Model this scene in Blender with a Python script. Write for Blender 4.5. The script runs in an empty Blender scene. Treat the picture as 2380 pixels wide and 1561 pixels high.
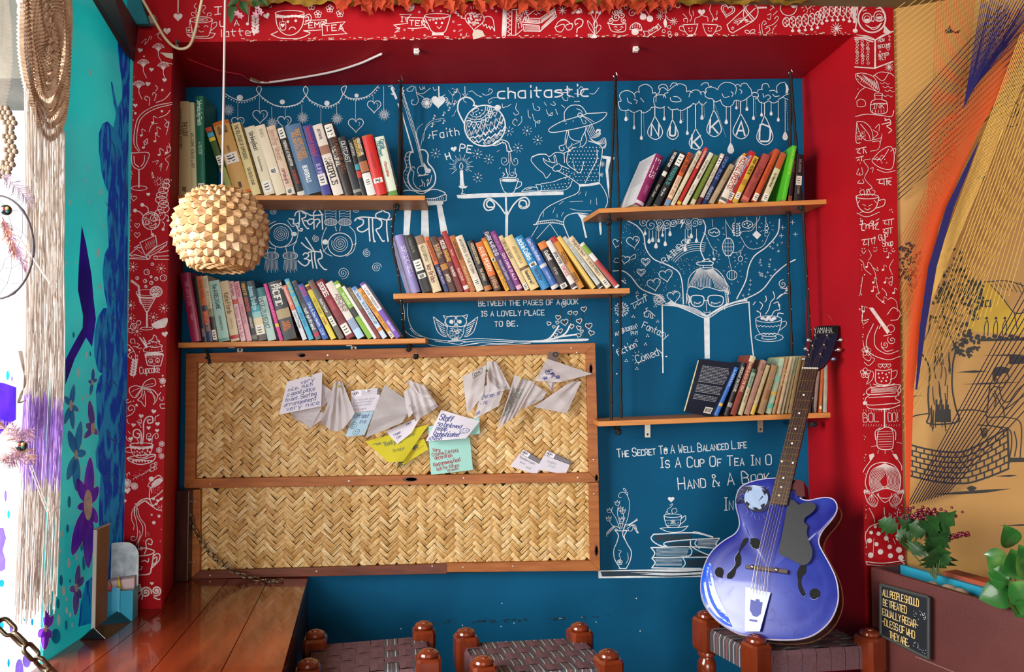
import bpy, bmesh, math, random
from mathutils import Vector, Matrix
from math import sin, cos, pi, atan2, hypot, radians
random.seed(11)
SC = bpy.context.scene
COL = SC.collection
W, H, FPX = 2380.0, 1561.0, 1730.0
CAM = Vector((0.0, -2.5, 1.25))
YAW, PITCH = radians(2.15), radians(2.3)
FWD = Vector((sin(YAW) * cos(PITCH), cos(YAW) * cos(PITCH), sin(PITCH)))
RGT = Vector((cos(YAW), -sin(YAW), 0))
UPV = RGT.cross(FWD)
cd = bpy.data.cameras.new('camera')
cd.sensor_width = 36.0
cd.lens = 36.0 * FPX / W
cd.clip_start = 0.02
cam = bpy.data.objects.new('camera', cd)
COL.objects.link(cam)
cam.location = CAM
cam.rotation_euler = (pi / 2 + PITCH, 0, -YAW)
SC.camera = cam
world = bpy.data.worlds.new('world')
SC.world = world
world.use_nodes = True
wb = world.node_tree.nodes['Background']
wb.inputs[0].default_value = (0.92, 0.96, 1.0, 1)
wb.inputs[1].default_value = 1.6
def area(name, loc, target, sx, sy, power, col):
 l = bpy.data.lights.new(name, 'AREA')
 l.shape = 'RECTANGLE'
 l.size, l.size_y, l.energy, l.color = sx, sy, power, col
 o = bpy.data.objects.new(name, l)
 COL.objects.link(o)
 o.location = loc
 o.rotation_euler = (Vector(target) - Vector(loc)).to_track_quat('-Z', 'Y').to_euler()
 return o
area('window_daylight', (-2.3, -1.5, 1.7), (0.5, 0.1, 1.1), 1.8, 1.6, 170, (1.0, 0.985, 0.96))
area('front_fill', (0.1, -5.9, 1.2), (0.3, 0.3, 0.8), 3.2, 2.2, 180, (1.0, 0.97, 0.93))  # soft front fill added before the unseen rear wall, which has no opening
SC.view_settings.view_transform = 'Standard'
SC.view_settings.look = 'None'
SC.view_settings.gamma = 1.0
SC.view_settings.use_curve_mapping = False
SC.view_settings.exposure = 0.3
try:
 SC.cycles.max_bounces = 8
 SC.cycles.transparent_max_bounces = 12
 SC.cycles.caustics_reflective = False
 SC.cycles.caustics_refractive = False
except Exception:
 pass
def ray(px, py):
 return FWD + RGT * ((px - W / 2) / FPX) + UPV * ((H / 2 - py) / FPX)
def onp(px, py, p, n):
 d = ray(px, py)
 return CAM + d * ((p - CAM).dot(n) / d.dot(n))
VX, VY, VZ = Vector((1, 0, 0)), Vector((0, 1, 0)), Vector((0, 0, 1))
def PY(px, py, y):
 return onp(px, py, Vector((0, y, 0)), VY)
def PX(px, py, x):
 return onp(px, py, Vector((x, 0, 0)), VX)
def PZ(px, py, z):
 return onp(px, py, Vector((0, 0, z)), VZ)
def lin(h):
 h = h.lstrip('#')
 c = [int(h[i:i + 2], 16) / 255 for i in (0, 2, 4)]
 return tuple(x / 12.92 if x <= .04045 else ((x + .055) / 1.055) ** 2.4 for x in c)
MATS = {}
def mat(name, col, rough=.6, metal=0.0, col2=None, scale=8.0, stretch=(1, 1, 1), bump=0.0, bscale=60.0, coat=0.0,
  island=None, transl=0.0, spec=.5, wave=None, lo=.35, hi=.65, detail=4):
 if name in MATS:
  return MATS[name]
 m = bpy.data.materials.new(name)
 m.use_nodes = True
 nt = m.node_tree
 N, L = nt.nodes, nt.links
 b = N['Principled BSDF']
 c1 = lin(col) + (1,)
 b.inputs['Base Color'].default_value = c1
 b.inputs['Roughness'].default_value = rough
 b.inputs['Metallic'].default_value = metal
 b.inputs['Specular IOR Level'].default_value = spec
 if coat:
  b.inputs['Coat Weight'].default_value = coat
  b.inputs['Coat Roughness'].default_value = .06
 tc = N.new('ShaderNodeTexCoord')
 mp = N.new('ShaderNodeMapping')
 mp.inputs['Scale'].default_value = stretch
 L.new(tc.outputs['Object'], mp.inputs['Vector'])
 out = None
 if col2:
  if wave:
   t = N.new('ShaderNodeTexWave')
   t.inputs['Scale'].default_value = scale
   t.inputs['Distortion'].default_value = wave
   t.inputs['Detail'].default_value = 3
   L.new(mp.outputs['Vector'], t.inputs['Vector'])
  else:
   t = N.new('ShaderNodeTexNoise')
   t.inputs['Scale'].default_value = scale
   t.inputs['Detail'].default_value = detail
   L.new(mp.outputs['Vector'], t.inputs['Vector'])
  r = N.new('ShaderNodeValToRGB')
  r.color_ramp.elements[0].position = lo
  r.color_ramp.elements[1].position = hi
  r.color_ramp.elements[0].color = c1
  r.color_ramp.elements[1].color = lin(col2) + (1,)
  L.new(t.outputs['Fac'], r.inputs['Fac'])
  out = r.outputs['Color']
 if island:
  g = N.new('ShaderNodeNewGeometry')
  r2 = N.new('ShaderNodeValToRGB')
  cs = [lin(x) for x in island]
  e = r2.color_ramp.elements
  e[0].position, e[0].color = 0, cs[0] + (1,)
  e[1].position, e[1].color = 1, cs[-1] + (1,)
  for i in range(1, len(cs) - 1):
   q = e.new(i / (len(cs) - 1))
   q.color = cs[i] + (1,)
  L.new(g.outputs['Random Per Island'], r2.inputs['Fac'])
  if out is None:
   out = r2.outputs['Color']
  else:
   mx = N.new('ShaderNodeMixRGB')
   mx.blend_type = 'MULTIPLY'
   mx.inputs['Fac'].default_value = .8
   L.new(r2.outputs['Color'], mx.inputs[1])
   L.new(out, mx.inputs[2])
   out = mx.outputs['Color']
 if out is not None:
  L.new(out, b.inputs['Base Color'])
 if bump:
  t = N.new('ShaderNodeTexNoise')
  t.inputs['Scale'].default_value = bscale
  t.inputs['Detail'].default_value = 3
  L.new(mp.outputs['Vector'], t.inputs['Vector'])
  bp = N.new('ShaderNodeBump')
  bp.inputs['Strength'].default_value = bump
  bp.inputs['Distance'].default_value = .004
  L.new(t.outputs['Fac'], bp.inputs['Height'])
  L.new(bp.outputs['Normal'], b.inputs['Normal'])
 if transl:
  tr = N.new('ShaderNodeBsdfTranslucent')
  tr.inputs['Color'].default_value = c1
  if out is not None:
   L.new(out, tr.inputs['Color'])
  mx = N.new('ShaderNodeMixShader')
  mx.inputs[0].default_value = transl
  L.new(b.outputs[0], mx.inputs[1])
  L.new(tr.outputs[0], mx.inputs[2])
  L.new(mx.outputs[0], N['Material Output'].inputs[0])
 MATS[name] = m
 return m
class MB:
 """collects vertices and faces of ONE part"""
 def __init__(s):
  s.v, s.f, s.mi = [], [], []
  s.cur = 0
 def add(s, vs, fs):
  o = len(s.v)
  s.v.extend(tuple(p) for p in vs)
  for f in fs:
   s.f.append(tuple(i + o for i in f))
   s.mi.append(s.cur)
 def quad(s, a, b, c, d):
  s.add([a, b, c, d], [(0, 1, 2, 3)])
 def hexa(s, a, b, c, d, e, f, g, h):
  s.add([a, b, c, d, e, f, g, h], [(0, 1, 2, 3), (7, 6, 5, 4), (0, 4, 5, 1), (1, 5, 6, 2), (2, 6, 7, 3), (3, 7, 4, 0)])
 def box(s, lo, hi, M=None):
  x0, y0, z0 = lo
  x1, y1, z1 = hi
  p = [Vector(q) for q in ((x0, y0, z0), (x1, y0, z0), (x1, y0, z1), (x0, y0, z1), (x0, y1, z0), (x1, y1, z0), (x1, y1, z1), (x0, y1, z1))]
  if M:
   p = [M @ q for q in p]
  s.hexa(*p)
 def prism(s, poly, dvec):
  n = len(poly)
  d = Vector(dvec)
  s.add(list(poly) + [p + d for p in poly],
              [tuple(range(n)), tuple(range(2 * n - 1, n - 1, -1))] + [((i + 1) % n, i, n + i, n + (i + 1) % n) for i in range(n)])
 def tube(s, pts, r, seg=6, closed=False):
  pts = [Vector(p) for p in pts]
  n = len(pts)
  if n < 2:
   return
  rr = r if isinstance(r, (list, tuple)) else [r] * n
  vs = []
  prev = None
  for i, p in enumerate(pts):
   if closed:
    t = pts[(i + 1) % n] - pts[i - 1]
   else:
    t = pts[min(i + 1, n - 1)] - pts[max(i - 1, 0)]
   if t.length < 1e-9:
    t = Vector((0, 0, 1))
   t.normalize()
   if prev is None:
    a = VZ if abs(t.z) < .9 else VX
    u = t.cross(a).normalized()
   else:
    u = (prev - t * prev.dot(t))
    if u.length < 1e-6:
     u = t.cross(VX)
    u.normalize()
   prev = u
   w = t.cross(u)
   for k in range(seg):
    an = 2 * pi * k / seg
    vs.append(p + (u * cos(an) + w * sin(an)) * rr[i])
  fs = []
  m = n if closed else n - 1
  for i in range(m):
   j = (i + 1) % n
   for k in range(seg):
    q = (k + 1) % seg
    fs.append((i * seg + k, i * seg + q, j * seg + q, j * seg + k))
  if not closed:
   fs.append(tuple(range(seg - 1, -1, -1)))
   fs.append(tuple((n - 1) * seg + k for k in range(seg)))
  s.add(vs, fs)
 def lathe(s, prof, seg=20, M=None, sq=None):
  vs = []
  for r, z in prof:
   for k in range(seg):
    a = 2 * pi * k / seg
    q = Vector((r * cos(a), r * sin(a), z))
    vs.append(M @ q if M else q)
  fs = []
  n = len(prof)
  for i in range(n - 1):
   for k in range(seg):
    q = (k + 1) % seg
    fs.append((i * seg + k, i * seg + q, (i + 1) * seg + q, (i + 1) * seg + k))
  fs.append(tuple(range(seg - 1, -1, -1)))
  fs.append(tuple((n - 1) * seg + k for k in range(seg)))
  s.add(vs, fs)
 def ball(s, c, r, seg=8, rings=5, sc=(1, 1, 1)):
  c = Vector(c)
  vs = [c + Vector((0, 0, -r * sc[2]))]
  for i in range(1, rings):
   a = -pi / 2 + pi * i / rings
   for k in range(seg):
    b = 2 * pi * k / seg
    vs.append(c + Vector((r * cos(a) * cos(b) * sc[0], r * cos(a) * sin(b) * sc[1], r * sin(a) * sc[2])))
  vs.append(c + Vector((0, 0, r * sc[2])))
  fs = [(0, 1 + (k + 1) % seg, 1 + k) for k in range(seg)]
  for i in range(rings - 2):
   for k in range(seg):
    q = (k + 1) % seg
    fs.append((1 + i * seg + k, 1 + i * seg + q, 1 + (i + 1) * seg + q, 1 + (i + 1) * seg + k))
  l = len(vs) - 1
  b = 1 + (rings - 2) * seg
  fs += [(l, b + k, b + (k + 1) % seg) for k in range(seg)]
  s.add(vs, fs)
 def build(s, name, mats, parent=None, smooth=False, bevel=0.0):
  me = bpy.data.meshes.new(name)
  o = bpy.data.objects.new(name, me)
  COL.objects.link(o)
  vs = s.v
  if parent is not None:
   o.parent = parent
   Mi = WM[parent.name].inverted()
   vs = [Mi @ Vector(p) for p in vs]
   WM[o.name] = WM[parent.name]
  else:
   WM[o.name] = Matrix.Identity(4)
  me.from_pydata([tuple(p) for p in vs], [], s.f)
  for m in (mats if isinstance(mats, (list, tuple)) else [mats]):
   me.materials.append(m)
  me.polygons.foreach_set('material_index', s.mi)
  if smooth:
   me.polygons.foreach_set('use_smooth', [True] * len(me.polygons))
   if smooth == 2:
    me.set_sharp_from_angle(angle=.6)
  me.update()
  if bevel:
   bv = o.modifiers.new('edge', 'BEVEL')
   bv.width = bevel
   bv.segments = 2
   bv.limit_method = 'ANGLE'
  return o
WM = {}      # world matrix of each object built (so parts can be given in world coordinates)
def tag(o, label, cat, group=None, kind=None):
 o['label'] = label
 if cat:
  o['category'] = cat
 if group:
  o['group'] = group
 if kind:
  o['kind'] = kind
 return o
def thing(name, label, cat, loc, group=None, rot=None):
 o = bpy.data.objects.new(name, None)
 COL.objects.link(o)
 M = Matrix.Translation(Vector(loc)) @ (rot.to_4x4() if rot else Matrix.Identity(4))
 o.matrix_world = M
 WM[o.name] = M
 o.empty_display_size = .03
 return tag(o, label, cat, group)
def struct(mb, name, m, parent=None, **k):
 o = mb.build(name, m, parent, **k)
 o['kind'] = 'structure'
 return o
def spline(pts, n=4, closed=False):
 """Catmull-Rom through 2D or 3D points"""
 P = [Vector(p) for p in pts]
 k = len(P)
 if k < 3:
  return P
 out = []
 for i in range(k if closed else k - 1):
  if closed:
   a, b, c, d = P[i - 1], P[i], P[(i + 1) % k], P[(i + 2) % k]
  else:
   b, c = P[i], P[i + 1]
   a = P[i - 1] if i else b * 2 - c
   d = P[i + 2] if i + 2 < k else c * 2 - b
  for j in range(n):
   t = j / n
   out.append(.5 * ((2 * b) + (c - a) * t + (2 * a - 5 * b + 4 * c - d) * t * t + (3 * b - a - 3 * c + d) * t ** 3))
 if not closed:
  out.append(P[-1])
 return out
GL = {}
for row in """A022842 1434
B02082837463505 3544433202
C4738180704031232 3243
D02082847433202
E42020848 0535
F020848 0535
G473818070403123243 434525
H0208 4248 0545
I2228 1838 1232
J383322120403
K0208 4804 1542
L080242
M0208254842
N02084248
O180704031232434738 3818
P0208384746350515
Q180704031232434738 3818 2442
R020838474635 3505 2542
S473818070615354443321203
T2228 0848
U08031232434 8
V082248
W0812253248
X0248 0842
Y0825 4825 2522
Z08480242
a361605031232 3632
b0802 051635331203
c361605031232
d3832 361605031232
e0434351605031232
f38281712 0636
g361605031333 3631201000
h0802 05163532
i1612 1819
j2621100 0 2829
k0802 3604 1432
l1812
m0602 051622 2636 3642
n0602 05163532
o1605031232353616
p0600 051636331203
q3630 3616050313
r0602 05162635
s361605343312 02
t181322 0636
u06031232 3632
v062236
w0612253246
x0236 0632
y0622 4610
z06360232
0180704031232434738 3818
1172822
20718384736034202
3071838473635 3544433202
4380444 3832
5480805354433 3202
638070403123243443505
708483812
8180716354433120304163547381 8
9473818070615354 7 4742
.1213
,1311
!1814 1213
-0535
'1817
&4207182716030212 3244
:1314 1617
?0718384736252 4 2223
/0238
*1517 0636""".split('\n'):
 GL[row[0]] = row[1:]
GL.update({'U': '080312324348', 'j': '26211000 2829', 's': '36160534331202', '4': '380444 3832', '5': '4808053544433202',
           '8': '18071635443312031625374738 3818', '9': '473818070615354746 4742', '?': '07183847362524 2223', 'o': '160503122233352616', 'J': '3833221203',
           'O': '180703123243473818', '0': '180703123243473818', 'C': '4738180703123243', 'G': '47381807031232434525', 'Q': '180703123243473818 2442',
           'P': '02083847463505', 'R': '02083847463505 2542', 'S': '473818070615354443321203', '8': '18070615354443321203041546473818'})
class Ink:
 """flat painted strokes on a surface. F maps a 2D design point to the surface; strokes are ribbons of real paint"""
 def __init__(s, F, n=(0, -1, 0)):
  s.F0, s.mb, s.n, s.i = F, MB(), Vector(n), 0
  s.wm = 1.0
  s.T(0, 0, 1)
 def F(s, x, y):
  return s.F0(x, y) + s.n * (7e-6 * (s.i % 90))      # later strokes lie on top of earlier ones
 def T(s, x, y, k, wk=None):
  s.ox, s.oy, s.k = x, y, k
  return s
 def P(s, x, y):
  return (s.ox + x / s.k, s.oy + y / s.k)
 def rib(s, pts, w, closed=False, taper=False):
  w = w * s.wm
  P = []
  for p in pts:
   q = Vector((p[0], p[1]))
   if not P or (q - P[-1]).length > 1e-4:
    P.append(q)
  if closed and len(P) > 2 and (P[0] - P[-1]).length < 1e-4:
   P.pop()
  n = len(P)
  if n < 2:
   return
  L, R = [], []
  for i in range(n):
   if closed:
    a, b, c = P[i - 1], P[i], P[(i + 1) % n]
   else:
    a, b, c = P[max(i - 1, 0)], P[i], P[min(i + 1, n - 1)]
   d1, d2 = (b - a), (c - b)
   if d1.length < 1e-6:
    d1 = d2
   if d2.length < 1e-6:
    d2 = d1
   d1, d2 = d1.normalized(), d2.normalized()
   t = d1 + d2
   if t.length < .35:
    t = d1
   t.normalize()
   nn = Vector((-t.y, t.x))
   m = 1 / max(.5, abs(nn.dot(Vector((-d1.y, d1.x)))))
   h = w * .5 * m
   if taper:
    h *= .35 + .65 * sin(pi * (i + .5) / n) ** .6
   e = Vector((0, 0))
   if not closed and i == 0:
    e = -d1 * w * .35
   if not closed and i == n - 1:
    e = d2 * w * .35
   L.append(b + nn * h + e)
   R.append(b - nn * h + e)
  s.i += 1
  vs = [s.F(p.x, p.y) for p in L] + [s.F(p.x, p.y) for p in R]
  s.mb.add(vs, [(i, (i + 1) % n, n + (i + 1) % n, n + i) for i in range(n if closed else n - 1)])
 def ar(s, a):
  if isinstance(a, str):
   a = [float(q) for q in a.replace(',', ' ').split()]
  return [s.P(a[i], a[i + 1]) for i in range(0, len(a) - 1, 2)]
 def l(s, w, *paths):
  for a in paths:
   s.rib(s.ar(a), w)
  return s
 def c(s, w, *paths, n=4, closed=False):
  for a in paths:
   s.rib(spline(s.ar(a), n, closed), w, closed)
  return s
 def fill(s, *paths, smooth=True):
  for a in paths:
   p = s.ar(a)
   if smooth:
    p = [tuple(q) for q in spline(p, 4, True)]
   s.fillp(p)
  return s
 def fillp(s, p):
  s.i += 1
  s.mb.add([s.F(q[0], q[1]) for q in p], [tuple(range(len(p)))])
 def el(s, w, x, y, rx, ry=None, a0=0, a1=360, rot=0, n=20):
  ry = rx if ry is None else ry
  cr, sr = cos(radians(rot)), sin(radians(rot))
  full = abs(a1 - a0) >= 360
  pts = []
  for i in range(n if full else n + 1):
   a = radians(a0 + (a1 - a0) * i / n)
   u, v = rx * cos(a), ry * sin(a)
   pts.append(s.P(x + u * cr - v * sr, y + u * sr + v * cr))
  if w:
   s.rib(pts, w, full)
  else:
   s.fillp(pts)
  return s
 def dots(s, r, *xy):
  for a in xy:
   q = [float(v) for v in a.replace(',', ' ').split()]
   for i in range(0, len(q) - 1, 2):
    s.el(0, q[i], q[i + 1], r, n=8)
  return s
 def spiral(s, w, x, y, r, turns=2.2, a0=0, cw=1):
  n = int(12 * turns)
  s.rib([s.P(x + r * i / n * cos(radians(a0) + cw * 2 * pi * turns * i / n), y + r * i / n * sin(radians(a0) + cw * 2 * pi * turns * i / n)) for i in range(n + 1)], w)
  return s
 def heart(s, w, x, y, r, rot=0, sq=1.0):
  cr, sr = cos(radians(rot)), sin(radians(rot))
  pts = []
  for i in range(22):
   t = 2 * pi * i / 22
   u = 16 * sin(t) ** 3 / 16 * r * sq
   v = -(13 * cos(t) - 5 * cos(2 * t) - 2 * cos(3 * t) - cos(4 * t)) / 16 * r
   pts.append(s.P(x + u * cr - v * sr, y + u * sr + v * cr))
  if w:
   s.rib(pts, w, True)
  else:
   s.fillp(pts)
  return s
 def burst(s, w, x, y, r0, r1, n=8, star=0, a0=0):
  for i in range(n):
   a = 2 * pi * i / n + a0
   s.rib([s.P(x + r0 * cos(a), y + r0 * sin(a)), s.P(x + r1 * cos(a), y + r1 * sin(a))], w)
  if star:
   s.star(x, y, star)
  return s
 def star(s, x, y, r, n=5):
  s.fillp([s.P(x + (r if i % 2 == 0 else r * .42) * sin(pi * i / n), y - (r if i % 2 == 0 else r * .42) * cos(pi * i / n)) for i in range(2 * n)])
  return s
 def flower(s, w, x, y, r, n=5, sq=1.0):
  for i in range(n):
   a = 2 * pi * i / n - pi / 2
   s.el(w, x + r * .62 * cos(a) * sq, y + r * .62 * sin(a), r * .4 * sq, r * .4, n=9)
  s.el(0, x, y, r * .22 * sq, r * .22, n=8)
  return s
 def text(s, t, x, y, h, w, ang=0.0, sp=1.0, wk=1.0, small=False, jit=0.0):
  """hand lettering: x, y = baseline start (design units), h = cap height, w stroke px; small = small-caps"""
  ca, sa = cos(radians(ang)), sin(radians(ang))
  u = h / 6.0
  cx = 0.0
  first = True
  for ch in t:
   if ch == ' ':
    cx += 3.2 * u * wk * sp
    first = True
    continue
   k = u
   g = ch
   if small and not first and ch.isalpha():
    k = u * .72
    g = ch.upper()
   first = False
   if g not in GL:
    g = g.upper()
   if g not in GL:
    cx += 3 * u * wk
    continue
   jy = random.uniform(-jit, jit) * h
   mx = 0
   for st in GL[g].split(' '):
    pts = []
    for i in range(0, len(st) - 1, 2):
     gx, gy = int(st[i]), int(st[i + 1]) - 2
     mx = max(mx, gx)
     X, Y = cx + gx * k * wk, -gy * k + jy
     pts.append(s.P(x + X * ca - Y * sa, y + X * sa + Y * ca))
    if len(pts) > 1:
     if len(pts) > 4:
      pts = [tuple(q) for q in spline(pts, 2)]
     s.rib(pts, w)
   cx += (mx * k * wk) + 1.55 * k * wk * sp
  return cx
 def fit(s, t, x, y, h, w, width, ang=0.0, **kw):
  q = width / max(1e-6, text_width(t, h))
  return s.text(t, x, y, h, w, ang, q, q, **kw)
 def build(s, name, m, parent=None):
  return s.mb.build(name, m, parent)
def text_width(t, h, wk=1.0, sp=1.0):
 u = h / 6.0
 cx = 0
 for ch in t:
  if ch == ' ':
   cx += 3.2 * u * wk * sp
   continue
  g = ch if ch in GL else ch.upper()
  if g not in GL:
   cx += 3 * u * wk
   continue
  mx = max(int(st[i]) for st in GL[g].split(' ') for i in range(0, len(st) - 1, 2) if st)
  cx += mx * u * wk + 1.55 * u * wk * sp
 return cx
# ================================================================= THE SETTING
YB = 0.40                                   # the niche is 40 cm deep
ZC = 2.50                                   # ceiling
XL = PY(297, 780, 0).x                      # glazed side wall
OL, OR = PY(388, 740, 0).x, PY(1998, 700, 0).x
OTL, OTR = PY(400, 98, 0).z, PY(1990, 80, 0).z
BL, BR = PY(424, 700, YB).x, PY(1872, 640, YB).x
BTL, BTR = PY(430, 203, YB).z, PY(1868, 182, YB).z
XR = PY(2092, 780, 0).x                     # outer edge of the red frame
red = mat('red_paint', '9e0c17', .6, spec=.15, col2='ad0f1a', scale=3, bump=.15, bscale=120, lo=.4, hi=.7)
blue = mat('blue_paint', '074a6c', .65, spec=.1, col2='09567c', scale=2.5, bump=.15, bscale=140)
white = mat('white_paint', 'dfe3e6', .6, col2='c3cdd3', scale=40)
rwhite = mat('cream_paint', 'e8d6d2', .6, col2='d3b7b3', scale=40)
blackp = mat('black_paint', '15110f', .6)
beige = mat('beige_paint', 'b58848', .6, col2='a87a3c', scale=2)
plaster = mat('grey_plaster', '9c948a', .8)
m = MB()
m.box((-3.2, -6, -.06), (4.2, YB, 0))
floor = struct(m, 'floor', mat('red_oxide_floor', '5a2a22', .45, col2='4a2019', scale=5))
m = MB()
m.box((XL - .05, -6, ZC), (4.2, YB + .1, ZC + .06))
struct(m, 'ceiling', mat('dark_ceiling', '6d5c3c', .8))
m = MB()
m.box((BL - .3, YB, 0), (BR + .3, YB + .1, ZC))
wall_back = struct(m, 'wall_back', blue)
m = MB()
m.prism([Vector(p) for p in ((XL, 0, 0), (OL, 0, 0), (OL, 0, ZC), (XL, 0, ZC))], (0, .02, 0))
m.prism([Vector(p) for p in ((OR, 0, 0), (XR, 0, 0), (XR, 0, ZC), (OR, 0, ZC))], (0, .02, 0))
m.prism([Vector(p) for p in ((OL, 0, OTL), (OR, 0, OTR), (OR, 0, ZC), (OL, 0, ZC))], (0, .02, 0))
wall_front = struct(m, 'wall_front', red)
m = MB()      # the splayed sides of the niche
m.hexa(*[Vector(p) for p in ((OL, .0005, 0), (BL, YB, 0), (BL, YB, ZC), (OL, .0005, ZC), (OL - .02, .02, 0), (BL - .05, YB, 0), (BL - .05, YB, ZC), (OL - .02, .02, ZC))])
struct(m, 'wall_left', red)
m = MB()
m.hexa(*[Vector(p) for p in ((OR, .0005, 0), (BR, YB, 0), (BR, YB, ZC), (OR, .0005, ZC), (OR + .05, .02, 0), (BR + .05, YB, 0), (BR + .05, YB, ZC), (OR + .05, .02, ZC))])
struct(m, 'wall_right', red)
m = MB()
m.hexa(*[Vector(p) for p in ((OL, .0005, OTL), (OR, .0005, OTR), (BR, YB, BTR), (BL, YB, BTL), (OL, .0005, OTL + .05), (OR, .0005, OTR + .05), (BR, YB, BTR + .05), (BL, YB, BTL + .05))])
struct(m, 'trim_1', red)
MA = radians(25)
MD, MN, MP = Vector((cos(MA), -sin(MA), 0)), Vector((-sin(MA), -cos(MA), 0)), Vector((XR, .012, 0))
m = MB()
m.prism([MP, MP + MD * 2.2, MP + MD * 2.2 + VZ * ZC, MP + VZ * ZC], -MN * .06)
wall_side = struct(m, 'wall_side', beige)
YP = PX(118, 800, XL).y
def glassmat(name):
 g = bpy.data.materials.new(name)
 g.use_nodes = True
 N, L = g.node_tree.nodes, g.node_tree.links
 N.remove(N['Principled BSDF'])
 t, gl, mx = N.new('ShaderNodeBsdfTransparent'), N.new('ShaderNodeBsdfGlossy'), N.new('ShaderNodeMixShader')
 t.inputs[0].default_value = (.97, .985, .99, 1)
 gl.inputs['Roughness'].default_value = .02
 fr = N.new('ShaderNodeFresnel')
 fr.inputs[0].default_value = 1.45
 L.new(fr.outputs[0], mx.inputs[0])
 L.new(t.outputs[0], mx.inputs[1])
 L.new(gl.outputs[0], mx.inputs[2])
 L.new(mx.outputs[0], N['Material Output'].inputs[0])
 return g
glass = glassmat('clear_glass')
turq = mat('turquoise_glass_paint', '4cbab8', .25, transl=.5, col2='3aa6aa', scale=2.5, coat=.25)
ZG = .42
m = MB()
m.box((XL - .008, YP, ZG), (XL, -.001, ZC))
window_1 = struct(m, 'window_1', turq)
m = MB()
m.quad(Vector((XL - .004, -1.9, ZG)), Vector((XL - .004, YP, ZG)), Vector((XL - .004, YP, ZC)), Vector((XL - .004, -1.9, ZC)))
window_2 = struct(m, 'window_2', glass)
m = MB()
m.box((XL - .1, -1.9, 0), (XL, -.001, ZG))
struct(m, 'wall_window', mat('white_sill', 'e8e6e4', .6))
room = mat('room_paint', '8a6a4a', .8)
m = MB()
m.box((XL - .06, -6.1, 0), (4.2, -6, ZC))
struct(m, 'wall_rear', room)
m = MB()
m.box((4.2, -6, 0), (4.3, -.5, ZC))
struct(m, 'wall_far', room)
m = MB()
m.box((XL - .06, -6, 0), (XL, -1.9, ZC))
struct(m, 'wall_street', room)
m = MB()
m.box((-3.6, -2.2, 2.62), (-1.32, .6, 2.70))
m.box((-3.6, .25, 2.3), (-1.30, .6, 2.62))
struct(m, 'roof_outside', mat('grey_soffit', '77746a', .9, col2='5f5d55', scale=3))
# ================================================================= CHALK-WHITE PAINTINGS ON THE BLUE WALL
def wallF(x, y):
 return PY(x, y, YB - .0012)
def WI():
 k = Ink(wallF)
 k.wm = .76
 return k
def art(ink, name, m=white, parent=None):
 o = ink.build(name, m, parent or wall_back)
 return o
C1, C2, C3, C4, C6, C7 = (900, 170, 4.0018), (890, 520, 3.9667), (1340, 160, 3.9033), (1380, 480, 2.8904), (1380, 980, 2.8914), (390, 200, 3.2526)
k = WI().T(*C7)
k.c(2.6, '415 45 480 85 560 112 640 90 690 60', '690 60 720 90 800 140 890 155 990 130 1045 70', '1045 70 1080 110 1150 145 1210 155 1290 120 1325 60', '1325 60 1370 90 1440 95 1520 70 1590 0')
k.c(2.4, '690 60 670 25 690 0 708 22 692 62', '1045 72 1025 30 1040 2 1060 28 1046 74', '1325 62 1312 20 1335 0 1350 6 1330 64')
k.dots(5, '440 80 460 92 480 103 500 112 520 120 540 124 560 126 580 124 600 118 620 112 640 104 660 95', '715 96 735 110 755 122 775 132 795 142 815 149 835 155 855 158 878 160 900 160 920 158 940 154 960 148 980 140 1000 130 1020 118',
       '1070 112 1090 128 1110 140 1130 150 1150 158 1172 163 1195 166 1215 166 1235 160 1255 150 1275 140 1295 128', '1345 88 1365 96 1385 102 1405 104 1425 106 1445 104 1465 100 1485 95 1505 88 1525 80 1545 68 1565 52 1580 34 1595 14')
k.el(0, 545, 88, 24, 22).el(0, 866, 120, 20, 18).el(0, 1203, 130, 20, 20).el(0, 1427, 72, 16)
k.l(1, '530 130 530 240', '693 70 693 195', '785 155 788 260', '888 165 888 240', '1013 140 1013 215', '1158 165 1158 285', '1277 150 1277 215', '1420 108 1420 250', '1552 70 1552 115', '1632 0 1632 180')
for x, y, r in ((530, 272, 48), (698, 225, 56), (882, 268, 52), (1422, 290, 58), (1560, 150, 52)):
 k.heart(2.2, x, y, r)
 k.c(1, f'{x + 18} {y - 20} {x + 30} {y - 8} {x + 22} {y + 12}')
for x, y in ((460, 180), (790, 280), (1020, 240), (1280, 247), (1635, 215)):
 k.burst(1, x, y, 14, 44, 12)
 k.burst(1, x, y, 20, 32, 12, a0=.26)
 k.el(1.6, x, y, 12, n=10).el(0, x, y, 5, n=8)
art(k, 'painted_garland')
k = WI().T(660, 470, 5.254)
k.c(3.6, '132 165 150 122 205 105 265 125 330 160 400 158 478 150', '105 205 120 240 112 262 150 262 186 248', '188 122 190 200 182 300', '150 285 180 338 215 350 226 325 202 322', '225 125 264 142 262 180 216 200', '222 205 245 270 285 318 302 318', '250 222 290 228', '355 205 318 206 290 232 302 265 332 266 358 240', '360 125 366 220 368 326', '372 215 420 206 440 236 415 262 398 302', '465 150 468 240 472 330', '360 132 385 100 410 84 440 110 468 150')
k.l(3.2, '60 200 130 208')
k.c(4, '865 225 890 195 960 180 1060 186 1160 196 1250 214 1310 205 1345 165 1355 148', '915 200 965 215 968 260 935 290 895 315 915 350 960 360 1010 335 1030 318', '1035 190 1040 330 1050 472', '1080 195 1085 330 1100 470 1115 474', '1150 200 1190 230 1192 280 1165 315 1125 335 1160 400 1200 470 1225 470', '1255 215 1256 340 1272 475', '1125 190 1120 150 1150 125 1190 110 1205 88 1230 115 1275 130 1290 165 1270 206')
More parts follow.
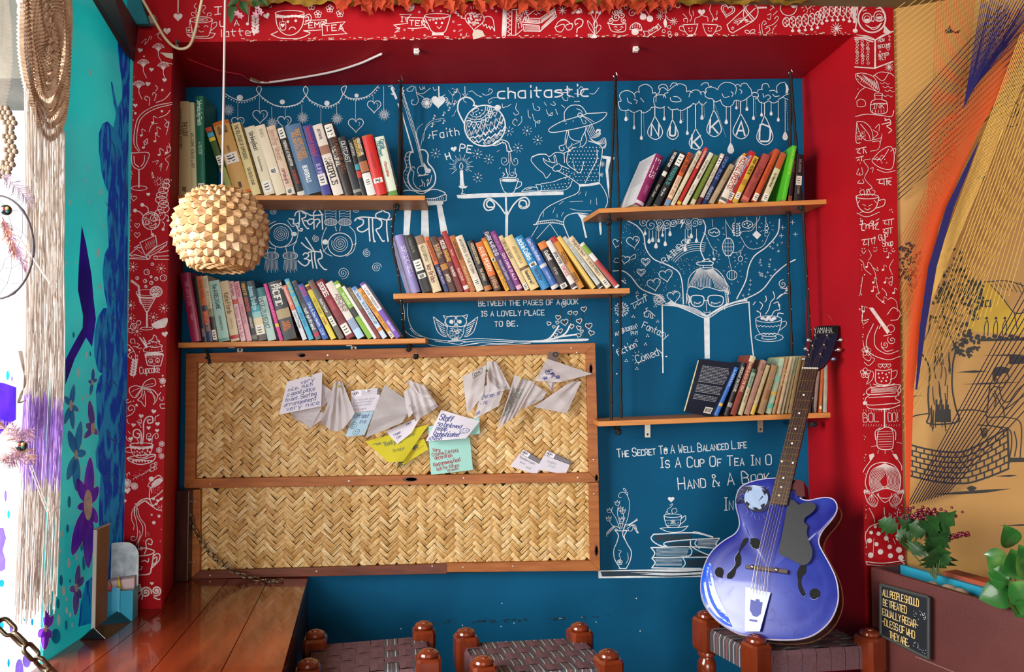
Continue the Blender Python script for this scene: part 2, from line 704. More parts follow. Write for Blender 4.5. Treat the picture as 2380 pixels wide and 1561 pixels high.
k.c(3.8, '235 640 255 620 290 625 300 655 270 682 248 690', '262 688 305 705 300 745 260 775 215 755 172 714', '300 722 328 708', '335 608 340 700 356 802', '375 604 378 700 402 806', '300 612 350 598 446 604 442 578', '450 605 466 640 460 680 416 702 440 760 490 815 522 820', '213 492 270 545 348 592', '265 430 310 500 368 590')
art(k, 'painted_lettering')
k = WI().T(*C7)
k.el(2.6, 850, 1128, 92, 90, n=28)
k.spiral(1.3, 853, 1118, 62, 4, 40)
k.c(1.8, '905 1015 940 1060 975 1050 985 1100 970 1170 930 1200 890 1215', '735 1100 745 1060 785 1035 815 1020', '735 1185 760 1215 815 1230', '890 1215 900 1255', '975 1170 950 1215 955 1255', '750 1195 755 1255', '815 1215 810 1255')
for x in (783, 926):
 k.el(1.6, x, 1282, 56, 28)
 for i in range(11):
  k.c(1, f'{x - 46 + i * 9} 1262 {x - 50 + i * 10} 1282 {x - 44 + i * 9} 1304')
  k.l(1.1, f'{x - 44 + i * 9} 1315 {x - 50 + i * 10} {1385 + (i % 3) * 12}')
k.el(0, 955, 1118, 22, 16)
k.el(2.6, 1303, 1198, 92, 88, n=28)
k.spiral(1.3, 1303, 1190, 66, 4, 200)
k.c(1.8, '1200 1065 1180 1110 1165 1160 1170 1220 1195 1262 1240 1285', '1265 1060 1275 1095', '1305 1060 1300 1095', '1375 1060 1415 1110 1420 1190 1400 1250 1350 1285', '1210 1210 1175 1250', '1395 1200 1425 1190')
k.el(0, 1190, 1178, 22, 20)
for x in (1232, 1340):
 k.el(1.6, x, 1028, 48, 26)
 for i in range(10):
  k.c(1, f'{x - 40 + i * 9} 1008 {x - 36 + i * 8} 1030 {x - 40 + i * 9} 1050')
 k.l(1.3, f'{x - 45} 930 {x - 40} 1002', f'{x + 40} 930 {x + 38} 1002')
 for i in range(3):
  k.l(.9, f'{x - 40} {945 + i * 20} {x - 10} {940 + i * 20} {x + 15} {948 + i * 20} {x + 40} {942 + i * 20}')
for x, y, r in ((800, 945, 30), (1425, 930, 28), (1120, 1152, 28), (1505, 1262, 32), (1578, 1370, 38), (1325, 1412, 46), (670, 1330, 26)):
 k.spiral(1.3, x, y, r, 2.6, x)
art(k, 'painted_hands_and_cups')
k = WI().T(*C1)
k.l(4, '100 285 150 420 238 725')
k.l(1.2, '112 150 200 430 270 640 325 870', '128 150 215 430 282 640 332 870', '142 160 228 430 292 640 340 870', '156 215 245 480 300 700')
k.fill('30 140 45 120 95 230 80 250', '118 230 150 400 165 470 150 440', smooth=False)
k.c(2, '10 125 40 118 70 150', '35 190 55 200 50 185', '150 130 140 150 158 165', '155 165 145 185 160 200')
k.c(4, '300 712 350 716 380 760 378 830 425 890 450 965 430 1045 350 1095 255 1085 205 1030 192 960 215 885 205 800 215 742 242 735')
k.c(2.4, '242 726 185 740 163 800 180 870 150 935 165 1020 215 1085')
for i in range(9):
 k.c(1, f'{172 - i % 2 * 6} {770 + i * 34} {188 - i % 3 * 4} {778 + i * 34} {203 - (i > 3) * 12} {772 + i * 34}')
k.el(2, 322, 905, 42, 44)
k.fill('338 830 375 880 405 895 398 925 370 930 352 915')
k.l(3, '288 955 380 942')
k.c(2, '258 885 240 868 225 895 248 920 240 1000 270 1060 310 1080', '375 1040 400 1010 415 950', '320 990 330 1040 300 1050', '325 1005 348 1030 345 1055', '365 1000 382 990 372 1050')
k.c(2.6, '132 1128 160 1092 240 1092 320 1122 400 1085 460 1082 530 1108 540 1128')
k.c(2.2, '350 1165 440 1165 540 1128 548 1160 530 1188 350 1192')
for i in range(9):
 k.c(1.3, f'{370 + i * 18} {1164 - i * 2} {378 + i * 18} {1175 - i * 2} {372 + i * 18} {1190 - i}')
k.fill('230 1198 520 1186 522 1218 340 1235 226 1238', '160 1246 224 1243 205 1508 150 1505', '318 1236 378 1232 390 1530 315 1530', '460 1222 508 1220 566 1490 500 1500', smooth=False)
art(k, 'painted_guitar_on_stool')
k = WI().T(*C1)
k.c(1.6, '265 125 272 190 290 250 270 290 235 290 225 260 245 245', '285 195 330 220 350 240', '180 150 230 120 250 130 230 165 190 165 180 150', '270 180 330 190 400 140', '300 125 310 150 335 145 330 125', '425 130 440 160 462 150', '345 125 352 150')
k.flower(2, 368, 278, 46, 8)
k.l(4, '479 125 482 235')
k.heart(0, 475, 262, 66)
k.text('LOVE', 512, 215, 30, 2, 60, 1.1)
k.c(1, '600 140 660 170 680 230 610 310', '570 160 610 220 600 290', '500 440 400 470 340 560 310 690', '330 470 280 520 272 610', '530 420 420 440 360 500 335 630', '640 340 620 390 600 400')
for x, y in ((430, 415), (415, 490), (520, 385), (570, 340), (385, 595), (520, 460), (622, 280), (615, 195), (640, 170)):
 k.el(0, x, y + 6, 8, 6)
 k.c(1.5, f'{x + 7} {y + 6} {x + 8} {y - 26} {x + 22} {y - 12}')
k.text('Faith', 430, 612, 70, 2.6, -9, 1.1)
art(k, 'painted_music_and_heart')
k = WI().T(*C1)
k.l(2, '722 125 724 200')
k.c(1.6, '700 190 724 215 748 190', '724 215 710 250 735 275')
k.el(4, 908, 488, 190, 190, n=40)
k.c(4.4, '808 300 805 265 770 232 720 225 670 260 655 330 680 400 718 470', '800 300 835 305')
k.el(0, 1028, 320, 30, 26)
k.c(2, '775 385 800 402 850 405 905 360 915 310', '745 412 800 430 880 420 940 360 955 318', '740 440 810 452 890 442 950 400 985 345')
k.dots(4, '790 418 830 420 868 405 900 380 920 345 775 436 815 440 860 432')
k.el(1.6, 820, 345, 34, 14, rot=-25)
k.dots(7, '800 380 830 385 860 370 880 345')
for x, y in ((760, 470), (805, 485), (850, 480), (893, 460), (930, 420), (960, 385), (1000, 370), (950, 345)):
 k.c(2, f'{x - 20} {y - 12} {x - 12} {y - 30} {x + 8} {y - 28} {x + 22} {y - 18} {x + 12} {y + 15} {x} {y + 32} {x - 20} {y - 12}')
 k.dots(6, f'{x} {y - 5}')
k.l(2, '735 480 745 560 765 520 780 580 810 500 835 570 862 490 890 560 915 470 945 540 965 450 995 500 1010 420 1040 460 1062 380')
for i in range(26):
 x = 745 + i * 12
 k.l(1.1, f'{x} {560 - i * 6 + (i % 3) * 8} {x - 3} {600 - i * 7 + (i % 2) * 8}')
k.l(3.4, '770 605 800 590 815 602 850 575 865 592 900 555 915 575 950 530 965 552 1000 500 1012 520 1045 450 1060 470 1082 420', '800 650 830 630 850 645 890 610 905 630 945 590 960 608 1005 565 1020 580 1055 530 1070 540 1092 495')
for i in range(34):
 k.dots(4.5, f'{795 + i * 8.4:.0f} {618 - i * 4.6 + (i % 3) * 14:.0f}')
for x, y in ((905, 652), (945, 635), (985, 618), (1020, 592), (1052, 565)):
 k.spiral(1.6, x, y, 20, 1.8, x)
k.c(2.6, '985 655 1030 625 1085 622 1125 645 1140 690 1160 725', '975 670 1020 668 1070 645 1100 655 1112 700 1115 722', '1112 722 1135 728 1162 722')
for i in range(12):
 k.dots(3.5, f'{1000 + i * 9} {655 - (i % 3) * 9}')
k.c(1.3, '1140 730 1155 800 1165 840 1190 858 1215 835 1205 795 1180 800 1182 825', '1128 730 1130 800 1120 840 1090 855 1062 830 1070 790 1105 792 1108 820 1085 828', '1150 760 1140 850 1135 910 1150 950 1178 945 1175 920 1155 925')
art(k, 'painted_teapot')
k = WI().T(*C1)
k.text('chaitastic', 1030, 235, 96, 4.2, -1.5, .92, 1.35)
for a in ('1030 225 980 230 940 255 950 280 970 265', '760 175 790 165 830 200 880 222', '885 190 915 205 960 190 980 160 950 145 945 170', '1605 160 1640 180 1690 175 1695 140 1665 150', '1740 190 1800 195 1830 160 1805 125 1785 145', '1885 190 1925 190 1970 135',
          '1205 280 1195 330 1225 370 1195 390 1175 370', '1355 280 1365 330 1405 350 1420 325 1395 310', '1310 340 1315 400 1335 420', '1195 490 1165 460 1190 425 1210 445', '1250 400 1250 450 1215 490', '1350 380 1370 440 1410 465 1420 440 1380 460 1380 500',
          '1070 285 1075 320 1105 310', '1110 315 1150 290', '1460 270 1480 300', '1545 265 1565 290 1545 300 1520 285', '1480 340 1495 380 1530 395 1535 365 1500 400', '1565 335 1585 385', '1620 200 1640 245 1675 255 1680 225', '1690 205 1740 225', '1740 265 1790 262', '1620 295 1650 320'):
 k.c(1.6, a)
art(k, 'painted_swirls')
k = WI().T(*C1)
for x, y in ((450, 745), (838, 750), (945, 800), (1130, 538), (1302, 535), (1400, 622), (1215, 695), (840, 970)):
 k.burst(1.2, x, y, 26, 46, 8, 14, a0=.2)
k.l(1, '1020 730 1045 715', '1040 885 1055 878')
art(k, 'painted_stars')
k = WI().T(*C1)
k.text('H', 555, 805, 58, 3.4, -18)
k.heart(0, 620, 705, 28, -10)
k.text('PE', 672, 725, 66, 3.4, 9, 1.3)
for i in range(22):
 a = radians(140 + i * 260 / 21)
 x, y = 688, 862
 r0, r1 = 52, (78 if i % 2 else 112)
 k.l(1.1, f'{x + r0 * cos(a):.0f} {y + r0 * sin(a):.0f} {x + r1 * cos(a):.0f} {y + r1 * sin(a):.0f}')
k.c(1.8, '688 830 705 865 690 895 672 868 688 830')
k.fill('675 905 705 900 710 1000 720 1048 675 1050 678 980', smooth=False)
k.fill('658 1050 748 1050 730 1070 680 1070', smooth=False)
k.c(2.2, '702 1070 698 1085 704 1100 690 1120 720 1120')
art(k, 'painted_candle')
k = WI().T(*C1)
k.fill('645 1132 900 1115 1250 1110 1560 1096 1640 1100 1640 1130 1300 1140 1100 1150 720 1165 655 1162', smooth=False)
k.c(4.6, '990 950 990 950')
k.c(4.4, '985 1245 935 1242 925 1205 955 1180 995 1215 985 1260 930 1275 900 1235 910 1185 950 1165 1000 1190 1050 1240 1095 1305')
k.c(4.4, '1240 1230 1255 1250 1295 1235 1285 1190 1240 1185 1225 1230 1255 1258 1305 1245 1322 1200 1290 1155 1230 1170 1170 1230 1118 1320')
k.l(5.5, '1104 1160 1108 1300')
k.l(8.5, '1112 1290 1110 1530')
k.el(2, 1135, 988, 88, 20).el(0, 1135, 992, 72, 12)
k.c(2.2, '1050 990 1065 1050 1100 1110 1170 1112 1200 1050 1218 990', '1210 1010 1245 1010 1245 1045 1200 1075')
k.c(2.4, '1075 925 1090 940 1075 960', '1105 885 1110 920 1125 945 1115 968', '1190 885 1190 920 1205 950 1190 968')
art(k, 'painted_table_and_cup')
k = WI().T(*C1)
k.c(2.4, '1648 432 1650 360 1700 305 1760 296 1810 312 1850 375 1795 395 1700 425 1642 440', '1642 440 1560 480 1505 520 1510 545 1560 550 1680 530 1800 505 1920 470 2000 430 2040 385 2030 365 1960 370 1850 375')
k.el(2.4, 1793, 390, 20)
k.c(1.6, '1800 415 1825 470 1850 460 1840 440', '1815 400 1860 430 1900 465', '1815 395 1870 420 1925 455', '1640 450 1665 445', '1660 475 1668 465', '1730 440 1728 452', '1760 330 1800 345 1815 365')
k.c(2, '1672 530 1655 600 1650 660 1600 680 1615 720 1645 715 1640 690', '1682 530 1695 590 1740 625 1800 630 1810 600 1840 540', '1690 545 1670 620 1665 680 1700 720 1670 730 1640 745', '1800 640 1795 680 1830 670 1855 620 1840 560 1850 500')
for i in range(5):
 k.c(1.5, f'{1850 + i * 14} {498 - i * 4} {1870 + i * 15} {560 - i * 5} {1900 + i * 14} {600 - i * 10} {1960 + i * 6} {590 - i * 14} {1985 - i * 3} {560 - i * 10} {1960 - i * 3} {535 - i * 2} {1945} {555}')
 k.c(1.4, f'{1880 + i * 8} {600 + i * 10} {1950 + i * 10} {640 + i * 5} {2020 + i * 4} {600 + i * 12} {2035 - i * 3} {650 + i * 12} {2010 - i * 5} {690}')
k.c(2.2, '1690 700 1670 800 1680 850 1730 890 1795 925 1830 820', '1870 630 1960 660 2000 700 1990 800 1975 900 1975 1010', '1950 710 1950 800 1900 900 1840 1020', '1740 690 1690 720', '1690 890 1620 860', '1580 905 1680 960 1780 1030')
k.c(1.2, '1725 800 1735 860 1745 895', '1700 680 1740 660 1790 640', '1720 650 1700 690')
for yy in range(690, 1010, 34):
 for xx in range(1690, 1985, 32):
  x, y = xx + (yy // 34 % 2) * 16, yy
  if not (x < 1730 and y > 850) and x < 1980 - (y - 690) * .05:
   k.dots(5, f'{x} {y}')
k.dots(5, '1640 895 1665 905 1690 915 1715 930 1740 945 1640 920 1670 935 1700 955 1730 975 1660 980 1690 990')
k.c(2, '1600 840 1620 870 1610 900 1560 912 1540 890 1555 860 1600 840', '1540 885 1500 860 1465 830 1450 790 1480 815 1520 825 1560 830 1550 780 1560 762 1575 810 1580 840')
k.c(2, '1340 785 1400 760 1470 755 1510 775 1560 740 1620 740 1650 755', '1340 790 1342 820 1400 890 1450 930 1480 975 1520 930', '1500 790 1515 815', '1350 775 1410 752 1480 752', '1645 760 1650 830')
k.c(2, '1250 1100 1290 1068 1350 1058 1400 1065', '1250 1102 1330 1095 1410 1098', '1290 1080 1340 1072', '1380 1035 1430 1040 1432 1090 1408 1095 1380 1035', '1430 1028 1540 1010 1620 980 1690 960', '1420 1092 1540 1088 1650 1085 1700 1050 1720 1000')
for xx in range(1450, 1690, 34):
 k.dots(5, f'{xx} {1050 - (xx - 1450) * .12:.0f} {xx + 14} {1075 - (xx - 1450) * .1:.0f}')
k.fill('1785 1030 1860 1030 1975 1010 1982 1032 1880 1050 1790 1056', smooth=False)
k.c(2.2, '1780 1030 1790 1070 1760 1120 1640 1170 1500 1240 1430 1310 1395 1390 1360 1410', '1982 1030 2030 1110 2050 1190 2030 1250', '1360 1410 1440 1398 1540 1390 1645 1410', '1395 1382 1480 1370 1560 1365 1640 1385')
for i in range(14):
 k.l(1.1, f'{1385 + i * 18} {1400 - i % 4 * 2} {1392 + i * 18} {1380 - i % 3 * 2}')
k.c(1.2, '1560 1250 1540 1300', '1455 1290 1450 1335', '1640 1190 1600 1220', '1700 1195 1820 1190', '1800 1105 1780 1130', '1850 1100 1845 1140', '1895 1180 1890 1215', '1945 1160 1950 1225', '1700 1260 1800 1280 1900 1278', '1640 1290 1620 1330', '1580 1310 1580 1340')
k.l(1.8, '1400 1420 1335 1530', '1515 1400 1390 1540', '1515 1400 1600 1530')
k.c(2.4, '1640 1420 1645 1360 1680 1320 1760 1300 1870 1310')
k.l(3, '1640 1410 1690 1530')
k.fill('1770 1305 1868 1325 1840 1345 1820 1360 1860 1530 1842 1530 1805 1360', '1968 1390 1990 1385 1995 1480 1990 1500 1980 1505 1972 1450', smooth=False)
k.fill('1995 765 2115 782 2108 805 2080 798 2055 900 2070 1100 2085 1230 2065 1180 2045 1040 2030 900 2040 798 2000 792', smooth=False)
k.burst(1.2, 2000, 845, 5, 24, 8).burst(1.2, 1990, 945, 5, 22, 8)
art(k, 'painted_woman_reading')
k = WI().T(*C2)
for t, x, y, w in (('BETWEEN THE PAGES OF A BOOK', 882, 758, 1082), ('IS A LOVELY PLACE', 902, 852, 690), ('TO BE.', 1030, 946, 250)):
 q = w / text_width(t, 46, 1.25, 1.5)
 k.text(t, x, y, 46, 2.3, -1.2, 1.5 * q, 1.25 * q, jit=.03)
art(k, 'painted_quote')
k = WI().T(*C2)
k.el(2, 632, 898, 55, 50).el(2, 715, 898, 55, 50)
k.el(0, 632, 902, 20).el(0, 708, 902, 18)
k.c(2, '555 845 600 855 670 850 740 848 780 838 768 880 772 910 750 940', '555 845 575 880 570 915 600 945', '595 945 590 1000 615 1045 660 1065 710 1055 740 1010 748 945', '672 915 660 935 672 952 690 935 672 915')
for i in range(70):
 a, b = random.uniform(0, 6.28), random.random() ** .5
 x, y = 670 + 66 * b * cos(a), 1002 + 52 * b * sin(a)
 k.c(1, f'{x - 6} {y} {x} {y + 5} {x + 6} {y}')
for sx in (-1, 1):
 f = lambda x: 670 + sx * x
 k.c(2.2, f'{f(78)} 950 {f(130)} 915 {f(200)} 860 {f(198)} 885 {f(185)} 940 {f(160)} 1000 {f(110)} 1035 {f(82)} 1040')
 for i in range(6):
  k.c(1.8, f'{f(85 + i * 6)} {1030 - i * 22} {f(115 + i * 10)} {1015 - i * 24} {f(140 + i * 9)} {985 - i * 20}')
k.fill('632 1070 640 1048 652 1060 662 1045 672 1060 684 1045 694 1068', smooth=False)
k.c(2, '232 712 225 800 240 900 290 990 400 1050 560 1075 700 1072 860 1058 1060 1066 1250 1078 1400 1080', '188 740 200 850 190 960 260 1030 380 1065')
for a in ('480 1080 600 1095 700 1110 760 1090 900 1078 1100 1085 1350 1090', '390 1105 520 1130 700 1125 880 1100', '600 1085 720 1080 780 1090', '750 1118 900 1095 1060 1105 1200 1095', '870 1128 1000 1112 1200 1110 1360 1100', '250 960 300 1020 360 1040'):
 k.c(1.8, a)
k.c(5, '1380 1082 1500 1072 1560 1030 1620 940', '1500 1072 1620 1045 1690 1000 1730 920', '1600 1045 1700 1030 1780 1020')
k.fill('1300 1090 1500 1072 1700 1062 1885 1058 1860 1080 1650 1085 1500 1092')
art(k, 'painted_owl_on_branch')
k = WI().T(*C2)
kb = Ink(lambda x, y: PY(x, y, YB - .0014)).T(*C2)
for x, y, r in ((1665, 745, 24), (1853, 785, 26), (1725, 820, 20), (1776, 822, 20), (1615, 862, 24), (1675, 905, 34), (1810, 895, 26), (1530, 918, 20), (1608, 908, 16), (1740, 945, 22), (1805, 958, 22), (1898, 940, 32), (1575, 948, 14), (1635, 985, 22), (1832, 990, 16), (1590, 1022, 20), (1805, 1026, 22), (1922, 1005, 26)):
 k.heart(2, x, y, r, random.uniform(-20, 20))
 kb.heart(0, x, y + 1, r * .62)
kb.c(1.6, '1645 770 1640 830 1660 870', '1840 815 1850 900 1865 1000 1855 1050', '1730 840 1728 880', '1875 1045 1900 1020', '1720 930 1740 880 1725 840')
art(k, 'painted_heart_leaves')
art(kb, 'painted_heart_centres', blackp)
k = WI().T(*C3)
for a in ('385 340 380 300 405 290 390 240 420 205 470 198 520 225 532 262', '520 230 545 208 570 212', '570 212 565 170 600 145 640 142 680 170 692 220', '690 222 720 220 720 300', '720 235 750 215 760 180 790 170 830 200',
          '755 200 745 160 780 140 815 150 830 185', '850 160 870 130 905 130 915 150', '830 200 880 160 930 135 990 155 1000 210', '790 260 800 225 830 215', '700 300 705 255 750 235 800 240 810 262', '700 300 720 345 770 355 800 340', '850 260 860 290 900 300 950 290 920 255 880 250',
          '1000 205 1030 200 1050 215', '1020 255 1035 210 1080 190 1120 205 1130 235', '1130 150 1150 130 1190 128 1200 155 1225 160', '1120 215 1150 205 1165 225', '1165 225 1175 180 1215 165 1260 175 1280 190', '1280 190 1300 150 1350 122 1420 135 1450 175 1440 230', '1440 150 1465 140 1490 160',
          '1490 160 1500 135 1540 132 1565 165 1585 190 1590 240', '1640 210 1650 190 1690 185', '1680 180 1690 140 1730 135 1750 170', '1750 200 1790 195 1820 215', '1820 215 1815 165 1845 130 1890 122', '1590 245 1600 215 1640 220 1650 250 1620 275', '1710 250 1740 235 1760 260 1735 280',
          '385 340 400 370 440 380 470 370', '470 370 520 395 570 375', '575 375 610 400 660 375 680 350', '680 350 710 345', '830 345 860 370 910 365', '910 362 950 380 1010 350 1040 330', '1000 355 1030 345 1060 310', '1060 315 1090 320 1115 290', '1110 295 1140 330 1180 300', '1180 200 1165 240 1190 265 1230 270', '1230 270 1260 300 1310 280',
          '1305 285 1330 330 1380 345 1420 320 1430 290', '1430 290 1460 285 1490 295', '1490 295 1530 280 1580 240', '1600 250 1640 255', '1640 260 1660 300 1700 310 1740 290', '1740 290 1790 310 1830 290', '1830 280 1870 260 1920 280', '460 265 470 300 500 315', '520 275 550 290 540 315', '580 265 610 300', '1320 225 1340 260 1385 250', '1400 205 1420 225 1410 250', '1850 270 1890 240 1930 225', '1690 225 1700 260', '1480 185 1500 205 1490 225', '1780 230 1800 250 1840 245'):
 k.c(2, a)
k.fill('1890 122 1915 150 1925 185 1915 220 1895 225 1900 180', smooth=False)
def drop(x, y0, y1, r=10, w=1.8):
 k.l(w, f'{x} {y0} {x} {y1 - 2 * r}')
 k.fill(f'{x} {y1 - 3 * r} {x + r} {y1 - r} {x + r * .7} {y1} {x} {y1 + r * .3} {x - r * .7} {y1} {x - r} {y1 - r}')
for x, y0, y1, r in ((448, 375, 470, 14), (522, 395, 545, 12), (588, 380, 640, 13), (795, 350, 465, 12), (945, 370, 492, 12), (1005, 350, 595, 13), (1138, 315, 458, 15), (1358, 340, 498, 15), (1398, 345, 760, 30), (1450, 290, 365, 11), (1545, 265, 378, 13), (1605, 260, 460, 13), (1678, 300, 430, 12), (1765, 300, 420, 13), (1830, 290, 475, 13), (1892, 280, 640, 24)):
 drop(x, y0, y1, r)
for x, y0, y1 in ((465, 380, 470), (605, 390, 600), (962, 380, 490), (1155, 325, 440), (1470, 300, 350), (1622, 300, 440), (1905, 300, 560)):
 for y in range(y0, y1, 16):
  k.dots(3, f'{x + (y - y0) * .05:.0f} {y}')
for x, y0, yt, yb, r, ch in ((710, 350, 430, 640, 70, 'N'), (870, 370, 460, 640, 52, 'U'), (1080, 320, 540, 730, 62, 'K'), (1245, 290, 370, 615, 68, 'K'), (1488, 295, 405, 635, 74, 'A'), (1705, 310, 425, 690, 76, 'D')):
 k.l(2.8, f'{x} {y0} {x} {yt}')
 k.c(2.6, f'{x} {yt} {x + r * .45} {yt + (yb - yt) * .25:.0f} {x + r} {yb - r * 1.1:.0f} {x + r * .75} {yb - r * .35:.0f} {x + 5} {yb} {x - r * .7} {yb - r * .4:.0f} {x - r * .92} {yb - r * 1.1:.0f} {x - r * .4} {yt + (yb - yt) * .28:.0f} {x} {yt}')
 h = {'N': 105, 'U': 80, 'K': 118, 'A': 122, 'D': 145}[ch]
 k.text(ch, x - h * .32, yb - (36 if yb != 730 else 12), h, 5.2, 3, 1, .95)
for y in range(330, 620, 14):
 k.dots(3, f'{1255 + (y - 330) * .35:.0f} {y}')
art(k, 'painted_clouds_and_letters')
k = WI().T(*C4)
k.c(3.4, '228 95 290 130 335 190 350 280 400 350 480 385 530 410 570 440 590 490 598 560 602 655', '735 90 750 130 745 180 720 250 720 300 745 360', '1248 85 1235 180 1160 270 1080 330 1040 410 1020 500 960 620', '1355 355 1290 390 1210 460 1150 540 1100 580 1030 615', '130 432 195 432 250 470 310 545 380 580 440 600 480 640', '185 495 215 515')
for i in range(5):
 r = 175 + i * 14
 k.el(1.3, 700, 470, r * 1.05, r, 213, 283, n=14)
k.text('RAINBOW', 478, 385, 38, 2.2, -42, 1.0, 1.05)
for x, y, r in ((335, 108, 34), (385, 125, 46), (440, 110, 30), (490, 115, 34), (535, 110, 28), (568, 98, 22), (632, 100, 26), (680, 110, 34), (715, 105, 24), (430, 148, 20), (465, 140, 20), (640, 135, 24)):
 k.spiral(1.5, x, y, r, 2.0, x)
for x, y0, y1, r in ((345, 145, 190, 9), (372, 160, 245, 11), (396, 160, 235, 11), (418, 165, 278, 12), (436, 150, 238, 9), (462, 150, 200, 8), (480, 150, 262, 11), (512, 145, 195, 11), (614, 150, 298, 12), (632, 150, 248, 9), (655, 140, 210, 11), (690, 150, 240, 10)):
 drop(x, y0, y1, r, 1.4)
k.fill('590 85 575 115 592 112 582 150 612 100 595 104 605 85', smooth=False)
k.l(1.2, '795 85 800 135', '885 85 892 215', '948 75 950 105', '1028 70 1030 95', '1095 70 1092 160', '1155 70 1158 115', '905 335 925 425')
k.c(1.3, '885 95 920 150 960 180 1010 165 1060 160 1090 120', '745 170 790 270 830 300', '985 200 1030 270 1080 285 1140 260 1175 185', '935 310 985 300 1010 260', '1040 150 1100 100 1118 62', '800 285 808 335', '982 300 985 330')
k.c(2, '795 150 770 165 780 190 812 200 840 190 845 168 820 145 795 150', '780 170 795 178 808 168 825 178 840 168')
k.el(2, 903, 270, 38, 60).l(2.2, '885 215 920 215', '885 330 922 330')
for i in range(3):
 k.l(1, f'{882 + i * 20} 222 {882 + i * 20} 325')
 k.l(1, f'868 {245 + i * 26} 938 {245 + i * 26}')
for y in range(112, 195, 16):
 k.dots(5, f'942 {y} 962 {y + 4} 978 {y}')
k.l(1.8, '935 115 932 135 938 150 930 170 950 195', '968 115 985 140 978 155 990 180 965 198')
k.el(2, 1032, 120, 36, 24)
k.dots(6, '1012 118 1030 112 1050 120 1038 130')
k.fill('1092 160 1125 190 1098 220 1065 188', smooth=False)
k.el(1.8, 928, 460, 34, 32)
for i in range(3):
 k.l(1, f'{912 + i * 16} 435 {912 + i * 16} 485')
k.dots(11, '808 352').el(1.6, 985, 350, 14, 18)
k.el(1.6, 1160, 125, 9).el(1.6, 1162, 145, 12).el(1.6, 1160, 168, 8)
for x, y, r in ((808, 170, 62), (903, 270, 78), (1092, 190, 55), (928, 460, 58), (1160, 140, 38), (985, 350, 34), (808, 345, 30)):
 for i in range(9):
  a = 2 * pi * i / 9 + x
  if r > 60 and abs(sin(a)) > .8:
   continue
  k.l(1, f'{x + r * cos(a):.0f} {y + r * sin(a) * .9:.0f} {x + (r + 13) * cos(a):.0f} {y + (r + 13) * sin(a) * .9:.0f}')
for x, y, r, q in ((265, 235, 44, -10), (155, 245, 30, 15), (210, 355, 30, 10), (348, 370, 30, 0), (318, 440, 28, 0), (405, 520, 46, -12), (485, 460, 46, -12), (538, 605, 44, -8)):
 k.heart(2, x, y, r, q)
k.heart(1.2, 348, 370, 18).heart(1.2, 318, 440, 16)
k.c(1.5, '180 355 150 345 135 370 165 375 185 370', '240 345 275 320 280 345 245 358', '530 565 535 575 545 562 550 575 560 565', '282 220 298 232', '296 218 284 234')
for i in range(230):
 x, y = random.uniform(190, 590), random.uniform(100, 640)
 xl = 335 + max(0, (y - 190)) * .35 if y < 380 else 560 + (y - 400) * .18
 lo = 130 if y < 430 else 195 + (y - 432) * 1.1
 if lo < x < xl and not (520 < x < 560 and y < 400):
  k.dots(1.9, f'{x:.0f} {y:.0f}')
for i in range(70):
 x, y = random.uniform(560, 720), random.uniform(330, 450)
 k.dots(1.6, f'{x:.0f} {y:.0f}')
for i in range(60):
 x, y = random.uniform(1000, 1330), random.uniform(150, 600)
 lo = 1248 - (y - 85) * .55
 hi = 1360 - (y - 355) * 1.25 if y > 355 else 1290
 if lo + 15 < x < hi - 20:
  k.burst(1, x, y, 2, 8, 4)
k.c(2.2, '622 650 625 590 640 540 690 545 720 555 760 540 850 565 890 570 905 640 880 660 880 690', '632 560 640 480 690 425 750 410 820 420 870 470 895 530 905 590', '622 590 635 640 645 670')
k.c(2.2, '735 412 740 395 790 395 800 412', '740 395 700 390 695 375 740 370 790 370 802 385 780 395', '730 365 760 352 795 372')
for i in range(26):
 x = 645 + i * 10
 k.c(1.3, f'{700 + i * 4} {425 - abs(i - 13) * .6} {x} {480 + abs(i - 13) * 3} {x + 2 + (i > 14) * 20} {540 + (i > 14) * (i - 14) * 4}')
for i in range(8):
 k.c(1.4, f'{870 + i * 3} {540 + i * 12} {890} {550 + i * 14} {905 - i} {560 + i * 11}', f'{625 + i * 4} {580 + i * 8} {640} {600 + i * 6} {655 - i} {610 + i * 5}')
for x0, x1 in ((655, 738), (770, 868)):
 k.c(3, f'{x0} 605 {(x0 + x1) // 2} 595 {x1} 608 {x1 - 5} 655 {(x0 + x1) // 2} 672 {x0 + 5} 655', closed=True)
 k.c(2, f'{x0 + 18} 640 {(x0 + x1) // 2} 650 {x1 - 18} 640')
 for i in range(4):
  k.l(1, f'{x0 + 22 + i * 12} 645 {x0 + 20 + i * 12} 656')
k.l(2.6, '738 632 770 630')
k.l(1.6, '755 640 758 700')
k.c(1.8, '740 705 748 715 762 708 778 712 782 700')
k.l(4, '460 665 462 880 465 1115')
k.l(3.6, '1042 640 1055 850 1072 1000 1082 1025')
k.fill('740 748 778 748 780 1020 745 1020', smooth=False)
k.c(3, '460 660 560 670 660 710 762 748 860 690 960 655 1045 640')
for i in range(5):
 k.c(1.6, f'{480 + i * 8} {652 - i * 4} {560} {665 - i * 3} {660 + i * 4} {702 - i * 5} {758} {742 - i * 3}', f'{762} {742 - i * 3} {860} {682 - i * 3} {950} {645 - i * 2} {1030} {632 - i * 4}')
k.l(2, '500 655 518 632 560 655', '1005 625 1015 612 1025 640')
art(k, 'painted_girl_behind_book')
k = WI().T(*C4)
k.text('Fantasy', 322, 812, 44, 2.0, 24, .9, .8)
k.text('Comedy', 292, 1050, 50, 2.2, -20, .8, .85)
k.text('fiction', 162, 1002, 40, 2.2, -26, .9, .85)
k.text('AUTO', 146, 868, 22, 1.6, -20, .9, .8)
k.text('BIOGRA', 195, 842, 24, 1.6, -14, .9, .8)
k.text('PHY', 252, 864, 24, 1.6, -8, .9, .8)
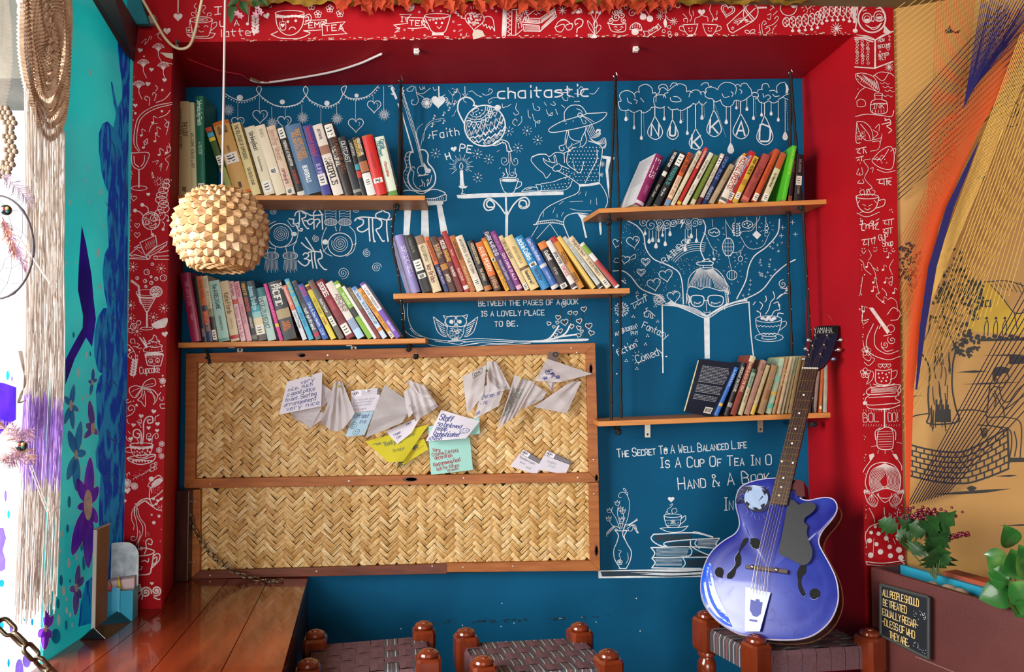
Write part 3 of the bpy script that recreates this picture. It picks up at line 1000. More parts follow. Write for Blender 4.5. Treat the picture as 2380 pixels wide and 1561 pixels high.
k.c(2, '248 655 300 630 358 595', '262 652 275 685 285 655', '290 640 300 660 315 640 318 650', '330 615 335 645', '345 605 352 635', '300 630 285 600 300 595', '340 605 335 590 350 588')
k.c(2, '335 715 370 700 412 735', '345 705 340 735 365 740 372 715', '385 715 380 745 400 748', '395 725 392 750', '360 700 350 685 362 680')
for i in range(9):
 a = 2 * pi * i / 9
 k.l(1.2, f'{295 + 28 * cos(a):.0f} {1015 + 36 * sin(a):.0f} {295 + 38 * cos(a):.0f} {1015 + 46 * sin(a):.0f}')
for x, y in ((265, 735), (157, 770), (285, 795), (430, 768), (285, 898), (348, 922), (218, 1032), (290, 1085), (292, 575), (362, 865), (205, 490), (413, 665)):
 k.dots(4, f'{x} {y - 5} {x - 7} {y + 6} {x + 7} {y + 6}')
k.dots(5, '130 932 155 1122 488 1006')
k.l(1.4, '480 1005 494 1008')
for x, y, r, n in ((187, 690, 52, 8), (438, 625, 40, 8)):
 for i in range(n):
  a = 2 * pi * i / n
  ca, sa = cos(a), sin(a)
  k.c(1.6, f'{x + r * .15 * ca:.0f} {y + r * .15 * sa:.0f} {x + r * .9 * ca - r * .22 * sa:.0f} {y + r * .9 * sa + r * .22 * ca:.0f} {x + r * .75 * ca:.0f} {y + r * .75 * sa:.0f} {x + r * .9 * ca + r * .22 * sa:.0f} {y + r * .9 * sa - r * .22 * ca:.0f} {x + r * .15 * ca:.0f} {y + r * .15 * sa:.0f}')
art(k, 'painted_words')
k = WI().T(*C4)
k.el(2, 1175, 755, 88, 22)
k.c(2, '1088 765 1095 810 1125 860 1180 872 1230 860 1255 800 1262 760', '1258 775 1290 770 1292 795 1250 830', '1140 868 1130 885 1180 892 1225 882 1215 866')
k.el(1.8, 1178, 878, 95, 28)
for x, y in ((1135, 750), (1175, 745), (1212, 750), (1160, 758), (1195, 760)):
 k.el(0, x, y, 16, 10)
k.l(1.6, '1098 795 1110 805 1122 797 1134 807 1146 799 1158 809 1170 801 1182 809 1194 801 1206 809 1218 799 1230 805 1242 795 1252 800', '1130 855 1142 848 1154 860 1166 850 1178 862 1190 850 1202 860 1214 848 1225 855')
k.c(2.4, '1095 700 1120 715 1118 740', '1115 640 1135 660 1120 690', '1155 600 1160 625 1150 640', '1205 570 1215 610 1190 640 1175 690 1155 720', '1240 655 1250 690 1215 700 1190 740', '1210 650 1235 640 1250 665', '1070 660 1085 640', '1230 620 1260 590 1315 580', '1235 740 1240 715 1275 720')
k.spiral(2, 1270, 520, 30, 1.6, 60).spiral(2, 1300, 548, 18, 1.4).c(2.4, '1255 545 1300 560 1230 620')
art(k, 'painted_cup_with_marshmallows')
k = WI().T(*C4)
for x, y in ((1335, 105), (1355, 185), (1260, 195), (1270, 140)):
 k.burst(1.3, x, y, 2, 14, 4)
art(k, 'painted_sparkles')
k = WI().T(*C6)
for t, x, y, h, wd, an in (('The Secret To A Well Balanced Life', 158, 238, 54, 880, -4.2), ('Is A Cup Of Tea In O', 442, 308, 66, 745, -1.6), ('Hand & A Book', 570, 455, 80, 610, -5), ('In', 870, 592, 84, 78, 0)):
 q = wd / (text_width(t, h, 1.0, 1.2) * .86)
 k.text(t, x, y, h, 2.6 if h < 60 else 3.0, an, 1.25 * q, q, small=True, jit=.02)
k.heart(0, 486, 188, 12)
art(k, 'painted_proverb')
k = WI().T(*C6)
k.c(2.6, '140 725 165 760 155 810 135 860 140 920 178 985', '225 728 205 770 225 820 252 870 245 930 218 985', '140 725 180 732 225 728', '200 720 195 760 215 800', '170 985 215 985')
k.c(1.4, '165 860 185 870 170 890 180 920 165 940', '228 880 232 920 218 950')
k.flower(1.6, 175, 942, 18, 5)
k.c(1.4, '175 720 150 650 120 600 130 570', '185 715 160 620 165 560', '190 715 200 640 190 590', '200 715 230 640 240 540 215 480 180 475 165 500 185 510', '160 725 120 690 100 650', '220 700 260 680 290 650', '180 720 140 700 90 740 88 770', '225 715 275 690 295 745', '205 720 215 690 240 690 262 700 258 728 235 732 230 712', '175 715 165 690 185 680 205 690')
for x, y in ((158, 545), (105, 595), (195, 600), (100, 650), (190, 655), (180, 585)):
 k.c(1.3, f'{x - 18} {y - 14} {x - 12} {y + 10} {x} {y + 16} {x + 12} {y + 10} {x + 18} {y - 14} {x + 7} {y} {x} {y - 18} {x - 7} {y} {x - 18} {y - 14}')
for x, y, a in ((208, 455, 40), (222, 480, 60)):
 k.el(1.4, x, y, 12, 6, rot=a)
for i in range(7):
 k.el(1.1, 240 + i * 8, 690 - i * 5, 8, 3, rot=-60 + i * 8).el(1.1, 265 + i * 5, 695 + i * 8, 8, 3, rot=20).el(1.1, 135 - i * 7, 705 + i * 7, 8, 3, rot=70)
art(k, 'painted_vase')
k = WI().T(*C6)
k.heart(0, 520, 520, 22)
for a in ('500 620 495 590 520 570 530 550 510 560', '530 620 525 590 550 580 560 600 545 610', '490 600 485 620 510 615'):
 k.c(1.5, a)
k.el(2, 530, 630, 58, 12)
k.c(2.2, '472 632 480 670 500 705 570 705 585 660 590 630', '588 650 615 630 615 660 580 690', '445 715 490 735 545 742 600 730 635 698', '445 715 500 710 580 708 635 698')
k.l(1.3, '480 662 585 658', '490 695 578 692')
k.flower(1.3, 532, 672, 14, 5)
k.dots(3, '500 680 515 684 550 682 566 678')
k.c(3.4, '402 755 660 745 800 775', '402 755 385 780 405 808 450 832 495 838', '495 838 470 822 500 805 660 790 845 782', '845 782 820 820 848 848', '660 745 690 740 800 772', '385 845 640 838 830 850', '640 838 660 870 620 905 395 912', '385 845 410 880 395 912', '395 912 800 908', '600 915 615 950 595 980', '390 915 412 945 390 980', '390 980 720 985', '650 800 660 840 760 890 795 892', '690 795 680 820 710 850')
for i in range(6):
 k.c(1.2, f'{420} {855 + i * 9} {520} {850 + i * 9} {640 - i * 3} {850 + i * 9}', f'{415} {922 + i * 9} {500} {920 + i * 9} {592} {922 + i * 9}', f'{700} {795 + i * 8} {770} {793 + i * 8} {830} {795 + i * 8}')
art(k, 'painted_books_and_cup')
kb = Ink(lambda x, y: PY(x, y, YB - .0014)).T(*C6)
kb.fill('412 765 650 755 660 785 500 800 420 800', '505 815 640 805 650 832 510 836', '625 925 760 915 740 975 625 975', '660 880 720 878 790 898 660 905', smooth=False)
art(kb, 'painted_book_covers', mat('dark_teal_paint', '0a2c3e', .6))
k = WI().T(*C6)
k.fill('30 998 740 985 900 985 900 1040 32 1050', smooth=False)
art(k, 'painted_ledge')
kb = Ink(lambda x, y: PY(x, y, YB - .0014)).T(*C6)
kb.c(3, '50 1010 300 1006 560 1012 740 1002', '60 1034 300 1030 520 1036 740 1026')
kb.fill('50 1012 230 1010 400 1020 240 1030 54 1034', smooth=False)
art(kb, 'painted_ledge_grain', MATS['dark_teal_paint'])
kb = Ink(lambda x, y: PY(x, y, YB - .0014)).T(660, 1360, 2.833)
for i in range(70):
 x = random.gauss(1500, 330)
 y = 238 - (x - 1200) * .035 + random.gauss(0, 7)
 kb.l(random.uniform(.8, 2.6), f'{x:.0f} {y:.0f} {x + random.uniform(4, 26):.0f} {y + random.uniform(-2, 2):.0f}')
art(kb, 'wall_scuffs', mat('dark_scuff', '0a2436', .8))
k = WI().T(660, 1360, 2.833)
k.dots(4, '2320 85 1435 118 1963 210 2055 240 1175 262 1430 270 1515 248 770 285 2345 300')
k.l(2, '1810 218 1828 217')
art(k, 'paint_chips')
# ================================================================= WHITE PAINTINGS ON THE RED FRAME
def bandF(x, y):
 return PY(x, y, -.0012)
def bart(ink, name, m=rwhite):
 return ink.build(name, m, wall_front)
def BI():
 k = Ink(bandF)
 k.wm = .7
 return k
T4, T5, T6, R7, R8 = (320, 0, 3.9667), (900, 0, 3.9667), (1480, 0, 3.71875), (1960, 60, 2.231), (1960, 720, 1.857)
L1, L5, L6, L7 = (0, 0, 3.0024), (280, 380, 4.107), (270, 740, 4.107), (270, 1060, 4.336)
k = BI().T(*T4)
k.l(1.6, '378 0 374 125').heart(0, 372, 155, 42).heart(0, 271, 287, 32)
k.c(2.2, '480 185 500 260 515 325 600 335 660 320 690 180', '690 215 725 205 725 240 665 290')
k.el(2, 585, 182, 102, 28).el(1.4, 585, 182, 60, 14).el(1.4, 580, 182, 30, 6)
k.c(2.6, '455 318 500 345 600 352 680 348 715 310', '455 318 520 330', '660 300 715 308')
k.c(1.8, '535 250 550 235 568 248', '612 248 630 235 650 248', '562 280 585 295 612 285')
k.l(1.6, '480 190 475 250', '447 255 495 255 500 300 452 302 447 255').heart(0, 472, 280, 12)
for a in ('540 30 520 60 545 85 535 105 570 125', '590 60 615 50 625 75 600 100 620 125', '560 60 590 75 565 95', '545 150 530 120 500 115 498 140 515 145', '640 150 645 125 675 120 675 145 658 145'):
 k.c(1.7, a)
bart(k, 'painted_smiling_cup')
k = BI().T(*T4)
k.l(3.2, '710 65 775 60', '742 62 740 132', '712 135 765 128')
k.text('U A', 760, 245, 52, 2.8, -3, 1.6, 1.3)
k.text('latte', 760, 340, 66, 2.8, -3, .95, 1.35)
bart(k, 'painted_latte_lettering')
k = BI().T(*T4)
k.c(2, '1080 50 1090 130 1075 200 1090 260 1075 325', '1150 50 1200 40 1235 55 1225 70 1205 60')
for i in range(6):
 for sx in (-1, 1):
  y = 150 + i * 28
  x = 1082 + (i % 2) * 4
  k.fill(f'{x} {y + 18} {x + sx * 14} {y - 8} {x + sx * 36} {y - 8} {x + sx * 26} {y + 14}')
k.fill('1065 328 1072 285 1095 260 1098 290')
k.heart(0, 1188, 145, 30, -20).el(0, 1012, 220, 14, 14).l(1.4, '1030 60 1020 205')
bart(k, 'painted_leaf_sprig')
k = BI().T(*T4)
k.el(2.4, 1402, 122, 134, 26)
k.c(2.8, '1270 125 1285 230 1330 300 1400 325 1470 300 1520 230 1535 120', '1540 150 1580 130 1602 165 1580 210 1535 225', '1545 165 1572 155 1575 185 1545 205')
k.c(2.8, '1230 318 1310 350 1400 356 1510 348 1590 305 1530 285', '1230 318 1290 290')
for i in range(8):
 k.el(0, 1290 + i * 33, 152 + 4 * sin(i), 20, 12)
k.dots(13, '1385 200 1457 192')
k.c(3, '1395 272 1412 252 1440 252 1455 268')
k.l(1.6, '1335 168 1340 205').c(2, '1308 205 1360 202 1362 270 1320 272 1308 205').heart(0, 1336, 232, 20)
bart(k, 'painted_sad_cup')
k = BI().T(*T4)
k.c(2.4, '1545 190 1640 185 1740 182', '1530 282 1620 280 1692 275')
k.l(2.6, '1700 222 1912 200 1860 258 1930 310 1705 326 1700 222', '1700 222 1742 182 1742 215')
k.text('EMP', 1578, 258, 50, 3, -3, 1.1, 1.2)
k.text('TEA', 1728, 288, 52, 3, -4, 1.2, 1.25)
for x, y, r in ((1602, 55, 36), (1772, 80, 34), (1662, 130, 34), (1866, 125, 34)):
 k.flower(2, x, y, r)
bart(k, 'painted_banner_lettering')
k = BI().T(*T5)
k.l(2.4, '115 135 225 130 190 165', '60 230 190 215 180 160', '185 160 335 165 330 185', '190 260 260 262 370 250', '60 230 115 265 70 300')
k.text('IV', 118, 200, 46, 2.6, 2, 1.1, 1.2)
k.text('TEA', 205, 232, 46, 3, 3, 1.1, 1.25)
for i in range(14):
 k.l(1.2, f'{75 + i * 3} {235 + (i * 29) % 60} {82 + i * 3} {240 + (i * 29) % 60}')
k.el(2.2, 460, 145, 115, 20)
k.c(2.8, '340 150 375 220 420 295 520 300 555 240 585 135', '370 215 330 185 320 215 380 270')
k.fill('415 300 520 298 522 325 412 327', smooth=False)
k.dots(11, '450 212 505 212').c(2.2, '460 245 480 262 500 240')
for i in range(5):
 k.spiral(1.5, 395 + i * 32, 182 - i * 4, 14, 1.5, 30)
k.flower(2, 205, 60, 44, 9)
bart(k, 'painted_happy_cup')
k = BI().T(*T5)
k.heart(2.6, 805, 190, 90, 5)
for i in range(34):
 a, b = random.uniform(0, 6.28), random.random() ** .5
 x, y = 805 + 66 * b * cos(a), 175 + 62 * b * sin(a)
 k.spiral(1.6, x, y, 10, 1.4, i * 50)
k.c(2.4, '725 110 700 75 650 70 600 85 640 110 620 120 660 130 650 145 690 150 680 165 715 170', '885 165 930 150 970 170 985 230 990 285 965 245 950 270 940 240 920 258 910 225 890 240 880 215')
for x, y, u, v in ((770, 60, 775, 85), (800, 55, 795, 80), (830, 85, 865, 65), (860, 110, 920, 95), (650, 230, 680, 228), (660, 290, 690, 272), (725, 335, 735, 305)):
 k.l(2, f'{x} {y} {u} {v}')
for x, y in ((295, 112), (420, 98), (495, 102), (560, 100), (610, 200), (1005, 105), (970, 78), (155, 350), (235, 275), (345, 325), (560, 345), (680, 320), (70, 330), (620, 285), (160, 275), (320, 55), (375, 65)):
 k.el(1.5, x, y, 8, n=8)
bart(k, 'painted_winged_heart')
k = BI().T(*T5)
k.c(2.6, '1070 40 1065 180 1060 330 1090 332 1100 200 1102 60 1075 40', '1075 40 1130 30 1170 35')
k.fill('1068 80 1098 80 1090 330 1062 330', smooth=False)
k.l(2, '1110 90 1138 110 1108 130 1138 150 1108 170 1138 190 1108 210 1138 230 1108 250 1138 270 1108 290 1138 310 1110 328')
k.l(2.4, '1150 85 1145 325 1185 325 1190 90 1150 85', '1190 90 1280 60', '1185 325 1250 270')
k.text('LOVE', 1200, 145, 40, 2, -6, .9, .8)
k.text('READ', 1200, 200, 40, 2, -6, .9, .8)
k.text('IT', 1202, 258, 44, 2, -6, .9, .8)
k.l(2.6, '1285 150 1420 50 1530 48 1540 80 1408 170 1260 168 1285 150', '1260 168 1250 205 1400 218 1408 170', '1408 210 1550 105 1540 80', '1250 225 1262 288 1410 290 1560 155 1548 110', '1250 225 1400 235 1410 290')
k.l(2, '1400 90 1420 105 1430 85 1450 100', '1355 125 1375 138 1390 118 1410 130')
for i in range(5):
 k.l(1.4, f'{1270} {178 + i * 8} {1395} {186 + i * 7}', f'{1420} {178 + i * 9} {1538} {92 + i * 9}', f'{1268} {238 + i * 10} {1398} {246 + i * 9}', f'{1422} {250 + i * 8} {1546} {130 + i * 8}')
bart(k, 'painted_books')
k = BI().T(*T5)
k.c(2.4, '1545 255 1610 225 1635 235 1610 290 1570 290 1545 255', '1640 235 1705 215 1700 265 1660 275 1640 235', '1545 255 1580 200 1640 185 1680 205', '1700 225 1640 180 1600 180')
k.c(3.4, '1735 230 1732 190 1770 172 1805 195 1790 240 1755 262 1748 300', '1740 225 1758 215').dots(11, '1748 328')
k.burst(2, 1615, 95, 6, 36, 8, 16)
k.c(1.8, '1700 130 1730 110 1760 118', '1720 125 1740 90 1770 110', '1760 110 1775 75 1795 110', '1770 110 1790 90 1795 120', '1700 115 1725 105')
k.fill('1740 108 1775 100 1785 118 1750 125')
bart(k, 'painted_glasses')
k = BI().T(*T5)
k.c(2, '1915 330 1910 240 1915 180 1925 100 1925 40', '1915 210 1890 150 1865 115', '1918 200 1945 150 1965 125', '1925 70 1900 40', '1925 70 1950 45', '1925 80 1890 60')
k.c(2, '1905 310 1860 250 1848 190 1890 240 1910 300', '1925 310 1930 250 1960 230 1970 260 1930 310', '1918 260 1900 220 1925 190 1935 230 1918 260')
k.fill('1855 130 1870 95 1890 120', '1880 120 1895 90 1905 120', '1945 130 1965 100 1970 130', '1925 125 1935 95 1950 115')
k.spiral(2, 1880, 325, 24, 1.6).fill('1880 350 1910 310 1935 345')
for x, y, r in ((2060, 190, 30), (2110, 160, 40), (2165, 140, 36), (2180, 190, 28), (2105, 115, 28), (2150, 100, 26)):
 k.spiral(2.4, x, y, r, 1.7, x)
k.c(2.6, '2040 220 2070 285 2150 295 2195 280 2200 215', '2030 215 2110 228 2200 218')
k.c(2.2, '2090 250 2110 245 2120 255', '2150 250 2165 245 2175 255', '2100 268 2130 280 2160 265')
k.c(2.4, '2235 275 2250 235 2290 210 2330 225 2345 275 2300 265 2235 275')
k.el(0, 2285, 295, 34, 30)
for i in range(4):
 k.l(2, f'{2260 + i * 22} 255 {2268 + i * 18} 220')
k.el(2, 2200, 70, 14).spiral(2, 2260, 120, 40, 1.6, 90).el(0, 2360, 155, 30)
k.l(1.8, '2290 60 2350 140')
bart(k, 'painted_flower_and_cupcake')
k = BI().T(*T6)
k.el(0, 50, 148, 24).el(0, 113, 162, 28)
k.c(2, '0 75 30 90 50 128', '30 35 80 90 110 138', '0 205 30 215 45 262 0 262')
k.el(2, 168, 52, 24).el(2, 355, 48, 20)
k.c(2, '240 45 245 110 250 170 240 235', '248 130 270 165 300 180 320 170', '240 110 200 100 180 80', '260 115 255 80 280 55 300 70 285 85')
k.fill('230 200 245 160 262 200 252 240')
for x, y in ((200, 140), (320, 185)):
 k.burst(1.6, x, y, 6, 34, 9)
k.l(2.2, '95 270 170 225 185 260 115 300 95 270', '95 270 55 270 70 295 60 310 95 320 115 300', '170 225 185 205 195 225 212 235 185 260')
k.text('toffee', 112, 280, 26, 1.6, -28, .8, .8)
for x, y in ((280, 235), (233, 270), (282, 283), (343, 297), (288, 310)):
 k.el(1.8, x, y, 14, n=9)
for x0, sx in ((465, 1), (632, -1)):
 f = lambda x: x0 + sx * x
 k.l(2.4, f'{f(-68)} 215 {f(62)} 208 {f(45)} 270 {f(25)} 300 {f(-25)} 302 {f(-48)} 270 {f(-68)} 215')
 k.c(2.2, f'{f(-62)} 228 {f(-92)} 228 {f(-95)} 255 {f(-50)} 275')
 k.fill(f'{f(-22)} 300 {f(22)} 300 {f(22)} 314 {f(-22)} 316', smooth=False)
 k.dots(6, f'{f(-15)} 245 {f(12)} 243').c(1.8, f'{f(-15)} 265 {f(0)} 272 {f(14)} 262')
k.heart(0, 560, 105, 32)
for a in ('460 185 475 150 455 110 462 40', '500 200 505 160 540 145 560 130', '615 185 612 150 580 140 565 130', '655 185 660 150 630 90 640 40', '680 165 695 150 690 175 660 165 650 190', '400 120 420 140 440 170 435 195', '490 135 485 95', '695 95 690 130', '410 190 405 165 430 160'):
 k.c(2, a)
k.heart(3, 785, 92, 60, 12).heart(1.8, 785, 90, 42, 12)
bart(k, 'painted_cherries_and_teacups')
k = BI().T(*T6)
k.l(3, '780 215 940 65', '828 285 1010 180', '780 215 800 268 828 285')
k.el(3, 985, 110, 62, 78, rot=20)
k.l(3, '920 45 940 100 1000 175', '930 40 955 95 1018 165', '1040 62 1122 62', '870 215 1025 70', '1040 72 1122 68')
k.l(1.6, '840 180 900 155 960 170', '835 200 900 172 980 185')
for x, y in ((828, 240), (860, 190), (900, 180), (950, 180)):
 k.spiral(1.6, x, y, 16, 1.4)
k.el(2.2, 955, 275, 22, 13, rot=20).el(2.2, 1000, 272, 24, 14, rot=-30)
for a in ('1060 210 1060 250 1075 295', '1090 290 1080 220 1100 180 1120 200 1100 215', '1110 250 1140 235 1150 260 1120 285', '1120 230 1180 210 1225 160 1210 140 1190 165', '1130 130 1160 120 1150 170 1130 160', '1175 290 1180 250 1210 215', '1130 30 1155 45 1190 70', '1150 90 1180 60 1160 15', '1180 130 1215 95', '1180 40 1190 20 1175 10'):
 k.c(2, a)
k.c(2.6, '1310 25 1260 30 1240 70 1260 115 1310 135 1360 115 1385 60 1365 20 1330 20 1310 25')
k.el(0, 1358, 46, 26, 24)
k.heart(2, 1480, 52, 30, 8).burst(1.6, 1480, 52, 42, 60, 11)
k.burst(2, 1725, 245, 12, 48, 11, 22)
bart(k, 'painted_glass_and_heart')
k = BI().T(*T6)
xs = [(1290, 190, 28, 40), (1345, 190, 28, 48), (1400, 188, 26, 50), (1455, 175, 28, 56), (1510, 170, 28, 56), (1560, 155, 26, 56), (1600, 120, 26, 54), (1640, 90, 28, 62), (1690, 85, 28, 62), (1735, 90, 26, 55), (1785, 85, 30, 58), (1835, 90, 26, 66), (1880, 90, 28, 70)]
for i, (x, y, rx, ry) in enumerate(xs):
 k.el(2.8, x, y, rx, ry, 0, 360, 8, n=16)
 for j in range(4):
  k.el(1.8, x - 6 + (j % 2) * 14, y - 28 + j * 18, 6, n=7)
 if i > 0:
  k.l(3, f'{x} {y + ry - 4} {x + 4} {y + ry + 22}')
  k.el(0, x + 2, y + ry + 28, 15, 12)
for r in range(5):
 k.c(2.4, f'{1920 - r * 12} {40 + r * 6} {1890 - r * 6} {110} {1905 - r * 8} {190 - r * 4}')
k.el(5, 2032, 160, 118, 120, n=32)
k.el(2.6, 1990, 155, 40, 42).el(2.6, 2095, 140, 46, 45).el(2, 1990, 165, 26, 28).el(2, 2095, 150, 28, 30)
k.fill('1968 165 2012 160 2005 185 1975 186', '2072 145 2118 140 2112 165 2080 168', smooth=False)
k.c(3, '1980 215 2020 238 2070 235 2115 200', '2000 225 2040 255 2085 240 2110 205', '2030 145 2045 140', '2030 180 2045 185 2048 175', '1955 95 1985 85', '2070 75 2100 72')
for i in range(14):
 k.spiral(1.9, 1950 + i * 11, 50 - 30 * sin(i / 13 * pi) + (i % 3) * 6, 13, 1.5, i * 60)
k.el(0, 1888, 265, 22, 18).l(4, '1900 190 1890 255').fill('2130 280 2140 215 2180 262 2210 280 2150 290', smooth=False)
bart(k, 'painted_caterpillar')
k = BI().T(0, 0, 1)
for i in range(170):
 x = random.uniform(560, 1980)
 y = 98 - (x - 400) * 18 / 1590 - 2 + random.uniform(-5, 3)
 k.l(random.uniform(1, 3), f'{x:.0f} {y:.1f} {x + random.uniform(1, 8):.0f} {y + random.uniform(-1, 1):.1f}')
k.fill('1098 80 1100 72 1110 68 1122 72 1127 84 1108 90 1100 92', '372 122 402 124 402 137 388 134', '375 142 400 148 402 150 386 147', smooth=False)
for i in range(60):
 y = random.uniform(100, 1290)
 k.dots(random.uniform(.7, 1.6), f'{1991 + (y - 90) * .019 + random.uniform(-1, 3):.0f} {y:.0f}')
for i in range(60):
 y = random.uniform(160, 1290)
 k.dots(random.uniform(.7, 1.6), f'{312 - (y - 90) * .024 + random.uniform(-1, 3):.0f} {y:.0f}')
bart(k, 'worn_paint', mat('bare_plaster', 'c9b8a6', .8))
k = BI().T(*T6)
k.l(5.5, '2060 345 2060 590')
k.l(4, '1885 325 1960 322 2060 345 2215 270', '1885 578 2055 590 2215 530', '1885 340 1960 335 2040 360')
k.c(2, '1900 300 1980 315 2040 340', '1920 305 1990 310 2050 335', '2080 330 2140 295 2180 295')
for i in range(26):
 x, y = 1900 + (i * 47) % 140, 355 + (i * 31) % 215
 k.el(1.5, x, y, 11, n=8)
for t, x, y, h, w in (('HOW', 2088, 365, 26, 62), ('2', 2180, 350, 38, 24), ('BECOME', 2088, 418, 26, 120), ('A', 2098, 455, 20, 18), ('BUTTER', 2092, 492, 24, 100), ('-FLY', 2090, 525, 26, 75)):
 q = w / text_width(t, h)
 k.text(t, x, y, h, 1.8, -10, q, q)
k.heart(1.6, 2172, 420, 15)
k.burst(2, 2180, 580, 14, 36, 10).el(0, 2180, 580, 12)
bart(k, 'painted_open_book_lettering')
k = BI().T(*R7)
k.c(2, '62 250 100 245 150 260 175 290 185 340 150 330 100 310 70 280 62 250')
for i in range(9):
 k.c(1.4, f'{75 + i * 12} {255 + i * 4} {95 + i * 10} {280 + i * 5} {90 + i * 11} {290 + i * 5}', f'{100 + i * 8} {252 + i * 5} {120 + i * 7} {275 + i * 7}')
k.l(1.8, '70 255 180 345')
k.el(1.8, 182, 355, 22, 7).l(2.2, '162 358 165 380 200 380 202 358')
k.c(2.4, '165 382 145 395 142 440 165 455 210 455 228 440 225 395 200 382', '140 410 185 402 228 405')
k.text('INK', 152, 428, 26, 2, 0, .95, 1)
for i in range(5):
 k.l(1.5, f'{150 + i * 15} 435 {152 + i * 15} 450')
k.c(2, '155 260 190 240 240 245 262 260', '165 258 205 285 235 245', '62 380 85 340 112 320', '70 390 90 380 112 390 112 415 75 418 70 390')
for y, x in ((295, 190), (315, 205), (335, 215), (360, 205)):
 k.c(1.5, f'{x} {y} {x + 15} {y + 6} {x + 25} {y - 2} {x + 40} {y + 8} {x + 50} {y + 4}')
k.c(2.4, '64 470 120 458 200 465 250 470 262 440')
bart(k, 'painted_ink_bottle')
k = BI().T(*R7)
k.c(2, '70 495 110 500 145 535 152 590 110 590 80 540 70 495', '70 500 66 600 90 605', '90 510 130 560 140 590')
for i in range(40):
 k.dots(2.2, f'{70 + random.random() * 45:.0f} {545 + random.random() * 45:.0f}')
k.c(1.8, '155 540 180 560 150 590 195 580 200 560', '165 530 185 510 185 545', '150 600 190 600 180 640 140 650', '200 575 190 610')
k.c(3, '215 490 240 485 245 510 225 520 250 540 235 555', '200 510 245 500', '225 490 215 480')
k.c(2.6, '66 640 118 628', '85 640 72 655 90 662', '104 632 104 660', '66 685 105 675', '80 690 72 700', '95 680 95 700', '110 640 120 660')
k.c(2.2, '148 695 190 650 240 625 262 655 260 720 240 745 190 735 155 710 148 695', '245 650 270 635 268 665', '150 690 200 690 235 640')
k.c(1.4, '160 695 175 680 185 690 200 670 212 678 225 655', '175 700 190 690')
k.dots(3, '195 700 215 692 200 710 225 710').c(2, '175 745 220 760 270 750')
k.c(1.8, '140 690 105 700 130 740 110 790 150 840 120 850 130 880', '80 740 70 770 100 770 95 735', '140 740 155 735 150 760', '85 800 75 815 105 815 100 795')
k.c(2.8, '172 798 250 788', '190 800 185 815 205 818', '210 795 212 825', '225 795 225 825', '225 805 245 805 232 815 248 825')
k.el(2.4, 124, 885, 58, 12)
k.c(2.6, '66 890 80 940 110 965 140 965 170 940 185 890', '184 905 214 900 210 930 170 945')
k.c(2, '70 970 120 990 188 965', '85 970 100 962', '100 925 115 932', '130 935 150 925', '110 945 125 955 140 945', '85 905 75 920', '160 905 172 918')
k.c(1.8, '95 880 85 860 105 850 110 880', '120 880 130 850 140 870', '150 880 165 860 150 850')
bart(k, 'painted_pouring_cups')
k = BI().T(*R7)
k.c(2.8, '90 1015 100 1010 95 1055 110 1060', '85 1030 115 1025', '118 1030 118 1050', '118 1035 130 1030 135 1050', '155 1015 155 1055', '160 1035 180 1020 165 1050 185 1055', '170 1010 185 1000')
k.el(2.4, 142, 1030, 8).el(2, 150, 1018, 8)
k.c(2.4, '205 1010 262 1000', '218 1012 212 1025 228 1028', '236 1006 236 1032', '250 1004 250 1032', '205 1055 255 1045', '215 1058 208 1070 225 1070', '232 1052 232 1078', '246 1050 246 1075', '95 1110 160 1100', '110 1112 105 1135 122 1130', '130 1106 130 1138', '145 1105 150 1130', '150 1105 165 1095 160 1130')
k.fit('GUP', 186, 1112, 28, 2, 56, -8)
k.fit('Shup', 204, 1144, 30, 2, 64, -6)
k.dots(3, '98 1155 110 1155 160 1150 172 1150 210 1155 225 1155 258 1155 240 955 250 952 255 965')
k.c(1.6, '95 1165 105 1180 118 1165', '155 1165 165 1170 175 1160', '208 1165 218 1172 228 1165', '250 1160 258 1172 268 1165', '130 1160 145 1190 130 1215', '85 1210 105 1230 110 1260 145 1290', '140 1230 165 1280 170 1320 185 1390', '150 1250 180 1270 175 1250', '260 1210 240 1250 255 1290')
for x, y in ((155, 1330), (205, 1265), (230, 1200), (150, 1375), (120, 1250), (205, 1430), (260, 1385), (215, 1330), (105, 1480)):
 k.el(0, x, y, 7, 5)
 k.c(1.5, f'{x + 6} {y} {x + 6} {y - 25} {x + 20} {y - 18}')
k.c(1.8, '240 1310 255 1300 250 1345 235 1330 255 1325', '200 1360 220 1380 225 1400', '190 1380 170 1400 215 1440', '230 1420 250 1410 275 1430 280 1480', '100 1300 95 1340 85 1400', '95 1450 100 1500 95 1530', '110 1530 130 1520')
k.dots(4, '100 1455 85 1468 110 1290')
bart(k, 'painted_song_words')
k = BI().T(*R8)
k.fill('110 -10 128 -10 200 90 190 105', smooth=False)
k.c(2.4, '205 45 235 40 245 10 215 -10 190 20', '150 70 135 110 140 160 190 190 240 175', '130 60 100 130 115 185 190 215 245 200', '165 60 155 80')
k.el(2, 205, 80, 16).l(2.4, '175 112 208 105')
k.spiral(2, 210, 130, 20, 1.6).spiral(2, 180, 150, 18, 1.6).c(2, '165 160 185 178 215 172')
k.c(1.8, '85 135 90 170 85 200 110 220 120 200 100 180', '85 260 110 290 100 320 125 300 130 270 110 260', '90 225 110 240 135 215 125 205', '80 20 85 60 105 50', '85 45 110 42', '115 320 125 340')
k.flower(1.6, 100, 178, 20).flower(1.6, 95, 272, 22)
bart(k, 'painted_ukulele')
k = BI().T(*R8)
for x in (160, 178, 196):
 k.heart(1.8, x, 240, 10)
k.c(2.6, '140 258 143 315 200 318 208 255', '208 265 232 262 225 290 203 300', '140 258 175 262 208 255', '130 320 175 330 222 318')
k.dots(4, '152 275 168 272 185 278 198 270 155 292 172 295 190 290 165 308 185 306')
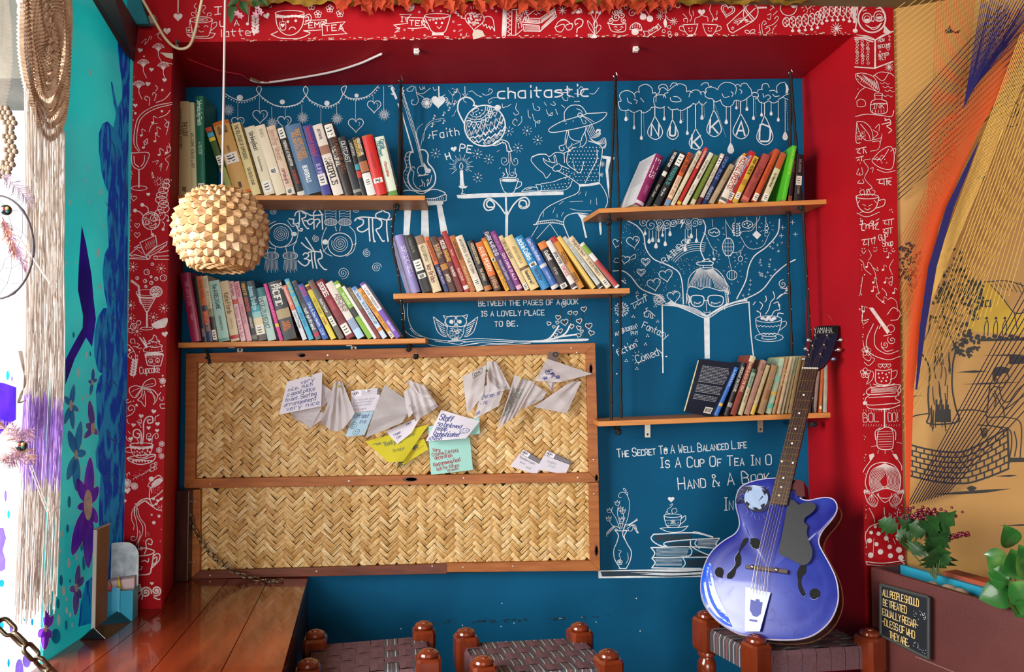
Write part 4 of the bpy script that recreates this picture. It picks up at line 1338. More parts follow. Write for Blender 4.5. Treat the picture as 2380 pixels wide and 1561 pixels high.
k.c(2.6, '115 335 240 322 235 345 240 370', '115 335 100 350 115 365 225 358', '115 365 95 385 110 410 230 402', '110 378 225 372', '100 395 112 425 200 425 245 410', '240 330 248 350 225 380 245 395 222 405')
for i in range(5):
 k.c(1.4, f'{120} {340 + i * 4} {170} {338 + i * 4} {232} {330 + i * 5}')
k.el(0, 92, 402, 8)
k.fit('BOL', 86, 484, 38, 2.2, 78, -2)
k.fit('DO!', 194, 482, 38, 2.2, 52, -2)
for i in range(15):
 k.l(1, f'{88 + i * 11} {437 + i % 2 * 2} {86 + i * 11} 430', f'{88 + i * 11} 494 {86 + i * 11} 502')
k.l(4, '178 425 178 505').l(2.4, '155 430 200 428')
k.c(2.8, '150 520 145 580 160 600 205 600 215 580 212 520 185 505 150 520', '140 560 138 525 160 508', '225 560 225 525 205 508')
for i in range(7):
 k.l(1.3, f'152 {525 + i * 11} 210 {523 + i * 11}')
for a in ('120 590 145 585', '230 570 250 575', '152 605 148 618', '180 603 180 620', '205 602 215 615'):
 k.l(1.6, a)
k.fill('110 625 130 618 135 630 115 650', '210 620 228 622 238 640 230 648', smooth=False)
k.c(2.4, '125 640 95 680 85 700', '232 640 250 670 252 690')
bart(k, 'painted_microphone')
k = BI().T(*R8)
k.c(2.8, '105 780 95 740 115 680 160 658 215 668 245 710 245 760 235 790')
for i in range(10):
 k.c(1.7, f'{180} {662} {125 + i * 6} {690 + i * 2} {112 + i * 5} {740} {125 + i * 6} {790 - i * 2}', f'{178} {662} {232 - i * 5} {690 + i * 2} {245 - i * 6} {745} {228 - i * 5} {785 - i * 2}')
k.c(2, '120 790 180 770 235 785', '150 790 160 810 200 810 210 790', '145 795 180 830 220 795', '165 770 178 762 195 770')
for sx in (95, 255):
 s2 = 1 if sx < 150 else -1
 k.c(2, f'{sx + s2 * 25} 790 {sx - s2 * 5} 780 {sx} 800 {sx + s2 * 10} 830 {sx + s2 * 40} 850 {sx + s2 * 55} 820 {sx + s2 * 30} 790')
 for i in range(5):
  k.c(1.3, f'{sx + s2 * 28} 795 {sx + s2 * (10 + i * 8)} 820 {sx + s2 * (30 + i * 5)} 845', f'{sx - s2 * 5} {775 + i * 3} {sx + s2 * 20} {780 + i * 4}')
k.c(2.4, '112 855 130 890 135 915', '176 853 178 885', '235 850 232 890', '130 925 160 920 210 922', '100 1010 95 970 115 935 150 922')
for x, y, r in ((120, 960, 8), (138, 935, 7), (152, 965, 9), (185, 985, 10), (113, 995, 11), (143, 1010, 9), (200, 1022, 10), (240, 1035, 13), (160, 1043, 12), (118, 1058, 12), (203, 1060, 11), (248, 1068, 12), (235, 985, 9)):
 k.el(0, x, y, r)
k.c(1.6, '132 985 128 1060', '185 965 195 1000', '215 985 225 1010')
k.c(3, '98 1085 150 1092 200 1090 262 1080', '102 1098 160 1102 262 1098', '98 1085 102 1098', '252 1085 265 1095')
bart(k, 'painted_dancing_girl')
k = BI().T(*L1)
k.l(1.6, '1240 0 1240 90')
for x, y, r, q in ((1165, 215, 26, 0), (978, 350, 18, 10), (1057, 485, 16, 5), (1032, 585, 18, 10), (1148, 558, 16, 5), (945, 735, 15, 0), (1035, 1355, 14, 0)):
 k.heart(0, x, y, r, q)
k.dots(9, '1172 285 1133 628 945 790 1130 775').dots(6, '1005 393')
for x, y in ((1105, 350), (1000, 460), (1140, 480), (970, 610)):
 for i in range(9):
  a = radians(-150 + i * 15)
  k.c(1.5, f'{x} {y + 10} {x + 20 * cos(a):.0f} {y + 22 * sin(a):.0f} {x + 42 * cos(a):.0f} {y + 42 * sin(a):.0f}')
  k.dots(4.5, f'{x + 44 * cos(a):.0f} {y + 44 * sin(a):.0f}')
 k.c(2, f'{x} {y + 10} {x + 2} {y + 40} {x + 22} {y + 82}')
k.c(1.5, '985 300 1020 270 1010 310 1030 290 1045 255 1060 260 1050 275', '1090 240 1130 215 1100 250 1125 280')
k.c(2.2, '1085 595 1100 615 1085 635', '1090 715 1150 690 1190 645', '1040 735 1045 690 1020 670 1010 690 1025 700', '1078 700 1090 660 1070 645 1065 662', '1110 820 1160 800 1185 770')
k.c(2.4, '1200 715 1080 740 980 800 945 880 935 1000 970 1060', '1200 728 1080 760 990 820 960 900 955 1000 975 1050')
for x, y in ((1065, 855), (1090, 930), (1080, 985), (1000, 1030), (1110, 1080), (985, 945), (1160, 1065)):
 k.el(0, x, y, 10, 7)
 k.c(2, f'{x + 9} {y} {x + 6} {y - 45} {x + 32} {y - 30}')
k.c(1.8, '1150 830 1175 860 1165 890 1150 870 1180 850 1160 940', '1040 920 1060 870 1100 860', '1150 1080 1190 1050 1180 1000', '1160 1190 1175 1140 1155 1110 1190 1080', '1065 1130 1105 1120 1090 1145', '1120 1190 1130 1140 1115 1160 1130 1165', '1010 980 1030 970 1020 1010 1000 990', '1060 1200 1075 1235 1060 1240')
k.c(2.4, '918 1068 1035 1065 1030 1120 1000 1170 970 1182 935 1165 920 1130 918 1068', '935 1090 940 1140 970 1165', '1010 1085 1005 1130 985 1160')
k.l(4, '970 1182 970 1305').el(2, 972, 1312, 55, 16)
bart(k, 'painted_wine_glass')
k = BI().T(*L5)
for x, y, rx, ry in ((462, 170, 26, 22), (435, 210, 34, 26), (410, 255, 46, 32), (395, 300, 52, 32), (390, 345, 56, 34), (410, 385, 48, 34), (410, 430, 56, 40), (375, 490, 54, 52)):
 k.el(2.4, min(x, 440), y, rx, ry, n=14)
 k.dots(5.5, f'{x - 20} {y - 5} {x + 5} {y + 3} {x + 22} {y - 12} {x} {y - 15}')
k.el(3, 292, 545, 84, 84)
k.el(2.2, 250, 555, 32, 30).el(2.2, 320, 520, 34, 32).el(2, 255, 560, 16).el(2, 325, 526, 16)
k.c(2.4, '275 598 310 590 340 570 330 605 290 612 275 598', '225 520 250 510', '300 492 330 488', '290 565 298 575', '250 490 280 478 310 480')
k.c(2.6, '220 500 190 465 150 448', '265 465 260 420 215 395').el(0, 140, 448, 18).el(0, 208, 394, 18)
k.c(2.4, '400 555 422 580 405 625', '440 490 460 510 455 545', '298 628 295 655 308 672').el(0, 408, 628, 15, 12).el(0, 455, 545, 14, 10).el(0, 306, 676, 14)
k.heart(1.8, 160, 590, 24).heart(1.8, 160, 680, 28).heart(1.6, 128, 330, 28, 8).heart(0, 265, 292, 18)
k.l(2.6, '75 880 140 870 250 895 265 915 75 905', '75 880 165 800 205 805', '185 755 335 685 350 780 250 870', '185 755 235 870', '130 805 180 775', '240 880 340 800 445 745 440 775 350 850 275 885', '325 885 460 880', '325 912 462 915', '265 915 290 890', '370 850 460 830')
for i in range(5):
 k.c(1.4, f'{240 + i * 20} {755 - i * 8} {250 + i * 18} {775 - i * 8} {240 + i * 20} {795 - i * 7} {252 + i * 17} {820 - i * 8}')
k.el(2, 265, 895, 18).el(2, 335, 898, 18)
k.l(1.4, '100 890 230 900', '150 810 215 860', '270 870 420 780')
k.dots(4, '100 790 108 640 95 500 455 140')
k.c(1.6, '335 175 372 140 388 185 360 200 350 180', '305 80 300 110 318 135')
k.burst(1.3, 362, 170, 36, 46, 11)
bart(k, 'painted_bookworm')
k = BI().T(*L5)
for x, y, r in ((250, 1035, 26), (410, 1090, 30), (342, 1100, 16), (305, 960, 13), (292, 1080, 10), (235, 1120, 16), (294, 1138, 16), (242, 1172, 11), (160, 1092, 14)):
 k.el(2.2, x, y, r).c(1.4, f'{x} {y - r * .5} {x + r * .5} {y} {x + r * .2} {y + r * .4}')
k.el(2, 250, 1230, 100, 28)
k.l(3, '152 1235 242 1410', '352 1245 262 1410').l(5, '252 1410 255 1550')
k.l(3, '105 1110 178 1165 195 1340', '100 1122 168 1172 185 1320')
k.el(3, 340, 1222, 58, 50).el(1.6, 340, 1222, 46, 40)
for i in range(8):
 a = 2 * pi * i / 8
 k.fill(f'{340 + 8 * cos(a):.0f} {1222 + 8 * sin(a):.0f} {340 + 36 * cos(a - .3):.0f} {1222 + 32 * sin(a - .3):.0f} {340 + 40 * cos(a):.0f} {1222 + 36 * sin(a):.0f} {340 + 36 * cos(a + .3):.0f} {1222 + 32 * sin(a + .3):.0f}', smooth=False)
for i in range(6):
 k.c(1.8, f'{185 + i * 10} {1285 + i * 20} {225} {1280 + i * 20} {250} {1292 + i * 18} {318 - i * 9} {1280 + i * 20}')
k.fill('190 1270 320 1275 322 1290 195 1285', smooth=False)
for x, y in ((120, 985), (388, 1000), (97, 1352), (412, 1380), (315, 1465), (97, 1475)):
 k.star(x, y, 22).burst(1.5, x, y, 28, 46, 9)
k.fill('300 1530 440 1470 443 1530 420 1555 340 1575', smooth=True)
bart(k, 'painted_cocktail')
k = BI().T(*L6)
k.el(2.2, 292, 95, 58, 14).l(5, '293 -10 292 85')
k.c(2.6, '340 45 400 85 460 80 485 40 488 0').c(1.6, '355 45 405 72 455 68 472 35')
for a in ('405 60 385 30', '420 60 420 15', '440 58 450 10'):
 k.l(3, a)
k.el(2, 165, 72, 32, 26, rot=-40).c(2, '140 90 110 105 125 130 155 135 150 105', '190 50 205 20 235 30 225 60 195 60')
k.l(1.6, '150 60 175 95', '160 50 188 80')
k.star(200, 122, 22).burst(1.6, 200, 122, 28, 46, 9).heart(0, 465, 148, 30, -10)
k.c(2.6, '360 155 385 175 390 200 415 215 410 240 440 260 430 290 445 310 400 318 300 320 262 310 270 280 295 275 290 245 325 235 310 215 345 195 360 155', '330 215 380 225 410 215', '300 265 370 275 430 265')
k.fill('215 175 285 280 300 262 230 178', '252 178 280 240 292 232 265 180', smooth=False)
k.fill('272 335 300 325 400 322 450 332 445 350 280 358', smooth=False)
k.c(3, '275 345 300 445', '452 345 425 450', '300 445 360 452 425 450')
k.el(2.2, 330, 405, 20).el(2.2, 396, 400, 20).dots(8, '332 410 395 406').c(1.6, '355 430 365 434 375 428')
k.dots(4, '330 260 350 262 380 255 400 270 340 295 370 300 400 298 320 300 345 230 385 235')
for i in range(10):
 k.l(1.4, f'{290 + i * 15} 362 {291 + i * 15} 375')
k.fit('Cupcake', 228, 528, 64, 2.6, 222, -5)
bart(k, 'painted_cupcake')
k = BI().T(*L6)
k.c(2.2, '90 235 130 260 170 310 185 380 165 560', '165 265 205 270 225 245', '180 240 175 200 145 195 135 225 155 235', '170 310 130 330 115 355 140 380 150 355', '185 350 205 350 200 370', '190 270 230 290')
k.dots(14, '128 300').dots(6, '238 282 222 318 205 240')
for i in range(6):
 for sx in (-1, 1):
  x, y = 180 - i * 4, 395 + i * 27
  k.fill(f'{x} {y + 14} {x + sx * 10} {y - 10} {x + sx * 32} {y - 10} {x + sx * 20} {y + 14}')
k.c(2.6, '245 655 280 600 350 570 375 600 365 640 250 662', '245 655 180 640 125 670 145 735 190 750 245 670', '255 670 330 690 370 780 355 820', '265 668 350 680 400 730 425 705', '355 820 385 780 400 730', '250 675 240 740 205 775 240 795 275 840 280 760 270 690')
k.c(1.6, '250 655 300 630 355 620', '240 660 180 680 150 700', '245 665 200 720 185 740', '260 720 255 770', '300 690 350 720 380 760')
k.flower(2, 445, 595, 28, 7).dots(9, '430 648 458 640 445 545').dots(6, '410 575')
k.c(2.4, '95 935 150 910 180 860 150 825 115 850 130 880 155 865', '450 745 445 780 415 770 420 750', '465 815 420 820 430 855 465 855', '135 795 105 805 95 785 115 770')
k.star(195, 825, 20).dots(6, '140 792 165 788')
bart(k, 'painted_bow')
k = BI().T(*L6)
for x, y, r, q in ((358, 885, 24, 10), (238, 930, 24, 10), (165, 1015, 22, 8), (395, 1005, 22, 0), (310, 1042, 20, 0), (390, 1068, 20, 0), (140, 1148, 24, -10), (318, 1155, 20, 0)):
 k.heart(0, x, y, r, q)
k.c(4, '250 1195 262 1100 262 1000 290 945 340 935 350 985 310 1000 300 970 325 965', '235 1195 240 1100 210 1058 170 1070 165 1120 210 1140 225 1105 200 1095')
k.c(2.2, '290 1150 295 1105 325 1095 330 1120 310 1125', '340 1195 350 1120 390 1095 402 1130 380 1145 372 1120', '200 980 220 1010 240 1040', '210 970 240 965 235 1000 215 985', '410 918 375 940 370 975', '105 960 110 990 128 1005', '95 1125 110 1160 145 1180', '200 1150 215 1180 200 1195', '115 1075 135 1100')
k.el(2.6, 242, 1205, 112, 20)
k.c(2.8, '132 1210 160 1290 210 1325 270 1325 325 1290 352 1205', '140 1225 95 1235 95 1270 160 1280')
k.fill('140 1222 240 1232 345 1220 340 1245 320 1236 300 1250 280 1240 260 1254 240 1242 220 1254 200 1240 180 1250 160 1238 145 1245', smooth=False)
k.dots(9, '175 1275 200 1268 225 1280 250 1270 275 1282 300 1262 320 1275 205 1300 235 1305 265 1302 290 1295')
k.c(3, '102 1330 180 1310 300 1300 375 1300 350 1360 270 1388 200 1388 130 1360 102 1330', '110 1335 240 1345 370 1308')
for i in range(7):
 k.fill(f'{150 + i * 28} 1352 {165 + i * 28} 1375 {180 + i * 28} 1350', smooth=False)
for x, y in ((435, 1195), (410, 1255), (432, 1312)):
 k.flower(1.8, x, y, 26, 6)
for x, y in ((350, 1400), (345, 1440)):
 k.el(1.8, x, y, 26, 16, rot=-30).el(1.8, x + 28, y - 15, 14)
for i in range(20):
 k.dots(2.4, f'{random.uniform(160, 290):.0f} {random.uniform(1440, 1540):.0f}')
bart(k, 'painted_steaming_teacup')
k = BI().T(*L7)
k.flower(2.6, 108, 270, 42, 7).flower(2, 185, 300, 34, 8).heart(0, 112, 345, 34, -8).heart(0, 76, 450, 28, 10)
k.c(1.8, '95 180 110 185 108 210', '108 185 130 160 138 185')
for i in range(22):
 a = i * 9
 k.l(1.4, f'{170 + a * .9:.0f} {225 - a * .45 + random.uniform(-14, 14):.0f} {178 + a * .9:.0f} {222 - a * .45:.0f}')
k.c(2.8, '318 300 345 255 410 200 440 195 470 230', '318 300 345 315 360 360', '345 315 420 290 470 240', '355 285 400 240 440 225', '342 310 335 380 340 440 372 500 400 530 460 550', '345 430 420 390 470 340', '372 500 420 460 470 410')
k.el(0, 355, 228, 26, 24)
k.fill('360 290 380 260 440 215 468 238 420 290 350 312', smooth=False)
for i in range(26):
 k.dots(3, f'{random.uniform(355, 465):.0f} {random.uniform(300, 380):.0f}')
for x, y in ((378, 430), (418, 445), (405, 480), (455, 430)):
 k.heart(0, x, y, 16)
for i in range(10):
 k.dots(4, f'{random.uniform(420, 462):.0f} {random.uniform(485, 535):.0f}')
k.c(4, '345 440 320 425 280 430 240 450 205 485', '372 510 320 470 290 450 250 470 215 500')
k.l(3, '192 478 215 500')
k.dots(4, '232 470 250 455 270 448 290 440 310 445 325 465 340 480')
k.c(2.2, '195 500 180 560 200 640 215 740 210 820 180 850 150 835 160 805 190 815', '205 505 210 600 265 700 262 780 230 850 225 930', '215 520 240 620 290 690 300 810', '190 500 160 560 158 640 180 690 175 740', '235 750 240 800 200 900', '190 530 182 600')
k.dots(11, '358 588').dots(16, '432 602').dots(19, '380 668')
k.c(3.4, '285 980 305 930 300 860 330 830 362 850 355 890 325 880')
k.c(4, '220 935 300 925 385 955 340 990 225 1005', '380 970 355 1130 330 1185 220 1195')
k.c(4, '370 1010 410 980 440 995 430 1050 385 1100 350 1130', '380 1030 410 1015 405 1060 375 1090')
k.c(3.4, '255 1060 290 1050 320 1065 330 1030', '225 1140 250 1140 262 1110')
k.dots(4, '238 1105')
k.spiral(3, 250, 925, 20, 1.4)
for x, y, r in ((300, 1370, 58), (405, 1355, 52), (225, 1330, 42)):
 k.spiral(5, x, y, r, 2.2, x, 1)
k.heart(0, 360, 1280, 20).dots(5, '445 855 455 735 280 850 320 770 330 790')
k.c(4, '220 1440 235 1400 260 1380', '260 1440 265 1410', '380 1420 420 1440 440 1440')
bart(k, 'painted_teapot_and_cup')
# ================================================================= BOOKSHELVES AND BOOKS
shelfm = mat('shelf_board', 'd08a48', .45, col2='b8743a', scale=9, stretch=(1.2, 14, 14), spec=.3, lo=.3, hi=.75)
SY = .218                     # front edge of the shelves
class Shelf:
 def __init__(s, name, label, p0, p1, th, ends, yf=SY):
  """p0, p1: photo pixels of the front top edge; th: thickness in pixels"""
  s.yf = yf
  s.a, s.b = PY(*p0, yf), PY(*p1, yf)
  s.u = (s.b - s.a).normalized()
  s.w = VY.cross(s.u) * -1
  if s.w.z < 0:
   s.w = -s.w
  t = th / FPX * (yf + 2.5)
  m = MB()
  a, b = s.a, s.b
  e0, e1 = ends            # how far the back corners run out sideways (m)
  A2, B2 = a + VY * (YB - .002 - yf) + s.u * e0, b + VY * (YB - .002 - yf) + s.u * e1
  dn = -s.w * t
  m.hexa(a + dn, b + dn, b, a, A2 + dn, B2 + dn, B2, A2)
  s.o = m.build(name, shelfm, bevel=.0015)
  tag(s.o, label, 'shelf', 'wooden wall shelves')
  s.t = t
 def loc(s, px, py, y):
  p = PY(px, py, y) - s.a
  return p.dot(s.u), p.dot(s.w)
def overlap(P, Q, mg=.0004):
 for A in (P, Q):
  for i in range(len(A)):
   e = A[(i + 1) % len(A)] - A[i]
   n = Vector((-e.y, e.x))
   if n.length < 1e-9:
    continue
   n.normalize()
   p = [n.dot(q) for q in P]
   r = [n.dot(q) for q in Q]
   if max(p) < min(r) + mg and max(p) - mg < min(r) or max(r) - mg < min(p):
    return False
 return True
def quadp(b):
 th, t, h, x = b['th'], b['t'], b['h'], b['x']
 c, s_ = cos(th), sin(th)            # th>0: top leans to -x
 ex, ez = Vector((c, s_)), Vector((-s_, c))
 o = Vector((x, 0)) if th >= 0 else Vector((x, 0)) - ex * t
 return [o, o + ex * t, o + ex * t + ez * h, o + ez * h]
pagem = mat('book_pages', 'd9cba6', .8, col2='b9a980', scale=3, stretch=(120, 1, 1))
oldpage = mat('old_book_pages', 'b59a6a', .8, col2='8d744a', scale=3, stretch=(120, 1, 1))
labelm = mat('spine_label', 'e6e0d6', .6)
def cmat(h, old=False):
 if old:
  q = lin(h)
  d = '%02x%02x%02x' % tuple(max(0, int(int(h[i:i + 2], 16) * .84)) for i in (0, 2, 4))
  return mat('worn_cover_' + h, h, .7, col2=d, scale=30)
 return mat('book_cover_' + h, h, .38, bump=.05, bscale=300, spec=.4)
def inkmat(h):
 return mat('print_' + h, h, .5)
def make_book(sh, b, group, label):
 """builds one book: cover > spine_lettering, spine_band, spine_sticker; page_block"""
 y0 = b['y0']
 q = quadp(b)
 o3 = lambda p: sh.a + sh.u * p.x + sh.w * p.y
 base = o3(q[0])
 base = Vector((base.x, y0, base.z))
 ex = (o3(q[1]) - o3(q[0])).normalized()
 ez = (o3(q[3]) - o3(q[0])).normalized()
 ey = VY.copy()
 if b.get('yaw'):
  R = Matrix.Rotation(radians(b['yaw']), 3, VZ)
  ex, ey, ez = R @ ex, R @ ey, R @ ez
 t, h, d = b['t'], b['h'], b['d']
 R = Matrix((ex, ey, ez)).transposed()
 root = thing('book', label, 'book', base, group, R)
 W = lambda x, y, z: base + ex * x + ey * y + ez * z
 bt = min(.0016 if b.get('hard') else .0009, t * .12)
 old = b.get('old')
 m = MB()
 hx = lambda a, c: m.hexa(W(a[0], a[1], a[2]), W(c[0], a[1], a[2]), W(c[0], a[1], c[2]), W(a[0], a[1], c[2]), W(a[0], c[1], a[2]), W(c[0], c[1], a[2]), W(c[0], c[1], c[2]), W(a[0], c[1], c[2]))
 if not b.get('side'):
  hx((0, .0, 0), (bt, d, h))
 hx((t - bt, .0, 0), (t, d, h))
 n = 6
 bow = min(.004, t * .12) * (1.3 if b.get('hard') else .6)
 vs = []
 for z in (0, h):
  for i in range(n + 1):
   f = i / n
   vs.append(W(f * t, -bow * sin(pi * f) ** .7, z))
  for i in range(n + 1):
   vs.append(W((1 - i / n) * t, .0012, z))
 k = 2 * (n + 1)
 fs = [tuple(range(k)), tuple(range(2 * k - 1, k - 1, -1))] + [((i + 1) % k, i, k + i, k + (i + 1) % k) for i in range(k)]
 m.add(vs, fs)
 cov = m.build('cover', cmat(b['c'], old), root)
 if b.get('side'):
  m = MB()
  hx((0, .0, 0), (bt, d, h))
  bc = m.build('back_cover', cmat(b['side']), root)
  ik = Ink(lambda u, v: W(-.0004, d * (1 - u), h * (1 - v)), (0, 0, 0))
  for i in range(16):
   ik.rib([(.12, .06 + i * .034), (random.uniform(.7, .9), .06 + i * .034)], .009)
  ik.build('jacket_text', inkmat('8a8a90'), bc)
 m = MB()
 ins = .0 if not b.get('hard') else .003
 m.hexa(*[W(*p) for p in ((bt, .0013, ins + .0004), (t - bt, .0013, ins + .0004), (t - bt, .0013, h - ins - .0004), (bt, .0013, h - ins - .0004),
                             (bt, d - .001, ins + .0004), (t - bt, d - .001, ins + .0004), (t - bt, d - .001, h - ins - .0004), (bt, d - .001, h - ins - .0004))])
 m.build('page_block', oldpage if old else pagem, root)
 ys = lambda f: -bow * max(0, sin(pi * min(max(f, 0), 1))) ** .7
 def patch(f0, f1, x0, x1, off):
  mm = MB()
  nn = 5
  vv = []
  for z in (h * (1 - f0), h * (1 - f1)):
   for i in range(nn + 1):
    f = x0 + (x1 - x0) * i / nn
    vv.append(W(f * t, ys(f) - off, z))
  mm.add(vv, [(i, i + 1, nn + 2 + i, nn + 1 + i) for i in range(nn)])
  return mm
 for f0, f1, c in b.get('bands', ()):
  patch(f0, f1, .0, 1.0, .00025).build('spine_band', cmat(c), cov)
 for st in b.get('sticker', ()):
  patch(st[0], st[1], .1, .9, .0005).build('spine_sticker', labelm, cov)
  ik = Ink(lambda u, v: W(u * t, ys(u) - .0008, h * (1 - v)), (0, 0, 0))
  for i in range(3):
   fz = st[0] + (st[1] - st[0]) * (.25 + .25 * i)
   ik.rib([(.25, fz), (.4 + .1 * i, fz + .006), (.7, fz - .004)], .012 if i != 1 else .018)
  ik.build('sticker_print', inkmat('2a2a2a'), cov)
 if b.get('texts'):
  for (tx, f0, f1, col, sz, pos) in b['texts']:
   L = (f1 - f0) * h
   hh = sz * t
   wk = L / max(1e-6, text_width(tx, hh))
   if wk < .62:
    hh *= max(.62, wk / .62)
    wk = L / text_width(tx, hh)
   wk = min(wk, 1.5)
   zc = h * (1 - f0)
   xc = pos * t
   ik = Ink(lambda u, v: W(xc - v, ys((xc - v) / t) - .0007, zc - u), (0, 0, 0))
   ik.text(tx, 0, hh * .5, hh, hh * .16, 0, wk, wk)
   if ik.mb.v:
    ik.build('spine_lettering', inkmat(col), cov)
 return root
def fill_shelf(sh, books, T, group, sname, depth=.125):
 ox, oy, kk = T
 bs = []
 for e in books:
  tlx, tly, trx, blx, bly, brx, c, desc, short, texts = e[:10]
  o = dict(e[10]) if len(e) > 10 else {}
  y0 = sh.yf + .012 + random.uniform(0, .012) + o.get('dy', 0)
  X = lambda x, y: sh.loc(ox + x / kk, oy + y / kk, y0)
  tl, tr, bl, br = X(tlx, tly), X(trx, tly), X(blx, bly), X(brx, bly)
  th = atan2(bl[0] - tl[0], tl[1] - 0)
  t = .5 * ((tr[0] - tl[0]) + (br[0] - bl[0])) / cos(th)
  h = hypot(bl[0] - tl[0], max(.05, tl[1] if th >= 0 else tl[1] - 0))
  if th < 0:
   h = hypot(br[0] - tr[0], X(trx, o.get('try', tly + (trx - tlx) * .2))[1])
  tt = []
  for x in texts:
   tx, f0, f1, col = x[:4]
   tt.append((tx, f0, f1, col, x[4] if len(x) > 4 else .55, x[5] if len(x) > 5 else .5))
  bs.append(dict(th=th, t=t, t0=t, h=h, x=bl[0] if th >= 0 else br[0], c=c, desc=desc, short=short, texts=tt, y0=y0, d=o.pop('d', depth + random.uniform(-.006, .006)), **o))
 for i in range(len(bs) - 1):
  a, b = bs[i], bs[i + 1]
  for k in range(12):
   a['t'] *= 1.03
   if overlap(quadp(a), quadp(b)) or a['t'] > a['t0'] * 1.28:
    a['t'] /= 1.03
    break
  for k in range(400):
   if not overlap(quadp(a), quadp(b)):
    break
   if a['t'] > a['t0'] * .8:
    a['t'] *= .985
   else:
    b['x'] += .0006
 n = len(bs)
 for i, b in enumerate(bs):
  if i == 0:
   w = f'at the end before {bs[1]["short"]}'
  elif i == n - 1:
   w = f'at the end after {bs[-2]["short"]}'
  else:
   w = f'between {bs[i - 1]["short"]} and {bs[i + 1]["short"]}'
  make_book(sh, b, group, f'{b["desc"]} on the {sname} shelf, {w}')
K7, K8, K2, K3, K4 = (390, 200, 3.2526), (400, 620, 4.25), (890, 520, 3.9667), (1340, 160, 3.9033), (1380, 480, 2.8904)
WH, BK, RD, OR_, YE = 'f0ece4', '1a1613', 'a81c1c', 'd9742a', 'e0b23c'
shA = Shelf('wall_shelf', 'wooden shelf under the painted garland, partly behind the hanging lamp', (404, 453), (988, 454), 11, (-.002, .0))
shB = Shelf('wall_shelf', 'wooden shelf just above the bamboo pin board', (414, 796), (989, 785.5), 11.5, (-.002, .0))
shC = Shelf('wall_shelf', 'wooden shelf with lavender to cream books above the painted owl', (914, 682), (1464, 669), 12.5, (-.01, .0))
shD = Shelf('wall_shelf', 'wooden shelf with a slanted end under the painted clouds', (1392, 484), (1921, 463), 11, (-.035, -.01))
shE = Shelf('wall_shelf', 'wooden shelf behind the guitar neck, holding the oldest books', (1391, 979), (1938, 958), 12, (-.002, .0))
